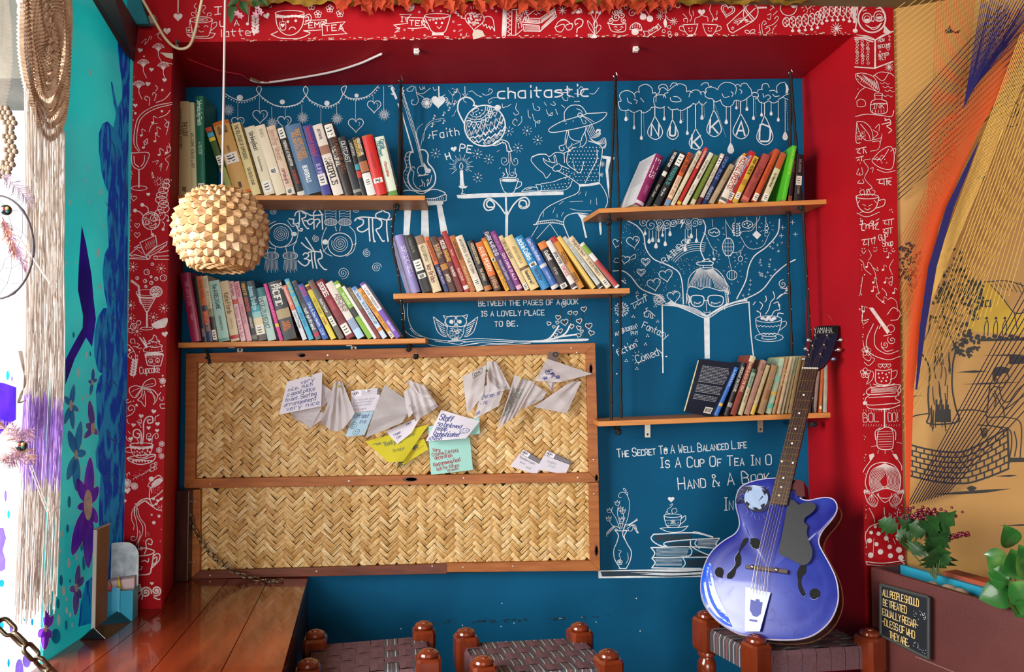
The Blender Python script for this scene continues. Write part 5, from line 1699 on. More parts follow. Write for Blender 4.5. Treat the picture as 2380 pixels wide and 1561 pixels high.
fill_shelf(shA, [
 (55, 120, 158, 76, 818, 180, 'b7a67a', 'thick beige hardback', 'beige hardback', [('SARASWATI CIVILIZATION', .08, .56, '4a3a20', .3, .3), ('THE LOST', .22, .4, '4a3a20', .32, .68), ('BKP', .91, .97, '4a3a20', .4)], dict(hard=1)),
 (160, 125, 207, 182, 812, 226, 'c9c39a', 'slim pale cream hardback', 'pale hardback', [('WELCOME YOUNG LADY', .33, .72, '4a4428', .5)], dict(hard=1)),
 (209, 78, 262, 226, 808, 270, '1f6b54', 'tall green hardback', 'green hardback', [('Introducing Foods', .04, .34, 'cfe6d4', .55), ('A GUIDE', .46, .6, '9cc9b0', .35)], dict(hard=1, sticker=[(.87, .96)])),
 (283, 320, 330, 462, 812, 486, '3f5a2c', 'thin dark green paperback', 'thin green', [], dict(bands=[(0, .06, 'b8402c'), (.08, .14, '4aa3c8'), (.15, .2, 'd9c23a'), (.6, 1, '9aa05a')], sticker=[(.42, .55)])),
 (338, 285, 470, 512, 805, 628, 'c79a58', 'tan hardback with orange ends', 'tan hardback', [('THE CULTURAL', .07, .2, '5a3a1c', .3, .68), ('HERITAGE', .07, .2, '5a3a1c', .3, .3), ('VOLUME II', .34, .44, '5a3a1c', .22), ('INSTITUTE OF CULTURE', .84, .95, '4a2c14', .26, .5)], dict(hard=1, bands=[(0, .05, 'c8641e'), (.965, 1, 'd9661e')], sticker=[(.44, .58)])),
 (480, 288, 530, 640, 815, 690, 'd8c48c', 'straw coloured hardback', 'straw hardback', [('THE SOLITUDE OF EMPERORS', .03, .58, '4a4630', .6), ('DAVID DAVIDAR', .63, .9, '4a4630', .55)], {}),
 (578, 318, 640, 733, 820, 798, 'd9cdb0', 'cream paperback with dark capitals', 'cream paperback', [('Striking Back!', .08, .4, '3a342a', .5), ('The Illustrated Revenge', .44, .7, '6a6252', .28)], dict(sticker=[(.8, .96)])),
 (656, 308, 712, 820, 825, 880, 'dccdb2', 'plain bleached cream paperback', 'bleached paperback', [('THE HILLS', .05, .2, 'a8987e', .5)], dict(sticker=[(.62, .7)])),
 (745, 312, 805, 902, 820, 955, 'd3b9a0', 'faded pink beige paperback', 'pink beige', [('Jennifer Weiner', .04, .58, 'b08a74', .62), ('certain girls', .62, .88, '8a2a3a', .5)], dict(sticker=[(.9, .98)])),
 (820, 322, 865, 985, 825, 1030, '201c1c', 'black paperback with white top label', 'black paperback', [('PORTRAIT AT THE BOTTOM', .2, .62, 'd8d2c6', .45), ('OF THE RAVINE', .63, .86, 'b23428', .45)], dict(sticker=[(.01, .16)], bands=[(.94, 1, 'd8d2c6')])),
 (882, 310, 1005, 1040, 825, 1142, '4f6f92', 'thick steel blue paperback', 'steel blue', [('TRUE ADVENTURES', .07, .56, 'c98a3c', .28, .68), ('TRUE SURVIVAL STORIES', .1, .58, 'c98a3c', .2, .38), ('BEAR GRYLLS', .6, .88, 'e4e8ea', .4)], dict(hard=1)),
 (1018, 306, 1075, 1170, 825, 1228, '3e3c86', 'violet paperback with red script', 'violet paperback', [('Bastard of Istanbul', .03, .52, 'a83058', .58), ('ELIF SHAFAK', .56, .84, 'b8b4dc', .42)], dict(sticker=[(.7, .86)])),
 (1090, 302, 1155, 1256, 820, 1306, 'ddd0c4', 'white paperback with bold black title', 'white paperback', [('JEET THAYIL', .06, .24, '2a1a1a', .4), ('NARCOPOLIS', .48, .9, '1c1414', .62)], dict(bands=[(.3, .42, '9a6a58')])),
 (1172, 292, 1238, 1336, 820, 1388, '2a201e', 'brown hardback with white tag', 'dark brown', [('V.S. NAIPAUL', .33, .64, 'd8cfc0', .42, .35), ('THE MASQUE OF AFRICA', .2, .78, '7a4a34', .4, .7)], dict(hard=1, sticker=[(.02, .2)])),
 (1285, 392, 1350, 1412, 820, 1458, '26262a', 'charcoal paperback', 'charcoal paperback', [('OUTCAST', .08, .46, 'c6c2bc', .5)], dict(bands=[(.9, .95, '8a8680')])),
 (1362, 410, 1390, 1472, 824, 1506, '17171b', 'thin black teal-marked paperback', 'thin black', [('WARRIORS', .06, .3, 'b8b4ac', .5)], dict(bands=[(.44, .54, '3a8a94'), (.56, .68, 'b82c22')])),
 (1392, 392, 1440, 1512, 824, 1560, '241a18', 'black paperback with white end', 'white ended', [('ORSON SCOTT CARD', .03, .36, 'e6dcc4', .38, .7), ("ENDER'S GAME", .05, .38, 'd9a83c', .45, .32)], dict(bands=[(.42, .6, 'a0603c'), (.62, 1, 'd8d6d2')], sticker=[(.7, .84)])),
 (1465, 382, 1545, 1578, 822, 1642, 'c4231f', 'bright red hardback', 'red hardback', [('THE LONG STORY', .3, .6, '9a1a18', .3)], dict(hard=1, sticker=[(.72, .8)], bands=[(0, .03, 'a84a1c')])),
 (1563, 390, 1640, 1668, 818, 1730, 'cfd6c4', 'pale mint paperback with red script', 'pale mint', [('Carole', .06, .24, '2c6a74', .42, .68), ('Matthews', .08, .36, '2c6a74', .42, .32), ('A Place to Call Home', .42, .74, 'b03a34', .42)], dict(bands=[(.92, 1, '5a8a3c')])),
], K7, 'books on the shelf under the garland', 'garland')
fill_shelf(shB, [
 (80, 68, 176, 192, 730, 270, '8e1f45', 'tall crimson hardback', 'crimson hardback', [('THE ARTICLES', .12, .5, 'c86a84', .3), ('ESSAYS', .6, .7, 'c86a84', .3)], dict(hard=1)),
 (205, 92, 240, 298, 730, 336, '1c1818', 'thin black hardback', 'thin black', [('NOTES', .8, .92, 'b0a698', .4)], {}),
 (242, 95, 298, 345, 730, 403, 'b95e28', 'orange and navy paperback', 'orange navy', [('SAME SOUL', .06, .36, '6a2c10', .45), ('BRIAN WEISS', .55, .86, 'e0905a', .45)], dict(bands=[(.45, .53, '3a3a44'), (.53, .72, 'a83c30'), (.72, 1, '2c3a5c')])),
 (300, 92, 335, 406, 728, 445, 'cfc4a2', 'cream paperback with black lower half', 'cream black', [('Only Stillness', .04, .48, '4a4436', .45)], dict(bands=[(.5, .62, '8a8468'), (.62, 1, '2a2622')], sticker=[(.82, .97)])),
 (360, 145, 460, 464, 724, 578, 'a3c9bd', 'thick mint green paperback', 'mint paperback', [('The ANGELS GAME', .06, .54, '2f4a48', .42), ('CARLOS RUIZ ZAFON', .58, .86, '2f4a48', .3)], dict(bands=[(.95, .99, '6a9a90')])),
 (470, 148, 550, 584, 726, 666, 'd6c39e', 'cream paperback with brown script', 'cream script', [('Katie Fforde', .2, .6, '7a5234', .5), ('Highland Fling', .62, .82, 'b89a76', .4)], dict(bands=[(.9, .96, 'b03434')])),
 (558, 148, 605, 682, 728, 730, 'e0bcc2', 'pale pink paperback with red script', 'pink script', [('Cathy Hopkins', .02, .28, 'a8304a', .6), ('Holiday in the Sun', .42, .94, 'b84a60', .55)], dict(bands=[(.3, .38, 'c8483c')])),
 (610, 150, 655, 740, 726, 780, 'd8a0a6', 'rose pink paperback', 'rose pink', [('Katie Flynn', .04, .28, 'b0304a', .5), ('A BROKEN BLOOD', .38, .72, 'a04858', .36)], {}),
 (665, 152, 715, 790, 724, 838, '1b1717', 'black paperback with yellow red title', 'black paperback', [('RIGHT FIT', .04, .26, 'e0a82c', .5), ('WRONG SHOE', .27, .54, 'c8402c', .5), ('VARSHA DIXIT', .6, .82, 'c8c0b4', .38)], dict(bands=[(.9, .97, '6a645c')])),
 (720, 150, 800, 850, 724, 925, '1f4552', 'dark teal paperback fading to cream', 'teal cream', [('Joanna Trollope', .08, .56, '9cc8cc', .52)], dict(bands=[(0, .1, '22343c'), (.42, .52, '3a94a4'), (.52, .62, '8ac0bc'), (.62, .9, 'd6c69c'), (.9, 1, '4a3c34')], sticker=[(.74, .9)])),
 (828, 215, 905, 948, 718, 1040, 'a9c2bb', 'pale teal paperback', 'pale teal', [('JED RUBENFELD', .26, .52, '7ea8a6', .34, .74), ('THE DEATH INSTINCT', .18, .86, '2e4a48', .46, .34)], dict(bands=[(0, .17, '1f6a6c')])),
 (900, 170, 935, 1062, 716, 1094, 'c42a7e', 'thin magenta paperback', 'thin magenta', [('THE BIG FAT', .2, .6, 'e8a0c8', .4)], dict(bands=[(.7, .76, 'd8b83c')])),
 (945, 158, 1070, 1102, 718, 1222, '2b2b2f', 'charcoal paperback with photo band', 'charcoal thick', [('THE', .05, .18, 'ece6da', .36, .75), ('PACIFIC', .06, .46, 'ece6da', .46, .42), ('HUGH', .7, .84, 'c06a2c', .26, .66), ('AMBROSE', .68, .88, 'c06a2c', .26, .36)], dict(bands=[(.48, .64, 'a8926a')])),
 (1085, 190, 1126, 1292, 714, 1335, 'd9745c', 'coral and white paperback', 'coral white', [('You are the Best Wife', .03, .42, 'f0d0c0', .5), ('Ajay K Pandey', .5, .8, '3a3040', .42)], dict(bands=[(.46, 1, 'd6d6de')])),
 (1107, 128, 1150, 1354, 714, 1395, '3fa9d0', 'cyan paperback with yellow title', 'cyan paperback', [('BEAUTY AND', .05, .26, 'd8d23c', .5), ('BITES', .3, .46, 'd8d23c', .55), ('ARUNA GOGOI', .56, .8, '1c5a80', .4)], {}),
 (1172, 150, 1214, 1421, 710, 1465, '55565c', 'grey paperback with white title', 'grey paperback', [('CHETAN BHAGAT', .04, .44, '1c1c20', .58), ('half girlfriend', .47, .86, 'e4e2e0', .55)], dict(bands=[(.88, .95, 'b02c4a')])),
 (1240, 182, 1290, 1492, 710, 1544, '2450a4', 'royal blue paperback', 'royal blue', [('SWITCH', .04, .24, 'd0305a', .62), ('Chip & Dan Heath', .34, .78, 'dfe6f0', .42), ('LEAP', .82, .95, 'b8c8e8', .5)], {}),
 (1306, 186, 1347, 1572, 708, 1617, 'd8c43c', 'yellow paperback', 'yellow paperback', [('NIKITA SINGH', .26, .56, '6a5a1c', .42), ('A promise', .6, .76, 'b0442c', .45)], dict(bands=[(.03, .1, '7a3020')])),
 (1340, 146, 1392, 1652, 706, 1690, '5c5650', 'grey brown paperback', 'grey brown', [('RIOT', .06, .16, 'a83428', .5), ('Shashi Tharoor', .32, .58, 'd6cec4', .42)], dict(sticker=[(.62, .78)])),
 (1410, 156, 1478, 1726, 706, 1788, '7e1c28', 'maroon paperback lettered stories', 'maroon paperback', [('STORIES', .04, .3, 'eee6e2', .66), ('FROM HERE', .34, .54, 'c24a48', .46)], dict(bands=[(.62, .72, '6a1822')], sticker=[(.76, .94)])),
 (1514, 170, 1585, 1834, 704, 1890, 'd6cdc2', 'off white paperback with blue scene', 'off white', [('ARCHER', .22, .54, '6a4a3a', .5, .66), ('Only Time Will Tell', .26, .56, '8a7a6a', .34, .3)], dict(bands=[(.66, .84, '8a9ab8'), (.84, 1, 'a8c8e0')])),
 (1592, 158, 1640, 1938, 706, 1974, '7aa62c', 'lime green and black paperback', 'lime black', [('THE LAST LECTURE', .2, .44, 'e0ecc0', .4)], dict(bands=[(.46, .62, '201e1a'), (.05, .1, 'e8e0c0')])),
 (1676, 200, 1696, 1996, 703, 2015, 'd8d2ce', 'very thin white paperback', 'thin white', [], {}),
 (1727, 214, 1760, 2032, 698, 2056, '6a5634', 'brown and maroon paperback', 'brown maroon', [('GOLD', .1, .3, 'b89a5c', .4)], dict(bands=[(.42, 1, '6e1f22')])),
 (1768, 212, 1815, 2082, 695, 2122, 'b9cbe0', 'pale blue paperback', 'pale blue', [('M.C. Beaton', .04, .28, '2c4a80', .5), ('DEATH OF A GENTLE LADY', .3, .78, '3a4458', .44)], dict(bands=[(0, .05, '5a86c4'), (.8, .86, 'c87a3c')])),
 (1832, 226, 1866, 2166, 695, 2192, 'd98f2c', 'orange paperback', 'orange paperback', [('THE JAPANESE WIFE', .06, .5, '5a3410', .5), ('KUNAL BASU', .56, .82, '5a3410', .42)], dict(sticker=[(.88, .99)])),
 (1852, 172, 1896, 2214, 688, 2254, 'd9d4d4', 'white and purple paperback', 'white purple', [('Love Happens', .1, .46, '5a5a6a', .48), ('SARAN KING', .7, .9, 'e0d4ec', .42)], dict(bands=[(0, .04, '6a3c9c'), (.5, 1, '6c48a8')])),
], K8, 'books on the shelf over the bamboo board', 'bamboo-side')
fill_shelf(shC, [
 (114, 116, 180, 277, 625, 340, '8f82bc', 'lavender hardback with loose jacket', 'lavender hardback', [('SOPHIE KINSELLA', .2, .78, 'd8d0ea', .5)], dict(yaw=15, hard=1, side='b9add0')),
 (190, 118, 265, 367, 620, 440, '1d1a1c', 'black hardback with white stickers', 'black hardback', [('A House for Me', .06, .36, '6a6664', .3)], dict(sticker=[(.44, .63), (.68, .76)])),
 (290, 122, 372, 462, 618, 545, 'd5c39e', 'wide cream paperback', 'cream paperback', [('HELEN BRYAN', .18, .5, '6a5a44', .4), ('War Brides', .52, .88, '7a3a34', .46)], dict(bands=[(0, .15, '8a6a50')])),
 (378, 128, 420, 572, 617, 604, 'd0652a', 'narrow orange navy paperback', 'orange navy', [('NOTHING FOR YOU MY DEAR', .06, .5, '4a1c0c', .5), ('SUDHA MENON', .56, .86, 'c0b0c8', .4)], dict(bands=[(.5, 1, '24285a')])),
 (432, 128, 495, 617, 616, 680, '4a2c22', 'dark brown paperback with gold disc', 'dark brown', [('SCION OF', .14, .36, 'c9a070', .36, .68), ('IKSHVAKU', .14, .4, 'c9a070', .36, .34), ('AMISH', .68, .84, 'd8c8a8', .44)], dict(bands=[(.5, .6, 'b47a30')])),
 (502, 130, 545, 692, 616, 746, '6a1a1c', 'dark maroon paperback', 'dark maroon', [('XCESS', .06, .24, 'e8dcd0', .56), ('BAGGAGE', .25, .48, 'd8a83c', .56), ('Varsha Dixit', .54, .76, 'd8ccc0', .42)], {}),
 (540, 76, 585, 757, 614, 797, '9c2222', 'red paperback', 'red paperback', [('The Good', .3, .42, 'd89a8a', .4), ('Sunil Dixit', .62, .84, 'e0c0b0', .44)], dict(bands=[(.9, .96, 'd8ccc0')])),
 (612, 118, 658, 807, 612, 851, 'a8642a', 'tan orange paperback', 'tan orange', [('A SHATTERED WORLD', .1, .48, '3a1c0c', .46), ('Murthy', .56, .84, 'e0c8a0', .42)], {}),
 (667, 122, 718, 867, 615, 916, 'd9cdb8', 'cream white paperback with thin capitals', 'cream white', [('WHISPERS IN THE STORM', .06, .72, '5a4c3c', .34)], dict(sticker=[(.78, .9)])),
 (776, 166, 832, 943, 606, 1018, '241c1a', 'black brown hardback', 'black brown', [('FREDERICK FORSYTH', .06, .52, 'd0b890', .4), ('THE AFGHAN', .56, .84, 'c8b49a', .38)], dict(hard=1, bands=[(.9, .99, 'b06a34')])),
 (852, 180, 905, 1028, 608, 1098, 'd4692a', 'orange and chestnut paperback', 'orange chestnut', [('ANNE PERRY', .1, .66, 'f0dcc0', .56), ('ANGELS', .72, .96, 'd8a878', .3, .68), ('IN THE GLOOM', .72, .98, 'd8a878', .26, .34)], dict(bands=[(.7, 1, '4a2218')])),
 (907, 138, 942, 1132, 610, 1162, 'd9a02c', 'narrow amber paperback', 'narrow amber', [('MADE IN INDIA', .46, .94, '6a3a10', .5)], dict(bands=[(0, .06, 'c86a1c')], sticker=[(.38, .44)])),
 (922, 76, 968, 1182, 606, 1228, '453063', 'dark violet paperback', 'dark violet', [('DARK WARNING', .03, .46, 'd8d0e0', .62), ('Marie-Louise Fitzpatrick', .5, .88, 'a89cc0', .42)], dict(bands=[(0, .3, '20203a')])),
 (988, 80, 1050, 1242, 606, 1290, '7c2a74', 'purple hardback', 'purple hardback', [('SUCH IS LIFE', .06, .32, 'b878ac', .36), ('CAN I HAVE IT ALL?', .38, .86, 'f0e0ec', .44)], dict(bands=[(.92, .98, 'd8a0b8')])),
 (1062, 120, 1092, 1312, 606, 1352, 'd2b98c', 'faded straw paperback', 'faded straw', [('LORNA DE BONO', .08, .44, '4a3420', .5)], dict(sticker=[(.88, .99)])),
 (1114, 132, 1170, 1364, 606, 1428, 'd8bf84', 'sand yellow paperback', 'sand yellow', [('SOPHIE KINSELLA', .2, .56, '9a7a48', .4), ('Remember me?', .66, .96, '3a2a1c', .46)], dict(bands=[(.58, .63, '6a4a2a')])),
 (1210, 134, 1265, 1468, 604, 1528, '1f7db4', 'sky blue paperback', 'sky blue', [('Jackie Collins', .04, .52, 'd8eaf2', .54), ('Rock Star', .62, .88, '123a66', .54)], dict(sticker=[(.5, .57)])),
 (1302, 144, 1376, 1563, 600, 1626, '3c64a8', 'mid blue hardback', 'mid blue', [("Don't Say Goodbye", .04, .5, 'b8c8e4', .38), ('Sandra Jones', .66, .84, '9ab0d8', .32)], dict(hard=1, bands=[(.52, .58, 'c8c8d0'), (.93, .99, 'd0c8b8')])),
 (1424, 184, 1490, 1644, 600, 1728, '241c22', 'black paperback with orange top', 'orange topped', [('Cuckold', .2, .42, 'e8dcd4', .5), ('Kiran', .56, .72, 'a89c98', .34)], dict(bands=[(0, .14, 'd0742c')], sticker=[(.9, .99)])),
 (1500, 168, 1530, 1752, 598, 1796, 'd8d0cc', 'white paperback with red-black title', 'white paperback', [('SPOILT FOR', .24, .52, '241c1c', .56), ('CHOICE', .53, .76, 'b02424', .56)], dict(bands=[(.9, .97, '4a3c3c')])),
 (1536, 138, 1592, 1803, 600, 1882, 'c8862c', 'amber paperback with red top', 'amber paperback', [('DEVDAS', .3, .5, '5a3210', .36, .66), ('AND OTHER', .34, .54, '5a3210', .3, .34), ('STORIES', .7, .9, '4a2408', .46)], dict(bands=[(0, .1, 'b02a22')])),
 (1580, 128, 1610, 1907, 598, 1955, 'd9b65c', 'plain yellow paperback', 'plain yellow', [], {}),
 (1642, 134, 1690, 1987, 594, 2026, 'b9bcb8', 'pale grey paperback', 'pale grey', [('HOW TO SUCCEED', .1, .5, '8a8e8a', .42), ('CHOWDHURY', .56, .8, '8a8e8a', .4)], dict(bands=[(.93, .98, '2a2a2a')])),
 (1692, 138, 1745, 2048, 592, 2100, 'd3bf9c', 'beige paperback with slanted script', 'beige script', [('Shipping News', .06, .4, '6a5440', .5), ('E. ANNIE PROULX', .44, .8, '6a5440', .44)], dict(sticker=[(.84, .97)])),
 (1812, 192, 1846, 2147, 588, 2182, 'd6cfc8', 'thin white paperback with red band', 'red banded', [('WIRED', .46, .6, '8a3030', .36)], dict(bands=[(.05, .24, '7a9a34'), (.4, .96, 'a83434')])),
], K2, 'books on the middle shelf', 'middle')
fill_shelf(shD, [
 (772, 776, 835, 548, 1232, 605, '8a2a5c', 'magenta hardback with white back', 'magenta hardback', [('EXILES', .08, .48, 'e8d4dc', .52), ('JOURNEY', .6, .8, 'b86a90', .3)], dict(yaw=17, hard=1, side='d9d3d2', bands=[(.92, .98, 'd8c8d0')])),
 (886, 742, 926, 618, 1230, 660, '1d191a', 'black paperback with white capitals', 'black paperback', [('THE RISE OF FURY', .03, .34, 'e0dcd6', .6), ('Pearl Jones', .62, .84, 'b8b2a8', .44)], dict(bands=[(.38, .46, 'd8d2c8')])),
 (918, 756, 972, 662, 1228, 738, '1f2426', 'black paperback with teal capitals', 'teal lettered', [('PERSEPOLIS', .28, .64, '3f9a94', .46), ('Marjane', .68, .84, 'c8c4bc', .32)], dict(sticker=[(.04, .25)])),
 (976, 768, 1026, 748, 1226, 798, 'c8562a', 'orange and cream paperback', 'orange cream', [('RICKY TOMLINSON', .02, .42, '2a1810', .56), ('CRIES MY ARSE', .46, .84, 'b84a2a', .5)], dict(bands=[(.44, .86, 'd6c6a8'), (.88, 1, '6a8aa8')])),
 (1062, 745, 1092, 802, 1226, 846, 'd3c7a8', 'cream paperback with grey capitals', 'cream paperback', [('JEAN GRAINGER', .05, .4, '5a5444', .44), ('INSTITUTE', .72, .94, '5a5444', .36)], {}),
 (1120, 722, 1162, 852, 1223, 886, 'b52a26', 'scarlet paperback', 'scarlet paperback', [('A THING BEYOND FOREVER', .03, .4, 'eec8b8', .46)], dict(bands=[(.93, .98, 'd8b83c')])),
 (1150, 768, 1192, 892, 1223, 936, 'd5cbb8', 'off white paperback with script', 'off white', [('Vanished Hope', .14, .5, '5a4a44', .5), ('Lucy Roth', .62, .82, '7a6a60', .4)], {}),
 (1176, 790, 1217, 947, 1221, 988, '66762c', 'olive green paperback', 'olive paperback', [('GREEN DAYS', .2, .5, '8a9a4c', .36)], dict(bands=[(.9, 1, 'c8b898')])),
 (1222, 778, 1262, 992, 1221, 1030, 'c8bca8', 'cream and maroon paperback', 'cream maroon', [('A Time to Live', .3, .62, '6a5a4c', .4)], dict(sticker=[(.04, .24)], bands=[(.86, 1, '5a2028')])),
 (1272, 780, 1312, 1042, 1218, 1090, '1d2c58', 'navy paperback with blue title', 'navy paperback', [('DEEP BLUE', .06, .5, '6a8ac8', .6), ('JENNIFER', .64, .88, 'b8c0d8', .32, .66), ('DONNELLY', .66, .9, 'b8c0d8', .32, .32)], {}),
 (1292, 876, 1334, 1092, 1217, 1138, 'b49a78', 'worn tan paperback', 'worn tan', [('ROOTS', .12, .4, '7a5a3c', .5)], dict(old=1)),
 (1362, 806, 1430, 1148, 1216, 1214, 'ddd2c2', 'white paperback with red capitals', 'red lettered', [('MICHAEL CRICHTON', .03, .82, 'a02222', .66)], dict(bands=[(.9, .96, '5a5a50')])),
 (1472, 764, 1512, 1232, 1212, 1270, 'b0262a', 'ruby red paperback', 'ruby paperback', [('GOLDEN HEART', .08, .3, 'e0a898', .4)], dict(sticker=[(.8, .94)])),
 (1516, 768, 1542, 1276, 1210, 1305, 'd88a26', 'narrow marigold paperback', 'narrow marigold', [('THE SINGH', .16, .4, '6a3a0c', .5)], dict(sticker=[(.72, .84)])),
 (1546, 800, 1588, 1312, 1210, 1350, '4f76b4', 'blue paperback with pale lower half', 'blue pale', [('COUNTING WOLVES', .06, .46, 'd8e2ee', .5)], dict(bands=[(.5, 1, 'c3bfae'), (.6, .7, '8a9a8a')])),
 (1594, 800, 1646, 1388, 1206, 1438, 'c8a032', 'mustard and brown paperback', 'mustard paperback', [("I'M OK - YOU'RE OK", .04, .46, '2a1c0a', .5)], dict(bands=[(.5, .62, 'a87e28')], sticker=[(.78, .92)])),
 (1684, 780, 1752, 1468, 1203, 1544, 'a8423a', 'faded red paperback', 'faded red', [('Defeat', .28, .52, '7a2a24', .5), ('TALES', .6, .8, '7a2a24', .3)], dict(old=1, bands=[(.9, .97, 'c86a5c')])),
 (1782, 738, 1838, 1558, 1200, 1610, 'b94a26', 'rust orange hardback', 'rust hardback', [('Evenings', .3, .6, '8a2a10', .3)], dict(hard=1, sticker=[(.84, .98)])),
 (1814, 768, 1878, 1628, 1197, 1688, 'cdbf9a', 'cream hardback with rust top', 'rust topped', [('The Village of Bengal', .42, .76, '4a3c28', .34)], dict(bands=[(0, .32, 'b0502c')], sticker=[(.84, .98)])),
 (1912, 695, 1951, 1812, 1193, 1868, '52b62a', 'tall vivid green paperback', 'vivid green', [('JAVA CONCEPTS', .06, .5, 'c8e848', .4)], dict(dy=-.03, d=.15, **{'try': 700})),
 (1946, 764, 1986, 1896, 1187, 1940, '30201c', 'dark brown paperback', 'dark brown', [('JOHN CRANE', .14, .4, '8a6a54', .4)], dict(bands=[(.88, 1, 'a85a34')])),
 (1992, 768, 2050, 1962, 1186, 2030, '241a1a', 'black brown hardback with white tag', 'black brown', [('THE LAST PATH', .1, .42, 'a09488', .4), ('LEE CHARDE', .66, .88, '8a8078', .34)], dict(sticker=[(.46, .66)])),
], K3, 'books on the shelf under the painted clouds', 'cloud')
fill_shelf(shE, [
 (946, 1080, 972, 802, 1412, 832, '2b62b0', 'slim blue paperback', 'slim blue', [('LADAKH', .06, .4, 'c8d8ec', .5)], dict(bands=[(.74, .8, 'd8a03c')])),
 (962, 1050, 1000, 838, 1411, 868, '1d1b1e', 'black paperback with white capitals', 'black paperback', [('HEROES OF THE FUTURE', .08, .6, 'c8c4bc', .5)], dict(bands=[(.76, .84, '8a8680')])),
 (1012, 1006, 1058, 872, 1409, 910, '8a3a2a', 'brick red paperback', 'brick red', [('EDWARD SAID ON THE ROAD', .08, .66, 'd8b89a', .46)], dict(old=1, bands=[(0, .1, 'c8b890')])),
 (1016, 1092, 1050, 916, 1406, 946, '8fb094', 'sage and cream paperback', 'sage paperback', [('Gospel of the Mango', .16, .7, '5a4a34', .4)], dict(old=1, bands=[(0, .08, '2a4a34'), (.4, 1, 'b9a880')])),
 (1072, 1032, 1108, 948, 1404, 990, 'a87c68', 'dusty pink paperback', 'dusty pink', [('WINTER', .06, .2, '6a4434', .4)], dict(old=1)),
 (1106, 1062, 1128, 992, 1402, 1028, 'bda67a', 'brown paperback with yellow foot', 'yellow footed', [], dict(old=1, bands=[(.8, 1, 'c8a43c')])),
 (1130, 1066, 1180, 1032, 1400, 1076, '9b7a52', 'worn brown paperback', 'worn brown', [], dict(old=1, bands=[(.5, .7, '8a5a34')])),
 (1184, 1020, 1226, 1082, 1399, 1126, 'a9bd9c', 'mint and brown mottled paperback', 'mottled mint', [], dict(old=1, bands=[(.3, .42, '7ab09a'), (.6, .66, 'c8a43c'), (.82, .9, '5aa894')])),
 (1216, 1034, 1258, 1132, 1397, 1156, '7a2c1e', 'slim rust red paperback', 'rust red', [('CALCULUS', .2, .5, 'c8a07c', .4)], dict(old=1)),
 (1262, 1010, 1284, 1160, 1396, 1184, 'b49c70', 'yellowed paperback with brown streaks', 'yellowed paperback', [], dict(old=1)),
 (1284, 1008, 1304, 1190, 1395, 1212, 'a68c5c', 'ochre worn paperback', 'ochre worn', [], dict(old=1)),
 (1305, 1006, 1324, 1216, 1394, 1238, 'c2ae84', 'pale straw worn paperback', 'pale straw', [], dict(old=1)),
 (1326, 1005, 1344, 1242, 1393, 1264, 'cdbfa0', 'bleached worn paperback', 'bleached worn', [], dict(old=1)),
 (1348, 1004, 1370, 1270, 1392, 1292, '9db38c', 'green topped worn paperback', 'green topped', [], dict(old=1, bands=[(.3, 1, 'b8a678')])),
 (1372, 1003, 1390, 1297, 1391, 1318, 'a4885c', 'dark straw worn paperback', 'dark straw', [], dict(old=1)),
 (1392, 1002, 1408, 1322, 1390, 1340, 'b39b74', 'frayed beige paperback', 'frayed beige', [], dict(old=1)),
 (1412, 1002, 1430, 1348, 1389, 1368, '8c7048', 'frayed brown paperback', 'frayed brown', [], dict(old=1)),
 (1446, 1020, 1468, 1402, 1387, 1422, 'a58c82', 'pinkish grey paperback', 'pinkish grey', [], dict(old=1)),
 (1476, 1020, 1494, 1436, 1386, 1456, '3f3230', 'dark brown worn paperback', 'dark worn', [], dict(old=1)),
 (1498, 1018, 1520, 1464, 1385, 1494, '8e7872', 'mauve grey paperback', 'mauve grey', [], dict(old=1)),
 (1522, 1016, 1538, 1503, 1384, 1526, 'c4602a', 'orange paperback', 'orange paperback', [], dict(old=1, bands=[(.88, .94, 'd8ccb8')])),
 (1544, 1000, 1566, 1536, 1384, 1560, 'a9a690', 'grey green hardback', 'grey green', [], dict(old=1)),
], K4, 'old books behind the guitar', 'guitar-side', .12)
q = [PY(710 / 2.8904 + 1380, 1022 / 2.8904 + 480, .215), PY(965 / 2.8904 + 1380, 1052 / 2.8904 + 480, .245), PY(800 / 2.8904 + 1380, 1414 / 2.8904 + 480, .245), PY(612 / 2.8904 + 1380, 1380 / 2.8904 + 480, .215)]
root = thing('book', 'dark navy book turned with its printed back cover to the room on the guitar-side shelf', 'book', (q[2] + q[3]) / 2, 'old books behind the guitar')
dn = (q[1] - q[0]).cross(q[3] - q[0]).normalized()
if dn.y < 0:
 dn = -dn
def coverF(u, v, off=0.0):
 a, b = q[0].lerp(q[1], u), q[3].lerp(q[2], u)
 p = a.lerp(b, v)
 return p - dn * (.012 * sin(pi * (u * .6 + .1)) * sin(pi * v) * .6 + off) + dn * 0.0
m = MB()
NU, NV = 10, 12
for off in (0.0, -.0016):
 o = len(m.v)
 m.add([coverF(i / NU, j / NV, off) for j in range(NV + 1) for i in range(NU + 1)], [(j * (NU + 1) + i, j * (NU + 1) + i + 1, (j + 1) * (NU + 1) + i + 1, (j + 1) * (NU + 1) + i) for j in range(NV) for i in range(NU)])
cov = m.build('cover', mat('navy_back_cover', '1c2333', .35), root, smooth=True)
m = MB()
e = .03
m.hexa(coverF(e, 1 - e / 2, -.002), coverF(1 - e, 1 - e / 2, -.002), coverF(1 - e, e, -.002), coverF(e, e, -.002), coverF(e, 1 - e / 2, -.018), coverF(1 - e, 1 - e / 2, -.018), coverF(1 - e, e, -.018), coverF(e, e, -.018))
m.build('page_block', pagem, root)
ik = Ink(lambda u, v: coverF(u, v, .0012), (0, 0, 0))
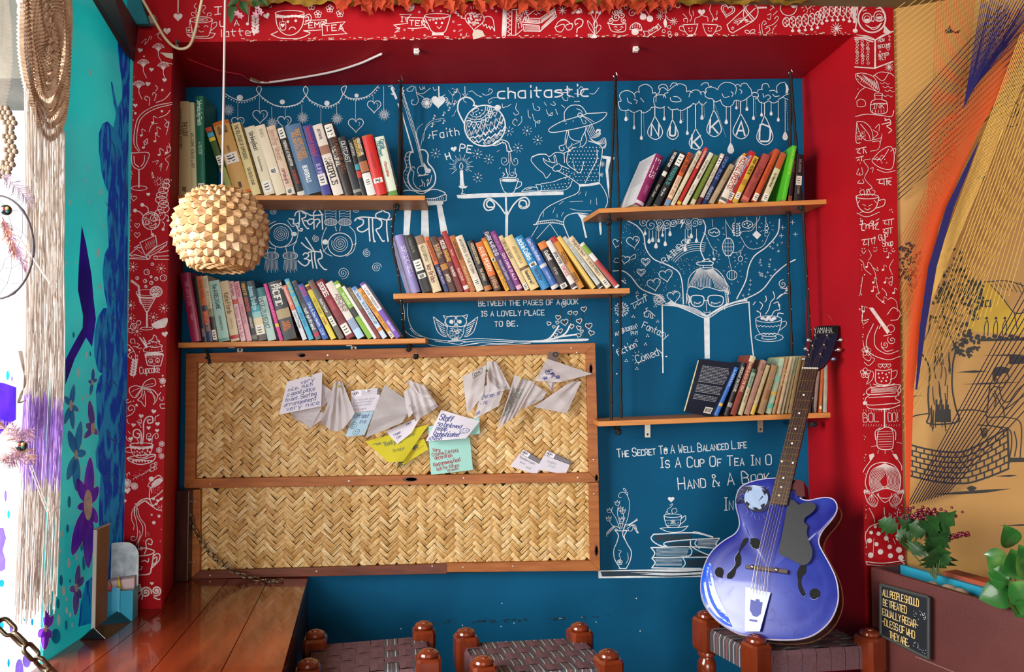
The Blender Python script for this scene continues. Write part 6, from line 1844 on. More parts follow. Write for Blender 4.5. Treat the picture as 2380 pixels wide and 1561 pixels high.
for i in range(22):
 v = .12 + i * .026 + (i > 11) * .03 + (i > 17) * .03
 if v > .8:
  break
 u = .12
 while u < .84:
  w = random.uniform(.03, .09)
  ik.rib([(u, v), (min(u + w, .88), v)], .0075)
  u += w + .018
ik.build('back_cover_text', inkmat('b9bcc4'), cov)
ik = Ink(lambda u, v: coverF(u, v, .0012), (0, 0, 0))
ik.fillp([(.6, .84), (.86, .84), (.86, .95), (.6, .95)])
ik.build('barcode_label', labelm, cov)
ik = Ink(lambda u, v: coverF(u, v, .0018), (0, 0, 0))
u = .63
while u < .83:
 w = random.choice((.004, .007, .01))
 ik.rib([(u, .86), (u, .925)], w)
 u += w + random.choice((.006, .009))
ik.build('barcode', inkmat('1a1a1a'), cov)
# ================================================================= BAMBOO PIN BOARD
pine = mat('frame_pine', 'ab6630', .5, col2='8a4a20', scale=7, stretch=(1.5, 12, 12), spec=.35, lo=.3, hi=.75)
bam = mat('bamboo_strip', 'ffffff', .5, col2='c9a878', scale=26, stretch=(4, 4, 4), spec=.35, island=['b5884a', 'd2a868', 'e0bd82', 'c99c58', 'ecd09c', 'bf9150', 'dcb477', 'e4c48a'], lo=.35, hi=.85)
darkback = mat('dark_backing', '1d130a', .9)
knot = mat('wood_knot', '4a2210', .5, col2='6a3416', scale=40)
steel = mat('screw_steel', 'b9b3a8', .35, 1.0)
Q5 = lambda x, y: (400 + x / 2.3333, 780 + y / 2.3333)
YR = .342                              # front of the rails
P5 = lambda x, y, yy=YR: PY(*Q5(x, y), yy)
board = thing('pin_board', 'framed woven bamboo board with two panels, leaning on the blue wall', 'pin board', PY(910, 1335, .36))
def rail(pts, name='frame_rail', th=.032, m=pine):
 mb = MB()
 mb.prism([P5(*p) for p in pts], (0, th, 0))
 return mb.build(name, m, board, bevel=.0015)
rail([(75, 97), (2295, 38), (2245, 95), (133, 147)])
rail([(2295, 38), (2315, 790), (2262, 742), (2245, 95)])
rail([(75, 97), (133, 147), (123, 775), (65, 828)])
rail([(123, 775), (2262, 742), (2312, 792), (66, 828)])
rail([(95, 835), (152, 833), (148, 1276), (100, 1316)])
rail([(2262, 797), (2313, 795), (2322, 1275), (2268, 1222)])
rail([(148, 1276), (1490, 1238), (1490, 1290), (100, 1318)], m=mat('dark_red_pine', '71351c', .45, col2='5c2613', scale=7, stretch=(1.5, 12, 12)))
rail([(1490, 1235), (2268, 1222), (2322, 1275), (1490, 1282)])
m = MB()
m.prism([P5(*p, .372) for p in ((80, 110), (2290, 50), (2316, 1270), (105, 1310))], (0, .008, 0))
m.build('backing_panel', darkback, board)
def weave(poly, seed):
 rnd = random.Random(seed)
 P = [P5(*p, .362) for p in poly]
 xs, zs = [p.x for p in P], [p.z for p in P]
 x0, x1, z0, z1 = min(xs), max(xs), min(zs), max(zs)
 def top(x):
  return P[0].z + (P[1].z - P[0].z) * (x - P[0].x) / (P[1].x - P[0].x)
 def bot(x):
  return P[3].z + (P[2].z - P[3].z) * (x - P[3].x) / (P[2].x - P[3].x)
 c = .0168
 r2 = 2 ** .5
 mb = MB()
 cx, cz = x0, z0
 N_ = int((x1 - x0 + z1 - z0) / c / r2 * 1.5) + 12
 def seg(cu, cv, along_u):
  """cu, cv centre in cell units along the two diagonals"""
  L = 1.5 + rnd.uniform(-.12, .12)
  hw = .47 + rnd.uniform(-.05, .03)
  X, Z = cx + (cu - cv) * c / r2, cz + (cu + cv) * c / r2
  if not (x0 - .02 < X < x1 + .003 and bot(X) - .008 < Z < top(X) + .016):
   return
  a = Vector((1, 0, 1)) / r2 if along_u else Vector((-1, 0, 1)) / r2
  b = Vector((-1, 0, 1)) / r2 if along_u else Vector((1, 0, 1)) / r2
  ang = rnd.uniform(-.05, .05)
  a, b = a * cos(ang) + b * sin(ang), b * cos(ang) - a * sin(ang)
  parts = [(-hw, hw)] if rnd.random() < .62 else [(-hw, (g := rnd.uniform(-.2, .2)) - .02), (g + .02, hw)]
  for (w0, w1) in parts:
   lift = rnd.uniform(-.0006, .0006)
   vs = []
   st = (-1, -.62, 0, .62, 1)
   for s_ in st:
    hgt = (.0042, .0085, .0102, .0085, .0042)[st.index(s_)] * .75 + lift
    for w, e in ((w0, -.0009), ((w0 + w1) / 2, 0), (w1, -.0009)):
     p = Vector((X, .3695, Z)) + a * (s_ * L * c) + b * (w * c)
     vs.append(p - VY * (hgt + e))
   fs = []
   for i in range(4):
    for k in range(2):
     q = (i * 3 + k, i * 3 + k + 1, i * 3 + k + 4, i * 3 + k + 3)
     fs.append(q if along_u else q[::-1])
   mb.add(vs, fs)
 for j in range(-N_, N_):
  for k in range(-N_ // 6 - 1, N_ // 6 + 1):
   seg(j + 6 * k + 1.5, j + .5, True)
   seg(j + .5, j - 6 * k - 4 + .5 - 1 + .5 + .5, False)
 return mb.build('woven_bamboo', bam, board)
weave([(133, 147), (2245, 95), (2262, 742), (123, 775)], 3)
weave([(152, 833), (2262, 797), (2268, 1222), (148, 1276)], 5)
for x, y in ((843, 105), (2165, 65), (1322, 98), (205, 805), (958, 788), (1580, 772), (2200, 770), (2285, 672), (125, 898), (118, 1228), (205, 1300), (783, 1277), (1410, 1250), (1577, 1256), (1848, 1250), (2288, 857), (2195, 90)):
 mb = MB()
 mb.lathe([(.0001, 0), (.0034, 0), (.003, .0012), (.0001, .0016)], 10, Matrix.Translation(P5(x, y, YR)) @ Matrix.Rotation(pi / 2, 4, 'X'))
 mb.build('screw', steel, board)
for x, y, r1, r2 in ((700, 105, .03, .012), (1290, 778, .05, .012), (2270, 180, .012, .028), (2300, 1165, .012, .03), (2300, 770, .012, .02), (190, 120, .02, .008)):
 ik = Ink(lambda u, v: P5(x + u * 1400, y + v * 1400, YR - .0006), (0, 0, 0))
 for i in range(3):
  f = 1 - i * .3
  ik.el(0, r1 * .1 * i, 0, r1 * f * .6, r2 * f * .8, n=16)
 ik.build('knot', knot, board)
# ================================================================= NOTES AND NAPKINS PINNED TO THE BOARD
N1 = (630, 800, 4.879)
N2 = (980, 800, 4.879)
napkin_m = mat('napkin', 'd4cdd0', .85, col2='c4bcc0', scale=12, transl=.25)
paper_m = mat('white_note', 'e2dde8', .8, transl=.2)
class Sheet:
 def __init__(s, K, quad, ytop, ybot, crumple=0.0, folds=8, pleats=0, sag=0.0, curl=0.0, seed=1):
  r = random.Random(seed)
  s.c = []
  for i, (x, y) in enumerate(quad):
   yy = (ytop if i < 2 else ybot)
   s.c.append(PY(K[0] + x / K[2], K[1] + y / K[2], yy))
  s.cr, s.curl, s.sag, s.pl = crumple, curl, sag, pleats
  s.folds = [(cos(a), sin(a), r.uniform(.2, .8), r.uniform(.4, 1)) for a in [r.uniform(0, pi) for _ in range(folds)]]
  s.ph = r.uniform(0, 6)
 def __call__(s, u, v, off=0.0):
  a, b, c, d = s.c
  p = a.lerp(b, u).lerp(d.lerp(c, u), v)
  if s.sag:
   p = p - VZ * s.sag * sin(pi * u) * v
  h = 0.0
  for (cx, cy, t, w) in s.folds:
   e = abs(u * cx + v * cy - t)
   h += w * max(0, .24 - e)
  h *= s.cr * 1.7
  if s.pl:
   h += s.cr * .5 * abs(((u * s.pl + s.ph + .25 * v) % 1) - .5) * (.35 + .65 * v)
  h += s.curl * (sin(pi * u) * .5 + v * v * .5)
  return p - VY * (h + off)
def sheet(name, label, cat, K, quad, ytop, ybot, m, group='notes and napkins on the bamboo board', nu=14, nv=14, **k):
 S_ = Sheet(K, quad, ytop, ybot, **k)
 mb = MB()
 mb.add([S_(i / nu, j / nv) for j in range(nv + 1) for i in range(nu + 1)], [(j * (nu + 1) + i, j * (nu + 1) + i + 1, (j + 1) * (nu + 1) + i + 1, (j + 1) * (nu + 1) + i) for j in range(nv) for i in range(nu)])
 o = mb.build(name, m, smooth=not k.get('crumple'))
 tag(o, label, cat, group)
 S_.o = o
 return S_
def write(S_, lines, col, name='handwriting'):
 """lines: (text, u, v, width in u, height in v[, angle])"""
 ik = Ink(lambda u, v: S_(min(max(u, 0), 1), min(max(v, 0), 1), .0009), (0, 0, 0))
 for t in lines:
  tx, u, v, w, h = t[:5]
  h *= 1.15
  q = w / max(1e-6, text_width(tx, h))
  ik.text(tx, u, v, h, h * .12, t[5] if len(t) > 5 else 0, q, q, jit=.06)
 return ik.build(name, inkmat(col), S_.o)
def formhead(S_, v=.2, small=False):
 ik = Ink(lambda a, b: S_(a, b, .0006), (0, 0, 0))
 ik.fillp([(.0, .0), (1, .0), (1, v), (0, v)])
 ik.build('printed_header', inkmat('4a444a'), S_.o)
 ik = Ink(lambda a, b: S_(a, b, .0011), (0, 0, 0))
 ik.fillp([(.015, .02), (.36, .02), (.36, v - .02), (.015, v - .02)])
 ik.build('logo_box', inkmat('e2dde8'), S_.o)
 ik = Ink(lambda a, b: S_(a, b, .0015), (0, 0, 0))
 ik.el(.022, .12, v * .5, .06, v * .3, n=14)
 ik.el(0, .12, v * .5, .032, v * .16, n=10)
 ik.text('Rs', .2, v * .6, v * .38, .012, 0, .9, .5)
 ik.build('logo', inkmat('2a2428'), S_.o)
 ik = Ink(lambda a, b: S_(a, b, .0013), (0, 0, 0))
 for i in range(3):
  x = .39
  while x < .95:
   w = random.uniform(.03, .08)
   ik.rib([(x, v * (.25 + .25 * i)), (min(x + w, .97), v * (.25 + .25 * i))], .018)
   x += w + .015
 ik.build('header_print', inkmat('b0a8b0'), S_.o)
sheet('napkin', 'white napkin poking out beside the "very nice" note', 'napkin', N1, [(540, 415), (735, 552), (600, 700), (520, 700)], .338, .33, napkin_m, crumple=.01, seed=4)
sheet('napkin', 'white napkin hanging lowest under the "very nice" note', 'napkin', N1, [(380, 730), (596, 770), (588, 850), (430, 955)], .336, .326, napkin_m, crumple=.012, seed=5)
sheet('napkin', 'white napkin directly under the "very nice" note', 'napkin', N1, [(200, 760), (585, 700), (455, 945), (285, 850)], .332, .318, napkin_m, crumple=.014, seed=6)
n = sheet('note', 'white note with blue handwriting praising a very nice place', 'note', N1, [(180, 425), (580, 312), (572, 700), (95, 795)], .326, .31, paper_m, curl=.012, seed=7)
write(n, [('very', .42, .2, .4, .1, 0), ('nice. such', .1, .33, .7, .1, 0), ('a good place', .1, .48, .8, .1), ('to eat. Seating', .08, .64, .9, .1), ('arrangement', .08, .79, .86, .1), ('very nice', .16, .93, .8, .1)], '23307a')
n = sheet('napkin', 'gathered white napkin hung by a yellow pin', 'napkin', N1, [(722, 425), (802, 410), (955, 775), (580, 885)], .335, .31, napkin_m, crumple=.045, folds=3, pleats=4, sag=.05, seed=8, nu=28, nv=18)
n = sheet('form_card', 'white form card with dark header at the blue note', 'card', N1, [(905, 525), (1240, 490), (1215, 745), (915, 775)], .343, .338, paper_m, curl=.004, seed=9)
formhead(n, .3)
write(n, [('The food was good', .05, .48, .85, .07), ('we loved this place', .06, .6, .8, .07), ('thank you so much', .06, .72, .75, .07), ('visit again', .1, .9, .5, .07)], '9a94a8')
n = sheet('note', 'light blue note with smileys drawn on it', 'note', N1, [(935, 772), (1168, 755), (1062, 1025), (845, 1045)], .338, .328, mat('blue_note', 'b4d3e8', .8, transl=.2), curl=.01, seed=10)
write(n, [('Off spot', .12, .22, .8, .14, 4), ('me', .5, .48, .35, .14)], '2a3a6a')
ik = Ink(lambda u, v: n(u, v, .001), (0, 0, 0))
for x, y in ((.25, .55), (.5, .84)):
 ik.el(.02, x, y, .16, .13, n=16)
 ik.dots(.025, f'{x - .05} {y - .03} {x + .05} {y - .03}')
 ik.c(.018, f'{x - .07} {y + .03} {x} {y + .07} {x + .07} {y + .03}')
ik.build('smiley', inkmat('1f6a6a'), n.o)
sheet('napkin', 'folded white napkin behind the big grey one', 'napkin', N1, [(1550, 400), (1745, 470), (1905, 700), (1640, 870)], .335, .312, napkin_m, crumple=.035, pleats=3, seed=11, nu=20)
n = sheet('note', 'yellow note behind, lettered with the word life', 'note', N1, [(1500, 1150), (1735, 1070), (1782, 1190), (1420, 1415)], .342, .338, mat('yellow_note', 'd8cc2e', .8, transl=.25), seed=12)
write(n, [('life', .5, .5, .3, .3, -10), ('bee', .03, .96, .22, .3, 0)], '2a2a18')
ik = Ink(lambda u, v: n(u, v, .001), (0, 0, 0))
ik.rib([(.45, .62), (.9, .5)], .03)
ik.build('underline', inkmat('b03020'), n.o)
n = sheet('note', 'large yellow note saying thank you', 'note', N1, [(1065, 1100), (1790, 905), (1500, 1325), (1330, 1330)], .336, .322, MATS['yellow_note'], curl=.012, seed=13)
write(n, [('Thank you...', .24, .36, .5, .14), ('* * lovely', .06, .26, .22, .09), ('so nice', .4, .64, .4, .11), ('place', .62, .25, .25, .09)], '6a6a18')
n = sheet('form_card', 'white form card under the big grey napkin', 'card', N1, [(1300, 985), (1700, 815), (1595, 1000), (1432, 1130)], .33, .318, paper_m, seed=14)
write(n, [('Name', .12, .5, .3, .14), ('Date', .15, .75, .25, .12), ('no', .6, .2, .15, .16)], '4a4a7a')
n = sheet('napkin', 'white napkin with a few green words beside the grey one', 'napkin', N1, [(1500, 540), (1620, 465), (1728, 645), (1560, 835)], .32, .304, napkin_m, crumple=.02, seed=15)
write(n, [('nice', .2, .7, .5, .12, 20), ('cafe', .25, .85, .5, .12, 20)], '1f5a44')
sheet('napkin', 'big grey crumpled napkin over the yellow note', 'napkin', N1, [(1285, 455), (1612, 672), (1490, 885), (1068, 1062)], .322, .3, mat('grey_napkin', 'bdb6b8', .85, col2='ada6a8', scale=10, transl=.2), crumple=.022, folds=6, seed=16, nu=18, nv=18)
sheet('note', 'mint green note tucked behind the staff note', 'note', N2, [(80, 930), (655, 828), (660, 1012), (75, 1110)], .342, .338, mat('mint_note', 'a6dcd2', .8, transl=.2), seed=17)
n = sheet('note', 'mint green note with red handwriting about decoration', 'note', N2, [(80, 1105), (545, 1050), (582, 1420), (108, 1475)], .345, .338, MATS['mint_note'], curl=.008, seed=18)
write(n, [('Very', .08, .33, .22, .1), ('Creative 2 Artistic', .06, .45, .8, .09, -4), ('decoration', .12, .56, .5, .1, -4), ('Keep growing. Good', .08, .76, .8, .1, -6), ('luck for future', .14, .9, .66, .09, -6), ('growth', .4, .97, .3, .08, -6)], '8a2430')
n = sheet('note', 'white note with blue handwriting about the staff', 'note', N2, [(222, 742), (662, 868), (505, 1062), (48, 1095)], .328, .312, paper_m, curl=.016, seed=19)
write(n, [('Staff', .06, .3, .4, .17), ('so beloved', .08, .5, .72, .14), ('people.', .1, .64, .36, .12), ('Sophisticated', .1, .86, .8, .15), ('Khush', .06, .98, .36, .1)], '23307a')
ik = Ink(lambda u, v: n(u, v, .001), (0, 0, 0))
ik.el(.014, .82, .6, .11, .13, n=18).dots(.018, '.78 .56 .86 .56').c(.013, '.76 .63 .82 .68 .88 .62')
ik.build('smiley', inkmat('2a3a8a'), n.o)
sheet('napkin', 'white napkin at the back under the green pin', 'napkin', N2, [(735, 190), (850, 195), (1008, 505), (740, 560)], .338, .322, napkin_m, crumple=.03, pleats=3, seed=20, nu=20)
n = sheet('napkin', 'white napkin with a stamped corner under the green pin', 'napkin', N2, [(465, 370), (735, 225), (700, 570), (518, 805)], .332, .316, napkin_m, crumple=.024, seed=21, nu=18)
ik = Ink(lambda a, b: n(a, b, .001), (0, 0, 0))
ik.rib([(.42, .04), (.82, .04), (.82, .2), (.42, .2)], .014, True)
ik.el(.018, .53, .12, .05, .05, n=10)
ik.text('Rs', .64, .16, .07, .012, 0)
ik.build('stamp', inkmat('2a2428'), n.o)
n = sheet('napkin', 'white napkin dated in blue ink', 'napkin', N2, [(700, 470), (955, 455), (870, 700), (588, 850)], .318, .3, napkin_m, crumple=.018, folds=4, seed=22, nu=18)
write(n, [('2nd sep. 18', .1, .42, .85, .12), ('- Mc', .1, .64, .36, .11), ('cafe', .04, .9, .2, .1)], '23307a')
sheet('napkin', 'smooth white napkin behind the one with green writing', 'napkin', N2, [(1265, 440), (1418, 540), (1372, 622), (1120, 745)], .336, .322, napkin_m, crumple=.012, seed=23)
n = sheet('napkin', 'crumpled napkin with green capitals under a yellow pin', 'napkin', N2, [(1055, 345), (1285, 430), (1075, 800), (858, 950)], .332, .3, napkin_m, crumple=.04, pleats=4, folds=4, seed=24, nu=26, nv=18)
write(n, [('LOVED', .14, .34, .5, .08), ('THE FOOD', .1, .46, .6, .08), ('GREAT', .1, .58, .5, .08), ('VERY', .1, .7, .4, .08), ('HAPPY', .1, .82, .5, .08)], '17603c')
n = sheet('form_card', 'brown card end showing above the blue written napkin', 'card', N2, [(1440, 85), (1556, 82), (1548, 200), (1424, 170)], .34, .332, mat('brown_card', '6a5650', .7), seed=25)
ik = Ink(lambda a, b: n(a, b, .001), (0, 0, 0))
ik.el(.12, .68, .3, .2, .22, n=12)
ik.build('logo', inkmat('1a1414'), n.o)
sheet('napkin', 'small napkin tip hanging under the blue written napkin', 'napkin', N2, [(1390, 400), (1512, 415), (1492, 552), (1440, 480)], .33, .322, napkin_m, crumple=.01, seed=26)
n = sheet('napkin', 'napkin with blue writing stretching onto the frame', 'napkin', N2, [(1420, 160), (1935, 335), (1570, 428), (1285, 415)], .326, .306, napkin_m, crumple=.026, folds=6, seed=27, nu=20, nv=16)
write(n, [('Hello', .1, .5, .28, .16, 50), ('we will', .3, .55, .34, .13, 55), ('come', .5, .62, .26, .12, 58), ('again', .2, .8, .2, .12, 50)], '23307a')
sheet('napkin', 'triangular folded white napkin low beside the frame', 'napkin', N2, [(1690, 420), (1812, 418), (1642, 782), (1268, 708)], .334, .316, napkin_m, crumple=.016, folds=4, pleats=2, seed=28)
n = sheet('form_card', 'white form card tucked in the lower rail, partly covered', 'card', N2, [(1155, 1185), (1385, 1330), (1300, 1475), (1000, 1380)], .3515, .3515, paper_m, seed=29)
formhead(n, .27)
write(n, [('The place is good', .06, .45, .8, .09), ('love', .2, .66, .24, .08), ('visit', .5, .8, .24, .08)], '7a7488')
n = sheet('form_card', 'white form card tucked in the lower rail, fully shown', 'card', N2, [(1420, 1195), (1700, 1325), (1630, 1475), (1300, 1415)], .3485, .3485, paper_m, seed=30)
formhead(n, .27)
write(n, [('so good', .2, .55, .4, .12), ('stay', .3, .74, .3, .11)], 'b8b2c0')
def pin(x, y, yy, col, label):
 p = PY(x, y, yy)
 r = thing('push_pin', label, 'pin', p, 'push pins on the bamboo board')
 M = Matrix.Translation(p) @ Matrix.Rotation(pi / 2, 4, 'X')
 mb = MB()
 mb.lathe([(.0001, -.001), (.0042, 0), (.0042, .0015), (.0022, .0025), (.0024, .006), (.0045, .008), (.004, .0095), (.0001, .0098)], 12, M)
 mb.build('pin_head', mat('pin_' + col, col, .3), r, smooth=True)
 mb = MB()
 mb.tube([p + VY * .0005, p + VY * .02], .0006, 5)
 mb.build('pin_needle', steel, r)
pin(720, 873, .318, 'c8c020', 'yellow push pin in the "very nice" note')
pin(786.5, 897, .318, 'c8c021', 'yellow push pin in the gathered napkin')
pin(1131, 861, .308, '1c6a3a', 'green push pin in the stamped napkin')
pin(1210, 879, .312, 'd0c41e', 'yellow push pin in the green written napkin')
pin(853, 907, .338, 'f2f0f0', 'white push pin in the form card header')
# ================================================================= TABLE
ZT = .46
tabm = mat('table_varnish', '7e3218', .16, col2='5f2311', scale=3, stretch=(6, 1.2, 6), coat=.5, spec=.5)
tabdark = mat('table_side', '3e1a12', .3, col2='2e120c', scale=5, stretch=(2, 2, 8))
crack = mat('dark_joint', '160a06', .9)
rb, rf = PZ(716, 1340, ZT), PZ(655, 1561, ZT)
rdir = (rf - rb).normalized()
rfe = rb + rdir * 1.6
tb = thing('wooden_table', 'low varnished red brown plank table by the painted glass', 'table', ((rb + rfe) / 2).xy.to_3d())
yb = rb.y
xr0 = OL + (BL - OL) * yb / YB
poly = [Vector((XL + .004, rfe.y, 0)), rfe.xy.to_3d(), rb.xy.to_3d(), Vector((xr0 + .004, yb, 0)), Vector((OL + .004, -.004, 0)), Vector((XL + .004, -.004, 0))]
def clip(poly, p, d, keep):
 """keep the side of line p + t d where cross has the sign of keep"""
 out = []
 f = lambda q: keep * (d.x * (q.y - p.y) - d.y * (q.x - p.x))
 for i in range(len(poly)):
  a, b = poly[i - 1], poly[i]
  fa, fb = f(a), f(b)
  if (fa >= 0) != (fb >= 0):
   out.append(a.lerp(b, fa / (fa - fb)))
  if fb >= 0:
   out.append(b)
 return out
cuts = [((616, 1361), (521, 1547)), ((475.7, 1413), (365.7, 1544)), ((297, 1478.6), (217, 1541))]
lines = []
for a, b in cuts:
 pa, pb = PZ(*a, ZT), PZ(*b, ZT)
 lines.append((pa, (pb - pa).normalized()))
rest = poly
for i in range(4):
 if i < 3:
  p, d = lines[i]
  nrm = Vector((d.y, -d.x, 0)) * .0012
  pl = clip(rest, p + nrm * (1 if (rb - p).dot(nrm) > 0 else -1), d, 1 if (d.x * (rb.y - p.y) - d.y * (rb.x - p.x)) > 0 else -1)
  rest = clip(rest, p - nrm * (1 if (rb - p).dot(nrm) > 0 else -1), d, -1 if (d.x * (rb.y - p.y) - d.y * (rb.x - p.x)) > 0 else 1)
 else:
  pl = rest
 mb = MB()
 mb.prism([Vector((q.x, q.y, ZT)) for q in pl], (0, 0, -.03))
 mb.build('plank', tabm, tb)
mb = MB()
inn = rdir.cross(VZ) * (1 if rdir.cross(VZ).x < 0 else -1) * .03
a, b = rb - rdir * -.012, rfe
z1 = ZT - .031
mb.hexa(*[Vector((q.x, q.y, z)) for q, z in ((b, 0), (a, 0), (a, z1), (b, z1), (b + inn, 0), (a + inn, 0), (a + inn, z1), (b + inn, z1))])
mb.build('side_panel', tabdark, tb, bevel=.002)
mb = MB()
mb.box((XL + .01, rfe.y + .02, ZT - .09), (rfe.x - .06, rfe.y + .05, ZT - .031))
mb.box((XL + .01, -.06, ZT - .09), (rb.x - .09, -.03, ZT - .031))
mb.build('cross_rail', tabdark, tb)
for x, y in ((XL + .05, rfe.y + .06), (XL + .05, -.07)):
 mb = MB()
 mb.box((x - .03, y - .03, 0), (x + .03, y + .03, ZT - .031))
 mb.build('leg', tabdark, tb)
p0, p1 = PY(407, 1240, .30), PY(438, 1240, .30)
pt = PY(420, 1140, .30)
mb = MB()
mb.box((p0.x, .30, ZT + .001 if yb > .3 else 0), (p1.x, .338, pt.z))
o = mb.build('wooden_post', mat('post_wood', '43201a', .35, col2='31140f', scale=6, stretch=(9, 9, 1.5)), bevel=.003)
tag(o, 'dark brown wooden post in the niche corner beside the bamboo board', 'post')
# ================================================================= CHAINS
def chain(name, label, pts, L, r, m, wid=.62):
 P = spline(pts, 12)
 acc, path = 0.0, [P[0]]
 for i in range(1, len(P)):
  path.append(P[i])
 pitch = L - 2.2 * r
 out, d, i = [P[0]], 0.0, 0
 for a, b in zip(P, P[1:]):
  seg = (b - a).length
  while d + seg >= pitch:
   t = (pitch - d) / seg
   a = a.lerp(b, t)
   out.append(a.copy())
   seg = (b - a).length
   d = 0.0
  d += seg
 mb = MB()
 for k in range(len(out) - 1):
  a, b = out[k], out[k + 1]
  ax = (b - a).normalized()
  side = ax.cross(VZ if abs(ax.z) < .9 else VX).normalized()
  up = side.cross(ax)
  A = radians(38 if k % 2 else 128)
  s_ = side * cos(A) + up * sin(A)
  c = (a + b) / 2
  hl, hw = L / 2 - r, L * wid / 2 - r
  pts2 = []
  for j in range(18):
   t = 2 * pi * j / 18
   u, v = cos(t), sin(t)
   pts2.append(c + ax * (hl - hw + hw * abs(u)) * (1 if u > 0 else -1) + s_ * hw * v)
  mb.tube(pts2, r, 6, True)
 o = mb.build(name, m, smooth=True)
 return tag(o, label, 'chain', 'iron chains')
iron = mat('chain_iron', '8a7c66', .38, 1.0, col2='5f5446', scale=60)
c0 = [PY(436, 1172, .325), PY(456, 1240, .318), PY(498, 1296, .312), PY(548, 1330, .306), PY(600, 1346, .30), PZ(640, 1349, ZT + .008), PZ(668, 1346, ZT + .006)]
chain('chain', 'thin iron chain sagging from the post to the table corner', c0, .030, .0026, iron)
chain('chain', 'thick iron chain crossing the lower window corner', [onp(-60, 1385, CAM + FWD * 1.45, FWD), onp(20, 1462, CAM + FWD * 1.45, FWD), onp(80, 1522, CAM + FWD * 1.47, FWD), onp(140, 1590, CAM + FWD * 1.5, FWD)], .044, .0042, iron)
# ================================================================= STOOLS
stoolw = mat('stool_varnish', '7a3016', .18, col2='652611', scale=6, stretch=(3, 3, 1), coat=.5)
mauve = mat('mauve_webbing', '6b474c', .8, col2='573a40', scale=180, bump=.4, bscale=500)
greyw = mat('grey_webbing', '4c4a50', .8, col2='3f3d44', scale=180, bump=.4, bscale=500)
palew = mat('pale_thread', 'b3a79c', .8)
redw = mat('red_thread', '8c4a42', .8)
def make_stool(label, A, B, C, ztop, warp, weft, seat=True):
 """A, B, C: tops of three legs (B and C both next to A)"""
 A, B, C = [Vector((p.x, p.y, 0)) for p in (A, B, C)]
 D = B + C - A
 ctr = (A + D) / 2
 st = thing('woven_stool', label, 'stool', ctr, 'low woven stools in front of the niche')
 u, v = (B - A), (C - A)
 un, vn = u.normalized(), v.normalized()
 R = Matrix((un, VZ.cross(un), VZ)).transposed().to_4x4()
 s_ = ztop / .405
 for P in (A, B, C, D):
  mb = MB()
  M = Matrix.Translation(P) @ R
  mb.lathe([(.0001, .4055), (.011, .405), (.0135, .4035), (.014, .4015), (.021, .4005), (.029, .3955), (.0315, .389), (.03, .384), (.027, .3805)], 24, M)
  w, z1, z2, ch = .0375, .3825, .272, .010
  pr = [(w - ch, -w), (w, -w + ch), (w, w - ch), (w - ch, w), (-w + ch, w), (-w, w - ch), (-w, -w + ch), (-w + ch, -w)]
  k = .85
  rings = [(k, z1), (1, z1 - .008), (1, z2 + .012), (k, z2)]
  vs = [M @ Vector((x * f, y * f, z)) for f, z in rings for x, y in pr]
  fs = [tuple(range(7, -1, -1)), tuple(range(24, 32))]
  for i in range(3):
   for j in range(8):
    q = (j + 1) % 8
    fs.append((i * 8 + j, i * 8 + q, (i + 1) * 8 + q, (i + 1) * 8 + j)[::-1])
  mb.add(vs, fs)
  mb.lathe([(.026, z2 + .001), (.03, .264), (.03, .256), (.021, .25), (.022, .244), (.029, .236), (.033, .215), (.031, .195), (.024, .17), (.02, .15), (.02, .14), (.028, .132), (.03, .122), (.024, .112), (.022, .1), (.027, .06), (.024, .02), (.018, .0)], 24, M)
  mb.build('leg', stoolw, st, smooth=2)
 zs, drop = .352 * s_, .07
 nw, nf = max(4, round(u.length / .046)), max(4, round(v.length / .046))
 def tape(base, along, across, n_, i, cnt, ph, m, sub, offs):
  """one tape running along `along`, at position i of cnt across `across`"""
  mb = MB()
  w = across.length / cnt
  c0_ = base + across * ((i + .5) / cnt)
  an = across.normalized()
  ln = along.normalized()
  L = along.length
  prof = [(-.012 - offs, zs - drop), (-.013 - offs, zs - .012), (-.006, zs + .001 + offs)]
  for k2 in range(n_ * 2 + 1):
   t = k2 / (n_ * 2)
   cell = min(int(t * n_), n_ - 1)
   up = .0022 if (cell + ph) % 2 == 0 else -.0022
   if k2 % 2 == 0 and 0 < k2 < n_ * 2:
    up = 0
   prof.append((t * L, zs + up))
  prof += [(L + .006, zs + .001 + offs), (L + .013 + offs, zs - .012), (L + .012 + offs, zs - drop)]
  for ci, (f0, f1, mi) in enumerate(sub):
   mb.cur = mi
   vs = []
   for (d_, z) in prof:
    for f in (f0, f1):
     vs.append(c0_ + ln * d_ + an * w * (f - .5) * .97 + VZ * z)
   mb.add(vs, [(2 * q, 2 * q + 1, 2 * q + 3, 2 * q + 2) for q in range(len(prof) - 1)])
  return mb
 strip = [(0, .2, 0), (.2, .26, 1), (.26, .46, 0), (.46, .52, 2), (.52, .78, 0), (.78, .84, 1), (.84, 1, 0)]
 plain = [(0, 1, 0)]
 for i in range(nw):
  p = warp(i)
  mb = tape(A, v, u, nf, i, nw, i, None, strip if p else plain, .0)
  mb.build('seat_tape', [greyw, palew, redw] if p else [mauve], st)
 for j in range(nf):
  p = weft(j)
  mb = tape(A, u, v, nw, j, nf, j + 1, None, strip if p else plain, .0)
  mb.build('seat_tape', [greyw, palew, redw] if p else [mauve], st)
 for P, Q in ((A, B), (A, C), (B, D), (C, D)):
  mb = MB()
  mb.tube([P + VZ * (zs - .028), Q + VZ * (zs - .028)], .010, 8)
  mb.build('seat_rail', stoolw, st)
 for P, Q, z in ((A, B, .12), (C, D, .12)):
  mb = MB()
  mb.tube([P + VZ * z, Q + VZ * z], .012, 8)
  mb.build('stretcher', stoolw, st)
 return st
ZS = .405
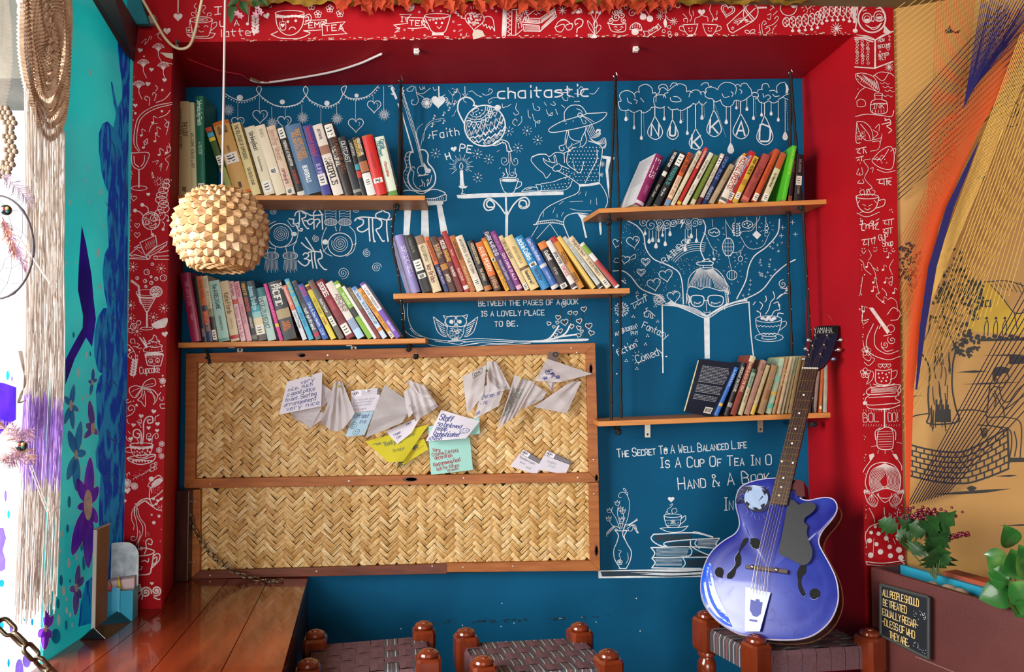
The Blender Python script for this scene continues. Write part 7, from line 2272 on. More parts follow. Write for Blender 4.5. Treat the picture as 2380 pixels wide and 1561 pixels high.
make_stool('woven stool holding the blue guitar', PZ(1757, 1474, ZS), PZ(1641, 1418, ZS), PZ(2021, 1459, ZS), ZS, lambda i: True, lambda j: False)
make_stool('woven stool in the middle with grey striped and mauve tapes', PZ(1123, 1523, ZS), PZ(1083, 1458, ZS), PZ(1414, 1508, ZS), ZS, lambda i: False, lambda j: True)
make_stool('mauve woven stool close beside the wooden table', PZ(716, 1530, ZS), PZ(733, 1462, ZS), PZ(996, 1506, ZS), ZS, lambda i: False, lambda j: j > 4 and j % 2 == 1)
# ================================================================= GUITAR
GK = (1580, 1060, 3.116)
GN = (1760, 740, 3.5455)
g1 = lambda x, y: (GK[0] + x / GK[2], GK[1] + y / GK[2])
g2 = lambda x, y: (GN[0] + x / GN[2], GN[1] + y / GN[2])
Pb, Pt = PY(1800, 1484, -.157), PY(1920, 768, .17)
GL_ = (Pt - Pb).normalized()
n0 = Vector((sin(radians(-37)), -cos(radians(-37)), 0))
GNn = (n0 - GL_ * n0.dot(GL_)).normalized()
outline = [(705, 157), (600, 165), (500, 190), (435, 230), (408, 300), (408, 370), (425, 430), (432, 500), (400, 560), (320, 610), (240, 680), (190, 760), (160, 860), (152, 960), (165, 1040), (200, 1110), (260, 1180), (340, 1240), (430, 1285), (530, 1308), (650, 1325), (780, 1330), (900, 1318), (1000, 1275), (1090, 1190), (1140, 1080), (1148, 980), (1130, 880), (1090, 790), (1040, 700), (1010, 640), (1010, 590), (1040, 530), (1100, 460), (1135, 400), (1138, 350), (1110, 310), (1060, 298), (1000, 305), (940, 318), (890, 312), (855, 280), (845, 225), (835, 172), (770, 160)]
OUT = [Vector((p.x, p.y)) for p in spline(outline, 3, True)]
CEN = Vector((660, 840))
def rho(x, y):
 d = Vector((x, y)) - CEN
 if d.length < 1:
  return 0
 best = None
 for i in range(len(OUT)):
  a, b = OUT[i] - CEN, OUT[(i + 1) % len(OUT)] - CEN
  e = b - a
  den = d.x * e.y - d.y * e.x
  if abs(den) < 1e-9:
   continue
  t = (a.x * e.y - a.y * e.x) / den
  s_ = (a.x * d.y - a.y * d.x) / den
  if t > 0 and -1e-6 <= s_ <= 1 + 1e-6 and (best is None or t < best):
   best = t
 return min(1, 1 / best) if best else 1
def arch(r):
 return .013 * (1 - r * r) ** 1.0 + .003 * max(0, 1 - abs(r - .93) / .07)
def GP(px, py, off=0.0):
 return onp(px, py, Pb, GNn) + GNn * off
def GS(x, y, off=0.0):
 """point on the arched top, in the close-up's pixels"""
 return GP(*g1(x, y), arch(rho(x, y)) + off)
def GF(x, y, off=0.0):
 return GP(*g1(x, y), off)
def GH(x, y, off=0.0):
 return GP(*g2(x, y), off)
gt = thing('guitar', 'blue archtop guitar with a painted football leaning on a woven stool', 'guitar', Pb)
gblue = mat('guitar_blue', '0e1a7c', .3, .1, col2='384cac', scale=4.5, coat=.35, lo=.42, hi=.75)
gside = mat('guitar_side', '24120f', .25, col2='3a1a14', scale=6, coat=.5)
gdark = mat('painted_hole_shade', '07070b', .9)  # dark colour stands in for the shade inside f-holes and string slots
mb = MB()
NR = 9
vs = [GP(*g1(*CEN), arch(0))]
for k in range(1, NR + 1):
 f = (k / NR) ** .8
 for q in OUT:
  p = CEN + (q - CEN) * f
  vs.append(GF(p.x, p.y, arch(f)))
n = len(OUT)
fs = [(0, 1 + i, 1 + (i + 1) % n) for i in range(n)]
for k in range(NR - 1):
 for i in range(n):
  j = (i + 1) % n
  fs.append((1 + k * n + i, 1 + (k + 1) * n + i, 1 + (k + 1) * n + j, 1 + k * n + j))
mb.add(vs, fs)
top = mb.build('top_plate', gblue, gt, smooth=True)
DP = .085
mb = MB()
vs = [GF(q.x, q.y, -.0004) for q in OUT] + [GF(q.x, q.y, -.0004) - GNn * DP for q in OUT]
mb.add(vs, [(i, (i + 1) % n, n + (i + 1) % n, n + i) for i in range(n)] + [tuple(range(n, 2 * n))])
mb.build('body_side', gside, gt)
mb = MB()
mb.tube([GF(q.x, q.y, .0) for q in OUT], .0022, 5, True)
mb.build('binding', mat('cream_binding', 'a9a0b4', .4), gt)
mb = MB()
mb.tube([GF(q.x, q.y, .0) - GNn * DP for q in OUT], .0018, 5, True)
mb.build('binding', mat('wood_binding', '8a5a3a', .4), gt)
gi = lambda off=.0006: Ink(lambda x, y: GS(x, y, off), GNn)
k = gi(.0016)
po, pi_ = [spline(k.ar(q), 4) for q in ('185 782 158 900 166 1000 192 1082 242 1148 320 1214 376 1236', '235 776 242 860 262 960 298 1050 340 1135 362 1190 380 1236')]
k.mb.add([k.F(*a.lerp(b, t / 5)) for a, b in zip(po, pi_) for t in range(6)], [(i * 6 + t, i * 6 + t + 1, i * 6 + t + 7, i * 6 + t + 6) for i in range(len(po) - 1) for t in range(5)])
k.build('bright_blue_patch', mat('bright_blue', '0d4fd0', .25, coat=.6), top)
k = gi(.0026)
k.fill('412 345 412 300 440 240 480 215 560 215 630 235 655 300 650 370 600 410 500 395 470 345', smooth=True)
k.build('navy_patch', mat('navy_paint', '16193f', .3, coat=.5), top)
k = gi(.0034)
k.el(0, 557, 308, 86, 86, n=36)
ball = k.build('painted_football', mat('ball_white', '8ea3c2', .45), top)
k = gi(.0040)
k.fill('538 265 590 262 608 300 575 330 540 310', '500 240 530 232 520 262 492 268', '600 238 630 262 622 290 600 262', '488 330 512 350 500 372 478 345', '590 360 618 345 622 362 600 385', '548 395 580 392 560 375 530 378', smooth=False)
k.l(.6, '538 268 515 255', '590 265 606 255', '608 300 632 300', '575 330 590 358', '540 310 508 335', '512 350 552 378')
k.build('football_patches', mat('ball_black', '10131f', .3), ball)
k = gi(.0036)
for a in ('470 250 440 238 415 245', '478 285 450 275 440 290', '470 320 440 310 425 330 412 325', '480 370 500 400 482 440', '520 392 535 420 520 440', '545 430 555 470', '585 440 580 465', '610 430 625 455', '640 405 655 432', '655 350 680 362', '632 240 650 225', '560 215 570 205'):
 k.l(.9, a)
k.build('painted_cracks', mat('crack_white', '9aaede', .4), top)
for fa, els, tail in (('500 598 470 600 448 640 430 690 405 740 410 780 380 830 345 860 345 885 380 890 405 860 415 820 445 790 450 740 440 700 465 660 490 630', ((553, 638, 38, 40), (290, 842, 32, 36)), '522 625 515 600 545 598|318 850 312 885 288 878'), ('880 795 920 800 915 850 890 880 885 930 905 980 918 1018 890 1010 865 960 862 900 855 850', ((982, 998, 38, 38),), '955 1010 958 1035 985 1030')):
 k = gi(.0018)
 k.fill(fa)
 for e in els:
  k.el(0, *e)
 for q in tail.split('|'):
  k.fill(q, smooth=False)
 k.build('sound_hole_patch', gdark, top)  # flat patch on the top, with the hole's shade put into its colour
k = gi(.0026)
for a in ('345 885 350 855 380 825 408 785 402 742 432 690', '905 1022 920 1010', '950 1030 975 1042 1010 1025', '258 860 275 880', '518 640 530 665 560 680'):
 k.c(1.4, a)
k.build('worn_edge', mat('worn_silver', 'c3cdea', .4), top)
k = gi(.0022)
k.c(1.0, '640 1190 690 1170 680 1110 660 1130 670 1100', '720 1000 780 990 800 960 830 1000 900 1040 960 1070 1000 1075 990 1100 955 1095 960 1130 1005 1140 990 1165 960 1160 970 1190 955 1215 975 1250 930 1240 905 1230 910 1260', '640 1190 720 1190 730 1245 745 1220 800 1225 830 1270 825 1305 840 1260 855 1290 880 1300 900 1265')
k.build('painted_squiggle', mat('squiggle_blue', '27306e', .4), top)
def gprism(pts, o0, o1, name, m, f=GF, parent=None, bevel=0):
 q = MB()
 q.prism([f(x, y, o1) for x, y in pts], -GNn * (o1 - o0))
 return q.build(name, m, parent or gt, bevel=bevel)
pg = spline([(795, 335), (835, 332), (870, 362), (920, 345), (978, 352), (992, 385), (960, 425), (918, 455), (908, 487), (935, 518), (928, 560), (945, 630), (968, 690), (962, 750), (930, 790), (890, 796), (840, 772), (790, 745), (728, 710), (745, 610), (765, 500), (780, 420)], 3, True)
gprism([(p.x, p.y) for p in pg], .017, .0205, 'pickguard', mat('pickguard_grey', '11141a', .5))
for x, y in ((812, 392), (898, 608), (755, 676)):
 q = MB()
 q.ball(GF(x, y, .021), .0022, 8, 4)
 q.build('screw', steel, gt)
gprism([(490, 798), (795, 832), (793, 862), (488, 822)], .012, .026, 'bridge', mat('bridge_wood', '3a2018', .4), bevel=.001)
for x, y in ((540, 812), (713, 834)):
 q = MB()
 q.ball(GF(x, y, .026), .0075, 12, 6)
 q.build('thumb_wheel', steel, gt, smooth=True)
tp = gprism([(487, 955), (668, 995), (590, 1275), (483, 1275)], .018, .0205, 'tailpiece', mat('tailpiece_metal', 'a4abc6', .35, .2))
k = Ink(lambda x, y: GF(x, y, .0209), GNn)
k.fill('525 1045 560 1055 562 1040 590 1046 590 1062 612 1066 598 1150 570 1172 540 1162 518 1120', smooth=False)
k.fill('515 1186 572 1192 574 1208 516 1200', smooth=False)
k.build('cut_out', mat('cut_out_blue', '27348e', .4), tp)  # flat blue fill for the openings in the tailpiece
k = Ink(lambda x, y: GF(x, y, .0209), GNn)
for i in range(5):
 k.l(1.6, f'{545 + i * 23} {970 + i * 5} {548 + i * 22} {1000 + i * 4}')
k.build('string_slot', gdark, tp)
na, nb, nc, nd = g1(664, 357), g1(790, 372), g2(512, 440), g2(388, 437)
fb = MB()
fb.prism([GP(*p, .030) for p in (na, nb, nc, nd)], -GNn * .008)
fbo = fb.build('fretboard', mat('rosewood', '2e1712', .4, col2='3d2018', scale=8, stretch=(8, 8, 1)), gt, bevel=.001)
nk = MB()
vs = []
for (l_, r_) in ((na, nb), (nd, nc)):
 lp, rp = GP(*l_, .022), GP(*r_, .022)
 for t in range(9):
  a = pi * t / 8
  m_ = (lp + rp) / 2
  vs.append(m_ + (lp - m_) * cos(a) - GNn * (.026 if l_ is nd else .03) * sin(a))
nk.add(vs, [(i, i + 1, 9 + i + 1, 9 + i) for i in range(8)] + [tuple(range(8, -1, -1)), tuple(range(9, 18))])
nk.build('neck', mat('neck_wood', '241016', .35), gt, smooth=True)
q = MB()
q.prism([GF(x, y, .02) for x, y in ((790, 250), (858, 180), (905, 195), (915, 300), (860, 300), (840, 250))], -GNn * .075)
q.build('neck_heel', mat('heel_red', '4a1418', .3), gt)
ys = [538, 624, 697, 770, 840, 903, 966, 1024, 1082, 1136, 1189, 1232, 1279, 1318, 1361, 1408, 1440, 1471, 1500, 1531]
Nd, Nc, Na, Nb = [Vector(p) for p in (nd, nc, na, nb)]
for y in ys:
 t = (g2(0, y)[1] - Nd.y) / (Na.y - Nd.y)
 l_, r_ = Nd.lerp(Na, t), Nc.lerp(Nb, t)
 q = MB()
 q.tube([GP(l_.x, l_.y, .0304), GP(r_.x, r_.y, .0304)], .0011, 5)
 q.build('fret', mat('fret_brass', 'b59a5a', .35, .8), fbo)
for x, y in ((397, 657), (360, 805), (329, 934), (302, 1052), (218, 1200), (309, 1213), (231, 1336), (214, 1411), (196, 1478)):
 k = Ink(lambda a, b: GH(a, b, .0304), GNn)
 k.el(0, x, y, 8, 8, n=12)
 k.build('position_dot', mat('dot_pearl', 'e6e4e0', .4), fbo)
q = MB()
q.tube([GP(nd[0] - 1, nd[1], .0315), GP(nc[0] + 1, nc[1], .0315)], .003, 6)
q.build('nut', mat('nut_bone', 'd8d0bc', .5), gt)
hs = [(388, 437), (400, 380), (435, 275), (468, 175), (488, 88), (560, 80), (682, 78), (668, 170), (640, 265), (605, 345), (560, 405), (512, 438)]
hd = gprism(hs, .004, .021, 'headstock', mat('headstock_navy', '0e0f2a', .25, coat=.6), GH, bevel=.001)
gprism([(480, 96), (548, 84), (682, 80), (672, 150), (478, 150)], .021, .0216, 'headstock_veneer', mat('headstock_black', '0c0a0c', .3), GH, hd)
k = Ink(lambda x, y: GH(x, y, .0221), GNn)
wd = 168
k.fit('YAMAHA', 478, 142, 44, 2.1, wd, -1)
for i in range(6):
 x = 482 + i * 28.5
 k.l(.9, f'{x - 3} 142 {x + 8} 142', f'{x + 13} 142 {x + 22} 142')
k.build('headstock_lettering', mat('letter_silver', 'd8d6d2', .4), hd)
posts = [(492, 170), (470, 255), (440, 330), (590, 172), (565, 248), (535, 325)]
for x, y in posts:
 q = MB()
 q.tube([GH(x, y, .0205), GH(x, y, .034)], .0035, 8)
 q.ball(GH(x, y, .034), .0042, 8, 5)
 q.build('string_post', steel, hd, smooth=True)
for (x, y), (x2, y2), c in (((660, 195), (690, 188), 'c9c4bc'), ((640, 275), (672, 268), 'c9c4bd'), ((606, 350), (630, 345), '8aa4d8'), ((462, 200), (434, 190), 'c9c4be'), ((436, 280), (410, 262), 'c9c4bf'), ((412, 350), (396, 345), 'c9c4ba')):
 q = MB()
 a, b = GH(x, y, .011), GH(x2, y2, .011)
 q.tube([a, b], .0025, 8)
 d_ = (b - a).normalized()
 M = Matrix.Translation(b)
 q.ball(b + d_ * .002, .0095, 14, 8, (1, .75, .8))
 q.build('tuning_knob', mat('knob_' + c, c, .25, .9), hd, smooth=True)
for i in range(6):
 f = i / 5
 nx = 398 + 106 * f
 bx, by = 560 + 98 * f, 806 + 12 * f
 tx, ty = 528 + 112 * f, 972 + 22 * f
 post = GH(*posts[(2, 1, 0, 3, 4, 5)[i]], .031)
 q = MB()
 q.tube([post, GH(nx, 437, .0345), GF(bx, by, .0275), GF(tx, ty, .0225)], .00055 + .00025 * (1 - f), 5)
 q.build('string', mat('string_steel', '9c8a72', .35, .9), gt)
q = MB()
q.tube(spline([GH(560, 180, .034), GH(640, 100, .03), GH(625, 40, .02), GH(590, 0, .03), GH(545, -20, .02)], 6), .0004, 4)
q.build('loose_string_end', MATS['string_steel'], gt)
# ================================================================= THINGS ON THE TABLE
acr = mat('clear_acrylic_edge', 'd6d2cc', .2, transl=.3)
f0 = PZ(216, 1486, ZT)
xs0 = f0.x
st = thing('sign_stand', 'brown card in an upright stand with black triangular foot on the table', 'table stand', (xs0, f0.y + .07, ZT))
y0_, y1_ = f0.y, f0.y + .155
mb = MB()
fw = .038
mb.prism([Vector((xs0 - fw, y0_, ZT + .0005)), Vector((xs0 + fw, y0_, ZT + .0005)), Vector((xs0, y0_, ZT + .036))], (0, y1_ - y0_, 0))
mb.build('foot', mat('black_acrylic', '0e1016', .15, coat=.4), st, bevel=.0015)
zt = CAM.z + (PX(217, 1233, xs0).z - CAM.z)
mb = MB()
mb.box((xs0 - .004, y0_ + .004, ZT + .03), (xs0 + .0025, y0_ + .076, zt))
mb.build('card', mat('brown_card_face', '7b5a3a', .35, col2='6d4d30', scale=9), st)
mb = MB()
mb.box((xs0 - .0055, y0_, ZT + .03), (xs0 + .0045, y0_ + .004, zt + .002))
mb.box((xs0 - .0055, y0_, zt), (xs0 + .0045, y0_ + .08, zt + .003))
mb.build('acrylic_edge', acr, st)
hb = PZ(264, 1446, ZT)
Rz = Matrix.Rotation(radians(8), 3, 'Z')
ph = thing('pencil_holder', 'turquoise metal pencil holder with an arched zinc back plate on the table', 'pencil holder', hb, None, Rz)
HW = lambda x, y, z: hb + Rz @ Vector((x, y, z))
zinc = mat('zinc_plate', 'a3abb0', .38, .75, col2='7d868c', scale=26)
tq = mat('turquoise_metal', '2ea3c4', .35, col2='2795b6', scale=8, spec=.4)
wv, dv, hv, hb2 = .054, .05, .095, .232
mb = MB()
prof = [(-wv, 0), (wv, 0), (wv, hb2 - .045)] + [(wv - .04 + .04 * cos(a), hb2 - .045 + .045 * sin(a)) for a in [pi / 2 * i / 6 for i in range(1, 7)]] + [(-wv + .04 - .04 * sin(a), hb2 - .045 + .045 * cos(a)) for a in [pi / 2 * i / 6 for i in range(0, 7)]]
mb.prism([HW(x, dv, z + .001) for x, z in prof], HW(0, dv + .002, 0) - HW(0, dv, 0))
mb.build('back_plate', zinc, ph)
mb = MB()
for (a, b) in (((-wv, 0), (wv, 0)),):
 mb.hexa(*[HW(*p) for p in ((-wv, 0, .001), (wv, 0, .001), (wv, 0, hv), (-wv, 0, hv), (-wv, .002, .001), (wv, .002, .001), (wv, .002, hv), (-wv, .002, hv))])
 mb.hexa(*[HW(*p) for p in ((-wv, .002, .001), (wv, .002, .001), (wv, .002, .004), (-wv, .002, .004), (-wv, dv, .001), (wv, dv, .001), (wv, dv, .004), (-wv, dv, .004))])
 mb.hexa(*[HW(*p) for p in ((wv - .002, .002, .004), (wv, .002, .004), (wv, .002, hv), (wv - .002, .002, hv), (wv - .002, dv, .004), (wv, dv, .004), (wv, dv, hv), (wv - .002, dv, hv))])
 mb.hexa(*[HW(*p) for p in ((-wv, .002, .004), (-wv + .002, .002, .004), (-wv + .002, .002, hv), (-wv, .002, hv), (-wv, dv, .004), (-wv + .002, dv, .004), (-wv + .002, dv, hv), (-wv, dv, hv))])
mb.build('pocket', tq, ph)
mb = MB()
for x0, x1 in ((-.006, .018), (-wv, -wv + .02)):
 mb.hexa(*[HW(*p) for p in ((x0, -.005, .0), (x1, -.005, .0), (x1, -.005, hv + .012), (x0, -.005, hv + .012), (x0, -.0005, .0), (x1, -.0005, .0), (x1, -.0005, hv + .008), (x0, -.0005, hv + .008))])
mb.build('flange', mat('turquoise_flange', '3aa9cf', .25, coat=.4), ph, bevel=.001)
mb = MB()
mb.hexa(*[HW(*p) for p in ((-wv + .006, .03, .006), (wv - .006, .03, .006), (wv - .006, .03, hv + .03), (-wv + .006, .03, hv + .02), (-wv + .006, .044, .006), (wv - .006, .044, .006), (wv - .006, .044, hv + .034), (-wv + .006, .044, hv + .024))])
o = mb.build('paper_slips', mat('pale_slips', 'd0b8bc', .8), None)
tag(o, 'pale pink paper slips standing in the turquoise pencil holder', 'paper')
for x, y, tx, ty, hgt, c, lab in ((-.03, .014, -.034, .016, .136, 'd8d02a', 'yellow pencil nearer the painted glass, in the turquoise holder'), (.022, .016, .004, .018, .142, 'cfc624', 'tall yellow pencil by the middle flange of the holder'), (-.005, .018, -.022, .02, .122, 'd8446a', 'pink pencil leaning between two yellow ones in the holder')):
 r = thing('pencil', lab, 'pencil', HW(x, y, .006), 'pencils in the turquoise holder')
 a, b = HW(x, y, .006), HW(tx, ty, hgt)
 d_ = (b - a)
 q = MB()
 q.tube([a, a + d_ * .86], .0042, 6)
 q.build('shaft', mat('pencil_' + c, c, .4), r)
 q = MB()
 q.tube([a + d_ * .86, a + d_ * .97], [.0042, .0013], 6)
 q.build('sharpened_wood', mat('pencil_wood', 'b98a5a', .6), r)
 q = MB()
 q.tube([a + d_ * .97, b], [.0013, .0003], 6)
 q.build('lead_tip', mat('pencil_lead', '2a2626', .5), r)
# ================================================================= HANGING LAMP
LC = PY(515, 537, -.5)
LR = .119
straw = mat('palm_leaf', 'ffffff', .6, col2='dcc4a4', scale=30, stretch=(1, 1, .3), island=['dcb98e', 'cea67a', 'ba9066', 'e4c8a4'], spec=.3)
cane = mat('lamp_cane', '8f6840', .5)
lamp = thing('pendant_lamp', 'round pendant lamp woven of pointed palm leaf scales hanging before the upper shelf', 'lamp', LC + VZ * .12)
mb = MB()
NC, NW = 22, 11
t0, t1 = radians(27), radians(141)
def sph(th, ph, r):
 return LC + Vector((r * sin(th) * cos(ph), r * sin(th) * sin(ph), r * 1.02 * cos(th)))
for i in range(NW):
 ta, tb_ = t0 + (t1 - t0) * i / NW, t0 + (t1 - t0) * (i + 1.25) / NW
 for j in range(NC):
  pa = 2 * pi * (j + .5 * (i % 2)) / NC
  dp = pi / NC * 1.04
  tm = (ta + tb_) / 2
  jt = random.uniform(-.02, .02)
  tip = sph(tm + .04 + jt, pa + jt, LR + .008 + random.uniform(-.003, .003))
  ring = [sph(ta, pa, LR - .001), sph(tm - .05, pa + dp, LR - .003), sph(tm + .06, pa + dp, LR - .003), sph(tb_, pa, LR - .001), sph(tm + .06, pa - dp, LR - .003), sph(tm - .05, pa - dp, LR - .003)]
  mb.add(ring + [tip], [(k, 6, (k + 1) % 6) for k in range(6)])
mb.build('woven_shade', straw, lamp)
for th, n in ((t1 + .03, 5), (t0 - .02, 2)):
 mb = MB()
 for k in range(n):
  pts = [sph(th + .035 * k * (1 if th > 1 else -1), 2 * pi * q / 72, LR * (.99 + .02 * sin(q * 1.2 + k * 2))) for q in range(72)]
  mb.tube(pts, .0032, 5, True)
 mb.build('cane_rim', mat('lamp_rim', 'b0824f', .55), lamp)
mb = MB()
for j in range(NC):
 pa = 2 * pi * j / NC
 mb.tube([sph(t0 + (t1 - t0) * q / 14, pa, LR - .003) for q in range(15)], .0012, 4)
 mb.tube([sph(t0, pa, LR - .003), LC + VZ * LR * 1.0 + Vector((.012 * cos(pa), .012 * sin(pa), 0))], .0016, 4)
mb.build('rib', cane, lamp)
mb = MB()
mb.lathe([(.0001, .02), (.018, .02), (.02, -.02), (.016, -.05), (.0001, -.05)], 14, Matrix.Translation(LC + VZ * (LR - .02)))
mb.build('lamp_socket', mat('socket_white', 'd8d4cc', .4), lamp)
mb = MB()
mb.tube([LC + VZ * (LR - .01), Vector((LC.x, LC.y, ZC))], .0032, 8)
mb.build('cord', mat('grey_cord', 'a79a96', .5), lamp)
# ================================================================= ROPES, HOOKS, CABLES
ropem = mat('black_cord', '0d0c0e', .7, bump=.6, bscale=300)
seq = mat('sequin', 'cfd8d8', .2, .9)
def bumpy(mb, pts, r, n=10):
 P = spline(pts, n)
 mb.tube(P, [r * (1 + .22 * sin(k * 2.1)) for k in range(len(P))], 6)
 return P
def rope(label, hook, strands, knots):
 rt = thing('hanging_rope', label, 'rope', hook, 'black ropes holding the shelves')
 q = MB()
 q.tube(spline([hook + VZ * .03, hook + VZ * .012 + VX * .004, hook + VX * .008, hook - VZ * .008, hook - VX * .008], 4), .0018, 5)
 q.build('hook', steel, rt)
 for s_ in strands:
  q = MB()
  P = bumpy(q, s_, .0055)
  o = q.build('strand', ropem, rt)
  q = MB()
  for p in P[::2]:
   if random.random() < .5:
    q.ball(p + Vector((random.uniform(-.004, .004), -.0052, random.uniform(-.004, .004))), .0011, 5, 3)
  q.build('sequin', seq, o)
 for p, s_ in knots:
  q = MB()
  for k in range(5):
   a = [p + Vector((random.uniform(-1, 1), random.uniform(-1, 1), random.uniform(-1, 1))) * s_ for _ in range(5)]
   q.tube(spline(a, 4, True), .0055, 6, True)
  q.build('knot', ropem, rt, smooth=True)
F_, B_ = .245, .375
h = PY(931, 186, .31)
rope('black rope between the garland panel and the teapot panel', h,
     [[h, PY(929, 300, .28), PY(926, 455, F_ + .03), PY(918, 485, F_ + .03), PY(911, 560, F_), PY(926, 640, F_), PY(933, 700, F_), PY(938, 765, .3), PY(948, 796, .3)], [h, PY(934, 320, .34), PY(934, 470, .36)]],
     [(PY(922, 482, .28), .008), (PY(952, 808, .3), .009), (PY(966, 828, .3), .006)])
h = PY(1430, 176, .31)
rope('black double rope between the teapot panel and the cloud panel', h,
     [[h, PY(1424, 340, .27), PY(1417, 494, F_), PY(1416, 516, F_), PY(1417, 600, F_), PY(1420, 800, F_), PY(1421, 975, F_)], [h, PY(1434, 340, .33), PY(1439, 490, .34), PY(1441, 512, .34), PY(1442, 800, .34), PY(1444, 975, .34)]],
     [(PY(1414, 516, F_), .008), (PY(1440, 508, .34), .006), (PY(1432, 990, .29), .011), (PY(1437, 1003, .29), .009)])
h = PY(1837, 168, .31)
rope('black double rope by the red side wall of the niche', h,
     [[h, PY(1836, 330, .31), PY(1833, 490, .335), PY(1832, 600, .335), PY(1840, 800, .335), PY(1845, 955, .335)], [h, PY(1850, 330, .27), PY(1864, 470, F_), PY(1866, 490, F_), PY(1874, 640, F_), PY(1883, 800, F_), PY(1890, 958, F_)]],
     [(PY(1832, 496, .34), .007), (PY(1862, 482, F_), .007), (PY(1890, 986, F_), .009), (PY(1840, 985, .335), .007)])
q = MB()
bumpy(q, [PY(478, 812, .338), PY(484, 828, .332), PY(487, 845, .338)], .0052)
tag(q.build('rope_end', ropem), 'short black rope end over the top rail of the bamboo board', 'rope')
rn = (Vector((OR, 0, OTR)) - Vector((OL, 0, OTL))).cross(Vector((BL, YB, BTL)) - Vector((OL, 0, OTL))).normalized()
def RV(x, y, o=.006):
 p = onp(x, y, Vector((OL, 0, OTL)), rn)
 return p - VZ * o
wt = thing('loose_wire', 'loose white wire with a red lead sagging under the niche ceiling', 'wire', RV(700, 180))
q = MB()
q.tube(spline([RV(582, 182), RV(600, 187), RV(640, 186), RV(760, 166), RV(830, 146), RV(868, 126, .012), RV(887, 112, .02)], 6), .0042, 7)
q.build('white_cable', mat('white_cable', 'd8d0cc', .4), wt, smooth=True)
q = MB()
q.tube(spline([RV(436, 134, .004), RV(470, 146), RV(510, 160), RV(560, 170), RV(580, 182), RV(600, 188), RV(625, 186)], 6), .0018, 5)
q.build('red_lead', mat('red_lead', 'c4243a', .4), wt)
q = MB()
q.tube([RV(582, 177), RV(603, 184, .009)], .004, 6)
q.build('copper_splice', mat('bare_copper', 'c9a878', .3, .8), wt)
for x, y, l in ((968, 115, 'white plastic clip under the niche ceiling above the teapot panel'), (1477, 110, 'white plastic clip under the niche ceiling above the cloud panel')):
 r = thing('cable_clip', l, 'clip', RV(x, y, 0), 'white cable clips')
 q = MB()
 p = RV(x, y, .0)
 q.box((p.x - .009, p.y - .008, p.z - .016), (p.x + .009, p.y + .008, p.z + .002))
 q.build('body', mat('clip_white', 'e2ddd6', .4), r, bevel=.001)
 q = MB()
 q.box((p.x - .004, p.y - .0095, p.z - .012), (p.x + .012, p.y - .0078, p.z - .007))
 q.build('groove', mat('clip_grey', 'b5aea6', .5), r)
q = MB()
q.tube(spline([PY(318, -25, -.12), PY(355, 40, -.1), PY(385, 90, -.07), PY(412, 112, -.05), PY(438, 108, -.05), PY(452, 78, -.05), PY(464, 25, -.08), PY(474, -25, -.1)], 8), .0046, 8)
tag(q.build('power_cable', mat('beige_cable', 'cdb894', .45), smooth=True), 'beige power cable looping down over the frame corner', 'cable')
q = MB()
q.tube(spline([PY(412, 108, -.003), PY(409, 98, -.012), PY(414, 93, -.02), PY(416, 99, -.024)], 5), .0022, 6)
q.lathe([(.0001, 0), (.007, 0), (.006, .003), (.0001, .004)], 10, Matrix.Translation(PY(411, 107, 0)) @ Matrix.Rotation(pi / 2, 4, 'X'))
tag(q.build('wall_hook', steel), 'small steel hook at the frame corner behind the cable', 'hook')
for sh, spots in ((shB, ((558, 797, 820), (822, 795, 816))), (shE, ((1505, 985, 1016), (1767, 975, 1004)))):
 for x, y0, y1 in spots:
  p, z0, z1 = PY(x, y0, YB - .004), PY(x, y1, YB).z, 0
  sx, _ = sh.loc(x, y0, SY)
  zt = (sh.a + sh.u * sx).z - sh.t - .0005
  q = MB()
  q.box((p.x - .011, YB - .004, z0), (p.x + .011, YB - .0005, zt))
  q.box((p.x - .011, .30, zt - .003), (p.x + .011, YB - .004, zt))
  o = q.build('shelf_bracket', mat('bracket_zinc', 'aaa59a', .4, .8), sh.o)
  q = MB()
  q.ball((p.x, YB - .005, z0 + .012), .004, 8, 4)
  q.build('screw', mat('dark_screw', '3a3632', .4, .8), o)
# ================================================================= CLOTH AND LEAVES ALONG THE TOP EDGE
def leaf(mb, base, tip, nrm, w, curl=.15, nseg=6, lobes=0):
 """a leaf with a folded midrib"""
 ax = tip - base
 L = ax.length
 sd = ax.cross(nrm).normalized()
 up = sd.cross(ax).normalized()
 vs = []
 for i in range(nseg + 1):
  t = i / nseg
  hw = w * (sin(pi * min(1, t * 1.02 + .02)) ** .75) * (1 - .25 * t)
  if lobes:
   hw *= 1 + .28 * (1 if i % 2 else -1) * (0 < i < nseg)
  c = base + ax * t + up * (curl * L * (t - t * t * 1.6))
  vs += [c + sd * hw + up * hw * .3, c, c - sd * hw + up * hw * .3]
 fs = []
 for i in range(nseg):
  a = i * 3
  fs += [(a, a + 1, a + 4, a + 3), (a + 1, a + 2, a + 5, a + 4)]
 mb.add(vs, fs)
gl = thing('cloth_garland', 'gold cloth with orange fabric leaves along the top of the frame', 'garland', PY(1250, 5, -.03))
q = MB()
nx = 150
vs = []
for i in range(nx + 1):
 x = 575 + 1330 * i / nx
 yb_ = 10 + 5 * sin(i * .5) + 3 * sin(i * 1.7) - (x - 575) * 4 / 1330
 for k, y in enumerate((-26, -10, 0, yb_)):
  vs.append(PY(x, y, -.028 - .012 * sin(i * .9 + k) - .004 * k))
q.add(vs, [(i * 4 + k, i * 4 + k + 1, i * 4 + k + 5, i * 4 + k + 4) for i in range(nx) for k in range(3)])
q.build('gold_cloth', mat('gold_cloth', 'a8802e', .45, .2, col2='7c5a1e', scale=20), gl, smooth=True)
q = MB()
x = 800
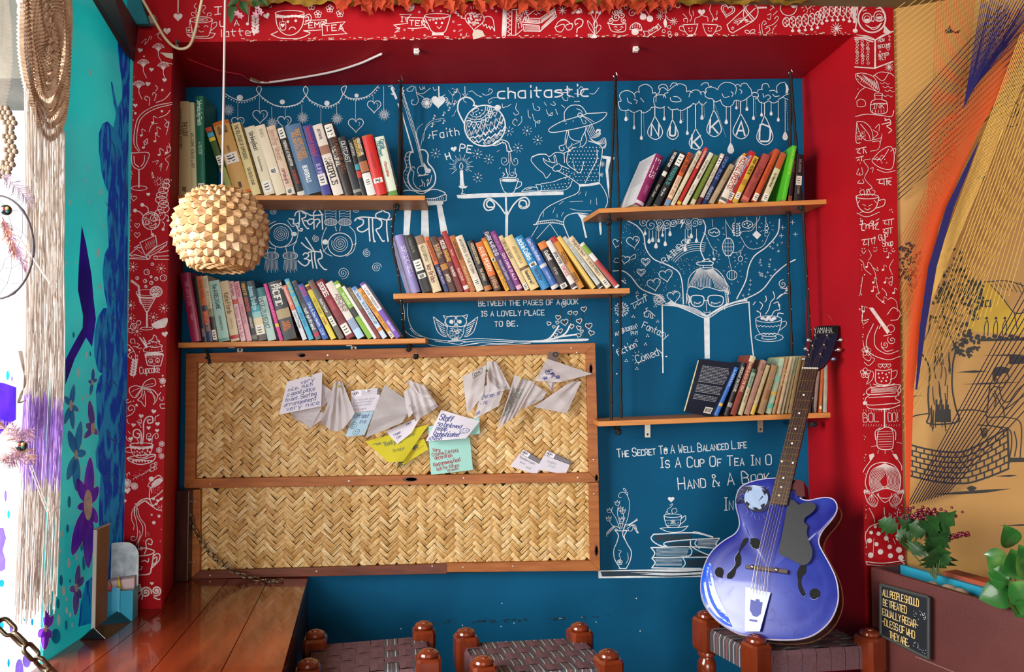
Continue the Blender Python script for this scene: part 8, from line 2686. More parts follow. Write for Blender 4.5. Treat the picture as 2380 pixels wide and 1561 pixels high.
while x < 1560:
 y = 6 + random.uniform(-4, 6)
 for _ in range(3):
  a = PY(x + random.uniform(-8, 8), y - 10, -.05)
  leaf(q, a, PY(x + random.uniform(-26, 26), y + random.uniform(4, 24), -.06 - random.uniform(0, .03)), Vector((random.uniform(-.4, .4), -1, .2)), .02, .2, 5, 1)
 x += random.uniform(18, 52)
q.build('orange_leaves', mat('orange_felt', 'c84a24', .8, col2='b03416', scale=30, transl=.2), gl)
iv = thing('ivy_sprig', 'green ivy sprig with pink blossoms hanging from the top edge', 'plant', PY(570, 0, -.06))
ivm = mat('ivy_leaf', '3f5f34', .5, col2='2b4526', scale=30, transl=.15)
q = MB()
for a, b, w in (((545, 8), (535, 52), .016), ((560, 2), (575, 32), .017), ((590, 0), (603, 26), .014), ((560, -4), (528, 14), .012), ((600, -6), (622, 12), .012)):
 leaf(q, PY(*a, -.06), PY(*b, -.075), Vector((.1, -1, .1)), w, .15, 6)
q.build('leaves', ivm, iv)
q = MB()
q.tube(spline([PY(520, -20, -.05), PY(555, 2, -.06), PY(600, -2, -.06), PY(630, -20, -.05)], 6), .0015, 5)
q.build('stem', mat('ivy_stem', '4a5a34', .6), iv)
q = MB()
for x, y in ((552, 32), (560, 38), (600, 22), (606, 30), (594, 34)):
 for k in range(5):
  a = 2 * pi * k / 5
  p = PY(x, y, -.07)
  leaf(q, p, p + Vector((.012 * cos(a), -.004, .012 * sin(a))), Vector((0, -1, 0)), .004, .1, 3)
q.build('pink_blossom', mat('pink_petal', 'd39aa8', .7, transl=.2), iv)
# ================================================================= PAINT ON THE GLASS
def paneI(off=.0008):
 return Ink(lambda x, y: PX(x, y, XL + off), (1, 0, 0))
def gpaint(n, c, c2=None, **k):
 return mat(n, c, .45, transl=.35, col2=c2, spec=.2, **k)
swirl = gpaint('swirl_blue', '28b8ff', '0a5ee8', scale=2.2, stretch=(9, 9, 2.2), wave=14, lo=.2, hi=.7)
vio, cob, wht, crm, lil, cya = gpaint('violet_glass', 'a854fa', '6c2ae0', scale=9, stretch=(3, 3, 1)), gpaint('azure_glass', '30b8f8', '1080e0', scale=12), gpaint('white_glass', 'f0f2f2'), gpaint('cream_glass', 'ffffee', 'e8e4cc', scale=40), gpaint('lilac_glass', '8f78d8', '6a4cc0', scale=12), gpaint('cyan_glass', '1fb6d8', '0d86c0', scale=9)
ind = gpaint('indigo_glass', '4a1ed0', '26108a', scale=5, stretch=(3, 3, 1))
k = paneI()
k.fill('273 83 276 140 283 187 284 226 274 250 268 226 260 188 258 192 264 240 270 262 264 296 250 282 238 287 230 310 230 350 236 400 246 437 252 446 249 510 253 570 243 592 238 630 243 680 250 715 240 716 228 735 219 775 219 825 228 862 238 868 230 876 223 910 226 985 230 1022 222 1050 224 1085 234 1100 230 1180 231 1262 225 1330 200 1352 188 1400 182 1456 240 1440 270 1420 296 1390 296 700 299 300 303 135', smooth=False)
k.build('painted_blue_swirls', swirl, window_1)
k = paneI(.0012)
for a in ('246 470 262 500 258 560', '246 610 262 600 278 640 262 690 250 660 262 630', '232 770 240 740 262 735 280 790 262 860 240 840 240 790 255 770', '235 900 260 880 285 940 270 1020 245 1000', '240 1110 262 1100 282 1160 262 1240', '285 330 290 460', '240 320 262 330 268 400', '292 620 286 760', '288 1020 278 1100'):
 for d in (0, 5, 10):
  k.c(1.6, ' '.join(str(float(v) + (d * .5 if i % 2 == 0 else d) ) for i, v in enumerate(a.split())))
k.build('painted_light_curls', gpaint('light_blue_glass', '3a9ae0'), window_1)
k = paneI()
k.fill('190 523 200 566 213 640 218 700 223 742 214 806 200 784 174 833 152 894 152 836 168 805 192 762 193 733 181 673 183 616', smooth=False)
k.build('painted_indigo_leaf', ind, window_1)
def bloom(name, cx, cy, petals, m, cr, cm=crm):
 k = paneI(.0016)
 ko = paneI(.0012)
 for (tx, ty, w) in petals:
  dx, dy = tx - cx, ty - cy
  L = hypot(dx, dy)
  nx_, ny_ = -dy / L * w, dx / L * w
  pts = [(cx, cy), (cx + dx * .35 + nx_, cy + dy * .35 + ny_), (cx + dx * .75 + nx_ * .8, cy + dy * .75 + ny_ * .8), (tx, ty), (cx + dx * .75 - nx_ * .8, cy + dy * .75 - ny_ * .8), (cx + dx * .35 - nx_, cy + dy * .35 - ny_)]
  s_ = [tuple(p) for p in spline(pts, 3, True)]
  k.fillp(s_)
  ko.rib(s_, 2.2, True)
 k.build(name, m, window_1)
 ko.build('petal_outline', wht, window_1)
 c_ = paneI(.0020)
 c_.el(0, cx, cy, *cr)
 c_.build('painted_flower_centre', cm, window_1)
bloom('painted_violet_flower', 205, 1173, [(210, 1062, 11), (228, 1130, 10), (226, 1215, 10), (205, 1320, 13), (168, 1290, 14), (180, 1112, 11), (180, 1180, 9)], vio, (10, 36))
bloom('painted_lilac_flower', 178, 1365, [(183, 1312, 6), (194, 1340, 7), (188, 1390, 6), (175, 1430, 7), (162, 1372, 8)], lil, (4, 10))
bloom('painted_violet_flower', 106, 1460, [(110, 1412, 7), (124, 1430, 7), (118, 1482, 8), (103, 1510, 9), (90, 1480, 9)], vio, (4, 9))
bloom('painted_azure_flower', 165, 942, [(172, 893, 6), (183, 955, 6), (170, 997, 6), (150, 985, 6), (150, 920, 6)], cob, (4, 13))
bloom('painted_azure_flower', 177, 1056, [(188, 978, 8), (200, 1050, 9), (178, 1142, 9), (157, 1115, 9), (160, 1000, 9)], cob, (4, 12))
bloom('painted_azure_flower', 215, 888, [(217, 856, 4), (226, 880, 4), (210, 918, 4), (205, 886, 4)], cob, (2.5, 6))
bloom('painted_lilac_flower', 216, 995, [(208, 930, 7), (226, 1010, 6), (200, 985, 8), (196, 1018, 6)], lil, (5, 13))
k = paneI()
kc = paneI()
for x, y, rx, ry in ((209, 169, 3, 8), (228, 587, 4, 12), (232, 666, 3, 8), (162, 470, 2.5, 8), (208, 468, 2, 6), (235, 446, 2.5, 8), (204, 390, 2, 5), (240, 523, 2, 5), (201, 825, 3, 8), (182, 866, 4, 11), (191, 926, 2, 5), (200, 920, 2.4, 6), (143, 1240, 3, 11), (160, 1308, 4, 12), (178, 1295, 3, 8), (148, 1372, 4, 12), (136, 1440, 4, 13), (163, 1428, 3, 6), (155, 1418, 3, 8), (154, 1392, 2, 6), (168, 1452, 2, 6), (140, 1280, 2, 5), (150, 330, 2, 6), (196, 420, 1.5, 4), (176, 610, 2, 4), (157, 562, 1.6, 4), (155, 612, 1.6, 4)):
 k.el(0, x, y, rx, ry, n=12)
for x, y, rx, ry in ((161, 1166, 4, 14), (157, 1228, 3, 10), (190, 1270, 3, 11), (135, 1402, 4, 12), (142, 1348, 4, 13), (154, 1452, 3, 12), (171, 778, 2.5, 7), (210, 822, 2, 6), (163, 1350, 2, 5), (130, 1478, 11, 18), (195, 1308, 4, 18)):
 kc.el(0, x, y, rx, ry, n=12)
k.build('painted_white_drops', wht, window_1)
kc.build('painted_blue_drops', cya, window_1)
def paneC():
 return Ink(lambda x, y: PX(x, y, XL + .0012), (1, 0, 0))
k = paneC()
k.fill('-30 885 10 890 38 900 37 975 20 985 0 1010 -30 1015', smooth=False)
k.build('painted_indigo_patch', gpaint('indigo_patch', '5a2ad0', '1c1070', scale=9), window_2)
k = paneC()
for x, y, rx, ry in ((18, 872, 4, 11), (20, 1195, 3, 10), (4, 1355, 6, 9), (57, 1437, 2.5, 6), (75, 1445, 3, 8), (20, 1540, 3, 10), (3, 1453, 6, 10)):
 k.el(0, x, y, rx, ry, n=12)
k.build('painted_blue_drops', cya, window_2)
k = paneC()
for x, y, rx, ry in ((28, 880, 2, 6), (13, 1152, 3, 13), (26, 1455, 4, 16), (45, 1560, 10, 30), (62, 1535, 10, 16)):
 k.el(0, x, y, rx, ry, n=12)
k.fill('-10 1228 8 1226 14 1250 6 1278 13 1300 12 1322 2 1328 -10 1320', smooth=False)
k.build('painted_violet_drops', lil, window_2)
# ================================================================= BEAMS AT THE UPPER LEFT
bm = mat('dark_beam', '2a1412', .5, col2='1c0f10', scale=6, stretch=(3, 1, 3))
q = MB()
a0, a1, a2, a3 = PY(312, 146, -.012), PY(196, -50, -.5), PY(256, -50, -.5), PY(322, 62, -.012)
q.prism([a0, a1, a2, a3], Vector((.0, -.06, 0)))
tag(q.build('wooden_beam', bm, bevel=.003), 'dark brown slanting beam at the top of the painted glass', 'beam')
q = MB()
q.prism([PY(x, y, -.03) for x, y in ((262, -40), (322, 62), (352, 62), (338, 20), (318, -40))], Vector((0, -.02, 0)))
tag(q.build('turquoise_board', mat('turquoise_board', '1a7f8e', .6, col2='14626e', scale=6), bevel=.002), 'turquoise board between the dark beam and the red frame', 'board')
q = MB()
q.prism([PY(x, y, -.004) for x, y in ((346, 60), (348, 46), (356, 40), (366, 42), (368, 60))], Vector((0, -.02, 0)))
tag(q.build('mortar_lump', plaster), 'grey mortar lump on the frame corner beside the turquoise board', 'mortar')
q = MB()
q.prism([PX(x, y, -2.0) for x, y in ((-60, 95), (58, 196), (58, 236), (-60, 158))], (-.06, 0, 0))
tag(q.build('yellow_beam', mat('yellow_paint', 'c8b23c', .6, col2='b09a30', scale=6)), 'yellow painted beam outside the window', 'beam')
# ================================================================= MACRAME HANGING AND DREAMCATCHER
XM = XL + .075
yarn = mat('cotton_yarn', 'ded5ce', .85, transl=.4)
yarnv = mat('violet_yarn', 'c8a8e4', .85, transl=.4)
crochet = mat('brown_crochet', 'd6b99e', .85, col2='b8987c', scale=60)
mc = thing('macrame_hanging', 'long white macrame wall hanging with brown crochet medallion and violet dyed fringe', 'wall hanging', PX(105, 0, XM))
q = MB()
for i in range(74):
 f = i / 73
 xa, xb, xc = 57 + 92 * f, 60 + 90 * f, 36 + 92 * f + random.uniform(-4, 4)
 yt = 175 + 130 * f ** .6
 ye = 1400 + random.uniform(-25, 42) + (12 if f < .4 else -8)
 pts = []
 for s_ in range(13):
  t = s_ / 12
  x = xa + (xb - xa) * min(1, t * 2) if t < .5 else xb + (xc - xb) * (t - .5) * 2
  pts.append(PX(x + random.uniform(-1.1, 1.1), yt + (ye - yt) * t, XM + random.uniform(-.012, .012)))
 for s_ in range(12):
  y = yt + (ye - yt) * (s_ + .5) / 12
  q.cur = 1 if 930 < y < 1130 else 0
  q.tube([pts[s_], pts[s_ + 1]], .0014, 4)
q.build('fringe', [yarn, yarnv], mc)
q = MB()
ctr = PX(108, 62, XM)
for ri in range(13):
 R_ = .018 + ri * .0215
 n = int(14 + ri * 13)
 pts, rr = [], []
 for s_ in range(n * 2):
  a = 2 * pi * s_ / (n * 2)
  w = R_ * (1 + .05 * sin(2 * a + ri * .8))
  pts.append(ctr + Vector((.003 * sin(a * 5 + ri), w * cos(a) * .37, w * sin(a))))
  rr.append(.0066 + .0040 * (s_ % 2))
 if ri != 8:
  q.tube(pts, rr, 5, True)
for s_ in range(70):
 a = 2 * pi * s_ / 70
 q.tube([ctr + Vector((0, .03 * cos(a), .035 * sin(a))), ctr + Vector((0, 0.1 * cos(a), .275 * sin(a)))], .0013, 4)
q.build('crochet_medallion', crochet, mc)
q = MB()
bumpy(q, [PX(45, -60, XM), PX(50, 30, XM), PX(56, 100, XM), PX(62, 160, XM), PX(64, 190, XM)], .008)
q.build('edge_cord', yarn, mc)
q = MB()
for i in range(7):
 q.tube(spline([PX(42 + i * 1.5, 815, XM + .02), PX(50 + i, 850, XM + .025), PX(60 - i, 890, XM + .03), PX(46 + i, 915, XM + .03), PX(40 + i, 935, XM + .02), PX(58, 930, XM + .02)], 5), .0014, 4)
q.build('loose_loop', yarn, mc)
D0 = 1.45
DP_ = lambda x, y, d=D0: onp(x, y, CAM + FWD * d, FWD)
dc = thing('dreamcatcher', 'twig dreamcatcher with pink feathers and a dark bead before the window', 'dreamcatcher', DP_(0, 455))
hoop = [DP_(-8 + 86 * cos(2 * pi * i / 40), 574 + 120 * sin(2 * pi * i / 40)) for i in range(40)]
q = MB()
q.tube(hoop, [.0022 + .0008 * (i % 7 == 0) for i in range(40)], 6, True)
q.build('twig_hoop', mat('twig', '4a4048', .7), dc)
q = MB()
C2_ = DP_(-8, 574)
prev = hoop[::5]
for ring in range(4):
 nxt = []
 for i in range(len(prev)):
  a, b = prev[i], prev[(i + 1) % len(prev)]
  m_ = ((a + b) / 2).lerp(C2_, .18)
  q.tube([a, m_, b], .0006, 4)
  nxt.append(m_)
 prev = nxt
q.build('web', mat('web_thread', '8a8288', .8), dc)
def feather(par, a, b, m, w, name='feather', seed=0):
 r = random.Random(seed)
 q = MB()
 d_ = b - a
 L = d_.length
 sd = d_.cross(FWD).normalized()
 q.tube([a, b], [.0012, .0005], 4)
 for i in range(90):
  t = r.uniform(.05, 1)
  s_ = r.choice((-1, 1))
  p = a + d_ * t
  e = p + sd * s_ * w * sin(pi * min(.95, t * .8 + .15)) * r.uniform(.5, 1) + d_ * r.uniform(.1, .25) - FWD * r.uniform(-.008, .008)
  q.tube([p, p.lerp(e, .5) + d_ * .02, e], [.0007, .0005, .0002], 3)
 q.build(name, m, par)
pinkf, peach = mat('pink_feather', 'c99ab8', .8, transl=.3), mat('peach_feather', 'cf9468', .8, transl=.3)
feather(dc, DP_(2, 400), DP_(72, 470), mat('lilac_feather', 'c8b6c4', .8, transl=.4), .028, seed=1)
feather(dc, DP_(6, 506), DP_(56, 620), pinkf, .02, seed=2)
feather(dc, DP_(5, 505), DP_(34, 590), peach, .018, seed=3)
q = MB()
q.tube([DP_(40, 545), DP_(118, 660)], [.0016, .0022], 5)
q.build('feather_quill', mat('quill', 'd0c8c4', .6), dc)
def bead(par, x, y):
 q = MB()
 q.ball(DP_(x, y), .0105, 14, 8)
 o = q.build('bead', mat('bead_dark', '17201f', .2, coat=.5), par, smooth=True)
 q = MB()
 for dx, dy, i in ((-4, -3, 0), (3, -4, 1), (4, 3, 2)):
  q.cur = i
  q.ball(DP_(x + dx, y + dy, D0 - .008), .0036, 7, 4)
 q.build('bead_fleck', [mat('fleck_red', 'a02020', .4), mat('fleck_sand', 'c8b070', .4), mat('fleck_teal', '2a5a52', .4)], o)
bead(dc, 14, 488)
ft = thing('feather_drop', 'fluffy mauve feather drop with a dark bead before the violet fringe', 'feather ornament', DP_(40, 985))
for a, b, s_ in (((50, 1030), (0, 985), 4), ((50, 1030), (76, 1000), 5), ((52, 1040), (2, 1070), 6), ((55, 1045), (20, 1082), 7), ((55, 1040), (78, 1075), 8), ((48, 1030), (30, 985), 9)):
 feather(ft, DP_(*a), DP_(*b), mat('mauve_feather', 'b58aa4', .8, transl=.3) if s_ % 2 else mat('rose_feather', 'c39a92', .8, transl=.3), .022, seed=s_)
bead(ft, 50, 1036)
q = MB()
for x in (68, 74):
 q.tube(spline([DP_(x, 1080), DP_(x + 22, 1140), DP_(x + 44, 1195)], 4), .0011, 4)
q.build('hanging_thread', yarn, ft)
fl = thing('crochet_flower_string', 'string of small brown crochet flowers at the window edge', 'garland', DP_(14, 230))
for i, (x, y) in enumerate(((10, 262), (22, 285), (20, 318), (24, 350), (18, 380), (8, 400))):
 q = MB()
 p = DP_(x, y, 1.6)
 for k in range(6):
  a = 2 * pi * k / 6 + i
  q.ball(p + RGT * .011 * cos(a) + UPV * .011 * sin(a), .0065, 7, 4)
 q.ball(p, .006, 7, 4)
 q.build('crochet_flower', mat('taupe_crochet', '8b7664', .85), fl, smooth=True)
# ================================================================= MURAL ON THE SIDE WALL
def mI(off=.0012):
 k = Ink(lambda x, y: onp(x, y, MP, MN) + MN * off, MN).T(2080, 560, 2.6)
 k.wm = 1.35
 return k
def mart(k, n, m=blackp):
 return k.build(n, m, wall_side)
k = mI(.0008)
k.fill('440 545 500 290 560 250 640 330 720 432 790 440 900 430 900 560 700 560', smooth=False)
mart(k, 'painted_yellow_house', mat('mural_yellow', 'b8921c', .6))
k = mI()
k.c(1.6, '505 275 530 250 580 244 660 240 720 250 790 275', '575 262 640 330 720 432 790 428', '720 432 740 540', '505 275 490 330', '780 270 900 300')
for i in range(7):
 k.l(1, f'{600 + i * 26} 250 {625 + i * 28} {285 + i * 6}')
k.l(2.4, '546 362 576 358 576 394 546 396 546 362')
for x in (550, 606, 660):
 k.c(1.4, f'{x - 12} 570 {x - 8} 510 {x + 8} 480 {x + 14} 520 {x + 10} 570').dots(9, f'{x + 4} 466')
for i in range(9):
 k.el(0, 500 + i * 34, 575 + (i % 3) * 8, 16, 12, n=10)
k.fill('480 590 800 585 800 600 520 606', '690 690 790 690 790 740 690 745', smooth=False)
mart(k, 'painted_house_outline')
k = mI()
top_ = lambda t: (80 + 600 * t, 1205 + 70 * sin(pi * (t * .85 + .1)) ** 1 - 130 * max(0, t - .55) * 1.5)
bot_ = lambda t: (80 + 605 * t, 1385 + 78 * sin(pi * (t * .75 + .12)) - 80 * max(0, t - .6) * 1.3)
for r_ in range(7):
 f = r_ / 6
 k.c(2.4 if 0 < r_ < 6 else 3, ' '.join(f'{top_(t)[0] * (1 - f) + bot_(t)[0] * f:.0f} {top_(t)[1] * (1 - f) + bot_(t)[1] * f:.0f}' for t in [i / 14 for i in range(15)]))
 if r_ < 6:
  for b_ in range(13):
   t = (b_ + .5 * (r_ % 2)) / 12.5
   a, b = top_(t), bot_(t)
   g = (r_ + 1) / 6
   k.l(2.2, f'{a[0] * (1 - f) + b[0] * f:.0f} {a[1] * (1 - f) + b[1] * f:.0f} {a[0] * (1 - g) + b[0] * g:.0f} {a[1] * (1 - g) + b[1] * g:.0f}')
k.l(3, '680 1140 688 1340')
k.c(2, '60 1090 120 1055 210 1040', '370 1022 480 1020 560 1035', '500 1110 600 1118 650 1135')
k.c(1.8, '520 1135 528 1180 548 1180 554 1135 520 1135')
for i in range(4):
 k.l(1, f'{526 + i * 7} 1140 {530 + i * 5} 1176')
mart(k, 'painted_stone_well')
k = mI()
k.c(2.6, '215 450 200 560 150 650 195 730 210 800 200 930 206 1050 195 1098 280 1106 385 1086 365 1000 345 880 350 740 365 650 330 560 300 470')
for i in range(26):
 x, y = random.uniform(212, 335), random.uniform(560, 1050)
 k.c(1.4, f'{x} {y} {x + random.uniform(-6, 10)} {y + 50} {x + random.uniform(-4, 14)} {y + 110}')
for i in range(9):
 k.l(3, f'{250 + i * 10} {960 + i % 3 * 30} {252 + i * 10} 1090')
mart(k, 'painted_tree_trunk')
k = mI()
for i in range(420):
 a, b = random.uniform(0, 6.28), random.random() ** .5
 c_ = random.choice(((370, 420, 150, 170), (330, 200, 110, 180), (430, 620, 90, 80), (80, 160, 90, 150), (480, 330, 60, 110)))
 x, y = c_[0] + c_[2] * b * cos(a), c_[1] + c_[3] * b * sin(a)
 k.el(0, x, y, random.uniform(8, 17), random.uniform(5, 10), rot=random.uniform(0, 180), n=7)
mart(k, 'painted_foliage')
k = mI()
k.fill('588 790 600 765 640 756 690 768 682 798 650 800 640 815 612 815 606 855 590 838', smooth=False)
k.c(1.8, '680 800 688 830 668 845 665 860 650 885 625 880', '585 855 572 880 560 1000 556 1060 655 1060', '575 900 600 880 630 882', '600 905 650 1005 672 1012 768 940 785 935', '630 885 650 960 690 968 735 905 780 865', '655 1000 660 1055', '556 1065 560 1105 600 1120 690 1136 705 1220 692 1310', '655 1062 745 1082 765 1150 755 1312', '720 1150 735 1220 722 1300', '615 830 620 850', '590 920 610 960 600 1000')
k.fill('695 1308 785 1308 785 1334 695 1336', smooth=False)
mart(k, 'painted_sitting_man')
k = mI()
for a in ('600 1420 690 1412 740 1414 690 1424', '230 1530 400 1512 560 1500 700 1495 560 1518 400 1530', '370 792 480 780 560 786 480 796', '520 690 700 684 790 686 700 694', '105 935 180 932 110 940', '400 865 560 855 790 850 560 866', '310 1600 440 1596 100 1606', '620 1720 760 1710 900 1708 760 1720', '770 1820 880 1810 1000 1806 880 1822'):
 k.fill(a, smooth=False)
for i in range(9):
 k.l(1.6, f'462 1518 {435 + i * 7} {1490 - 10 * sin(i / 8 * pi)}')
k.T(2060, 0, 3.716)
k.fill('500 290 515 255 530 260 548 215 565 262 600 275 640 258 620 290 560 285', '780 1545 800 1510 830 1530 860 1515 840 1560', smooth=False)
for r_ in (34, 66):
 k.el(1.6, 1088, 945, r_ * .9, r_)
k.c(1.6, '990 960 1020 1060 1080 1095 1150 1070', '1030 890 1070 800 1110 760 1100 700', '1060 880 1120 800', '1075 720 1130 780', '1125 620 1165 520')
mart(k, 'painted_ground_marks')
# ================================================================= STRING ART
sa = thing('string_art', 'fans of gold, orange and dark blue threads strung from the frame edge across the mural', 'string art', PY(2095, 700, -.02))
def strands(name, m, rows, r):
 q = MB()
 for row in rows:
  q.tube(row, r, 3)
 o = q.build(name, m, sa)
 o['kind'] = 'stuff'
SP = lambda x, y, o=.1: onp(x, y, MP + MN * o, MN)
gold, orng, navy, viol = [mat(n, c, .7) for n, c in (('gold_thread', 'ecc064'), ('orange_thread', 'd2501c'), ('navy_thread', '251d62'), ('violet_thread', '2c1f3c'))]
NL = lambda y: PY(2081 + (y - 200) * .024, y, -.014)
strands('gold_threads', gold, [[NL(12 + i * 14), SP(2480, 12 + i * 14 - 310, .16)] for i in range(33)] + [[NL(640 + i * 19), SP(2400, 640 + i * 19 - 560, .12)] for i in range(20)]
  + [[SP(2128 + i * .8, 740, .09), SP(2372 + i * 2.2, 80, .15)] for i in range(0, 26, 2)] + [[SP(2120 + i * 14, 880 - i * 12, .05), SP(2330 + i * 16, 300 - i * 28, .14)] for i in range(17)], .0013)
strands('violet_threads', viol, [[NL(280 + i * 11.5), SP(2330 + i * 6, 12 + i * 9, .14)] for i in range(17)] + [[SP(2108 + i * 7, 1175 - i * 2, .03), SP(2420, 600 + i * 24, .12)] for i in range(14)], .0017)
strands('navy_threads', navy, [[SP(2240 + i * .6, 250 - i * 1.2, .13), SP(2285 + i * 3.2, -20 + (i % 7) * 8, .16)] for i in range(44)] + [[SP(x, y, .15) for x, y in ((2128 + i * .2, 905), (2138 + i * .9, 760), (2158 + i * 1.2, 620), (2200 + i * 1.1, 480), (2244 + i * .6, 390), (2274, 330))] for i in range(16)], .0012)
strands('orange_threads', orng, [[SP(x, y, .12) for x, y in ((2107 + j * .1, 1195), (2101 + j * .45, 900), (2104 + j * .8, 740), (2128 + j * 1.1, 520), (2186 + j * 1.8, 300), (2254 + j * 2.2, 150), (2340 + j * 2.3, 20))] for j in [50 * (i / 35) ** .6 for i in range(36)]]
  + [[SP(2152 + i * 3.2, 560 - i * 3, .06), SP(2178 + i * 6, -20, .1)] for i in range(16)] + [[NL(560 + i * 14), SP(2215 + i * 2, 330 + i * 4, .1)] for i in range(14)], .0009)
# ================================================================= PLANTER, SIGN, PLANTS
ca, sa_ = cos(radians(21)), sin(radians(21))
PA = PY(2024, 1317, -.06)
PD, PN = Vector((sa_, -ca, 0)), Vector((ca, sa_, 0))
zr = PA.z
PA0 = PA.xy.to_3d()
pt_ = thing('planter_box', 'long brown planter box with turquoise inside along the mural wall', 'planter', PA0 + PD * .6)
brn = mat('planter_brown', '5f2e2a', .5, col2='532522', scale=4, bump=.2, bscale=200)
def slab(name, m, d0, d1, n0_, n1_, z0, z1, par=pt_):
 q = MB()
 q.hexa(*[PA0 + PD * d + PN * n_ + VZ * z for d, n_, z in ((d0, n0_, z0), (d1, n0_, z0), (d1, n0_, z1), (d0, n0_, z1), (d0, n1_, z0), (d1, n1_, z0), (d1, n1_, z1), (d0, n1_, z1))])
 return q.build(name, m, par, bevel=.002)
slab('front_board', brn, 0, 1.3, 0, .018, 0, zr)
slab('end_board', brn, 0, .018, .0182, .13, 0, zr)
slab('back_board', mat('planter_turquoise', '1c93b0', .5, col2='1a86a4', scale=6), .0182, 1.3, .112, .13, 0, zr)
slab('soil', mat('dark_soil', '2a211c', .95, bump=.8), .0182, 1.3, .0182, .112, 0, zr - .035)
slab('wall_ledge', mat('ledge_orange', 'a8492a', .7, col2='5a3a30', scale=7), .16, 1.3, .131, .19, 0, zr + .012)
q = MB()
q.tube([PA0 + PD * .16 - PN * .0005 + VZ * (zr - .235), PA0 + PD * 1.3 - PN * .0005 + VZ * (zr - .235)], .0015, 4)
q.build('board_joint', mat('joint_grey', '8a6a62', .8), pt_)
PPm = lambda x, y, o=0.0: onp(x, y, PA0 + PN * (.06 - o), PN)
for i, (x, y, r_, lab) in enumerate(((2168, 1345, .017, 'pale round stone at the foot of the berry plant in the planter'), (2206, 1350, .024, 'largest pale stone in the planter, right of the berry plant stem'), (2232, 1360, .022, 'pale stone in the planter lying nearest the pothos'))):
 p = PPm(x, y)
 q = MB()
 q.ball((p.x, p.y, zr - .02), r_, 14, 8, (1, 1.2, .75))
 tag(q.build('stone', mat('pale_stone', 'b9a68e', .7, col2='a08d76', scale=20), smooth=True), lab, 'stone', 'stones in the planter')
sc = [(2047, 1358), (2158, 1388), (2158, 1530), (2047, 1475)]
sq = [onp(x, y, PA0 - PN * .022, PN) for x, y in sc]
sg = thing('sign_board', 'small black sign with gold lettering hung on the planter front', 'sign', (sq[2] + sq[3]) / 2)
q = MB()
q.prism(sq, PN * .018)
q.build('board', mat('sign_black', '14181f', .5), sg, bevel=.003)
q = MB()
for a, b in ((0, 1), (1, 2), (2, 3), (3, 0)):
 q.tube([sq[a], sq[b]], .005, 6)
q.build('frame', mat('sign_grey', '3c403e', .5), sg)
SF = lambda u, v: sq[0].lerp(sq[1], u).lerp(sq[3].lerp(sq[2], u), v) - PN * .001
k = Ink(SF, -PN)
for i, (t, u, w) in enumerate((('ALL PEOPLE SHOULD', .05, .92), ('BE TREATED', .06, .6), ('EQUALLY REGAR-', .05, .88), ('-DLESS OF WHO', .04, .82), ('THEY ARE.', .2, .5))):
 k.fit(t, u, .2 + i * .19, .125, .014, w)
k.build('sign_lettering', mat('sign_gold', 'd8b878', .5), sg)
k = Ink(SF, -PN)
for i in range(34):
 k.el(0, random.uniform(.7, .96), random.choice((random.uniform(.26, .42), random.uniform(.82, .95))), .008, .006, n=6)
k.build('painted_dots', white, sg)
def plant(name, label, leaves, m, o, base, extra=None, lobes=0, curl=.12):
 r = thing(name, label, 'plant', PPm(*base))
 b0 = PPm(*base, o)
 for i, (x0, y0, x1, y1, w) in enumerate(leaves):
  q = MB()
  a, b = PPm(x0, y0, o + .01 * (i % 3)), PPm(x1, y1, o + .03 + .012 * (i % 4))
  leaf(q, a, b, Vector((-.3, -1, .35)), w * (1.5 if lobes else 1.3), curl, 9, lobes)
  q.build('leaf', m, r, smooth=True)
  if i % 2 == 0:
   q = MB()
   q.tube(spline([b0, b0.lerp(a, .6) - VZ * .01, a], 5), .0022, 5)
   q.build('stem', MATS['ivy_stem'], r)
 return r
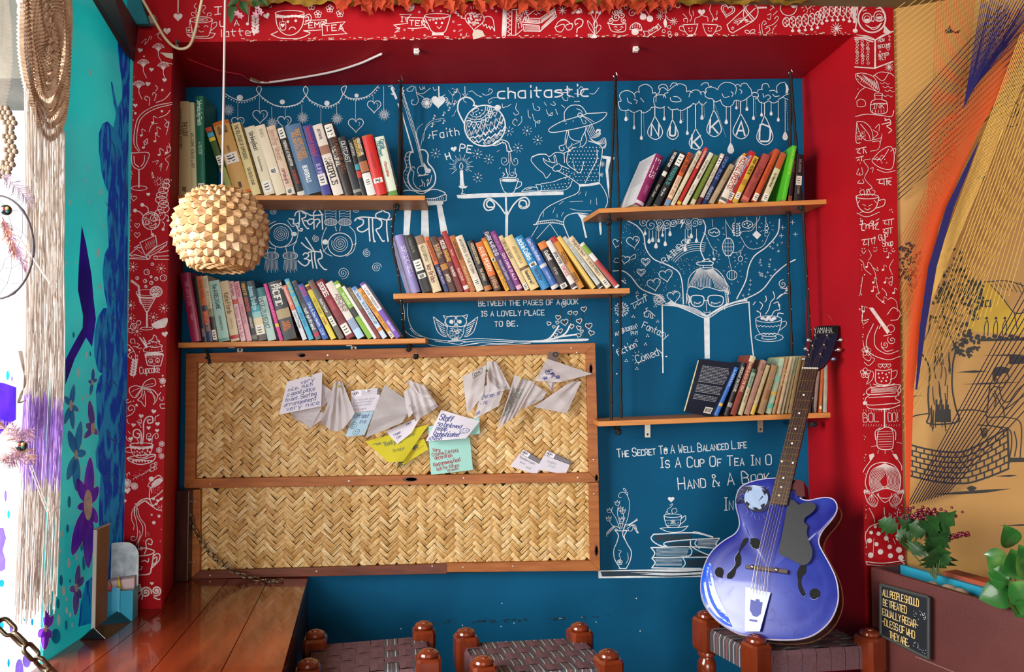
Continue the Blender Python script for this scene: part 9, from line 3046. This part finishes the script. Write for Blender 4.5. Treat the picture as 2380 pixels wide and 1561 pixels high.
lm = mat('berry_leaf', '2f5a2a', .4, col2='1e3f1e', scale=25, transl=.12, coat=.2)
bp_ = plant('berry_plant', 'leafy artificial plant with dark red berries at the planter end', [(2085, 1232, 2040, 1208, .024), (2120, 1245, 2080, 1245, .022), (2150, 1240, 2112, 1218, .026), (2150, 1240, 2218, 1192, .028), (2140, 1262, 2122, 1290, .026), (2165, 1280, 2160, 1250, .02), (2170, 1318, 2185, 1268, .034), (2165, 1270, 2202, 1240, .022), (2185, 1300, 2212, 1300, .018), (2130, 1225, 2085, 1200, .02), (2150, 1235, 2180, 1215, .022), (2110, 1262, 2092, 1262, .018)], lm, .0, (2173, 1345), lobes=1)
q = MB()
for i in range(120):
 x, y = random.gauss(2140, 34), random.gauss(1193, 8)
 if i > 95:
  x, y = 2205 + (i - 95) * 1.9, 1248 - (i - 95) * .4 + random.uniform(-4, 4)
 q.ball(PPm(x, y, .03 + random.uniform(-.02, .02)), random.uniform(.004, .0065), 7, 4)
o = q.build('berries', mat('dark_berry', '6a1626', .25, coat=.5), bp_, smooth=True)
o['kind'] = 'stuff'
q = MB()
for a in ([(2173, 1345), (2165, 1280), (2140, 1200)], [(2175, 1345), (2185, 1270), (2215, 1245), (2248, 1240)]):
 q.tube(spline([PPm(x, y, .01) for x, y in a], 6), .0022, 5)
q.build('stem', MATS['ivy_stem'], bp_)
pm = mat('pothos_leaf', '2d6a2c', .3, col2='6a9a48', scale=14, transl=.12, coat=.4, lo=.5, hi=.72)
plant('pothos_plant', 'glossy pothos with variegated leaves over the planter edge', [(2340, 1290, 2286, 1288, .016), (2352, 1345, 2294, 1294, .03), (2345, 1352, 2296, 1328, .03), (2352, 1370, 2276, 1392, .034), (2380, 1345, 2352, 1275, .04), (2395, 1400, 2346, 1352, .036), (2370, 1400, 2364, 1432, .032), (2400, 1330, 2372, 1268, .04), (2420, 1410, 2380, 1440, .04), (2350, 1270, 2337, 1220, .026)], pm, .05, (2372, 1375))
bpy.context.view_layer.update()
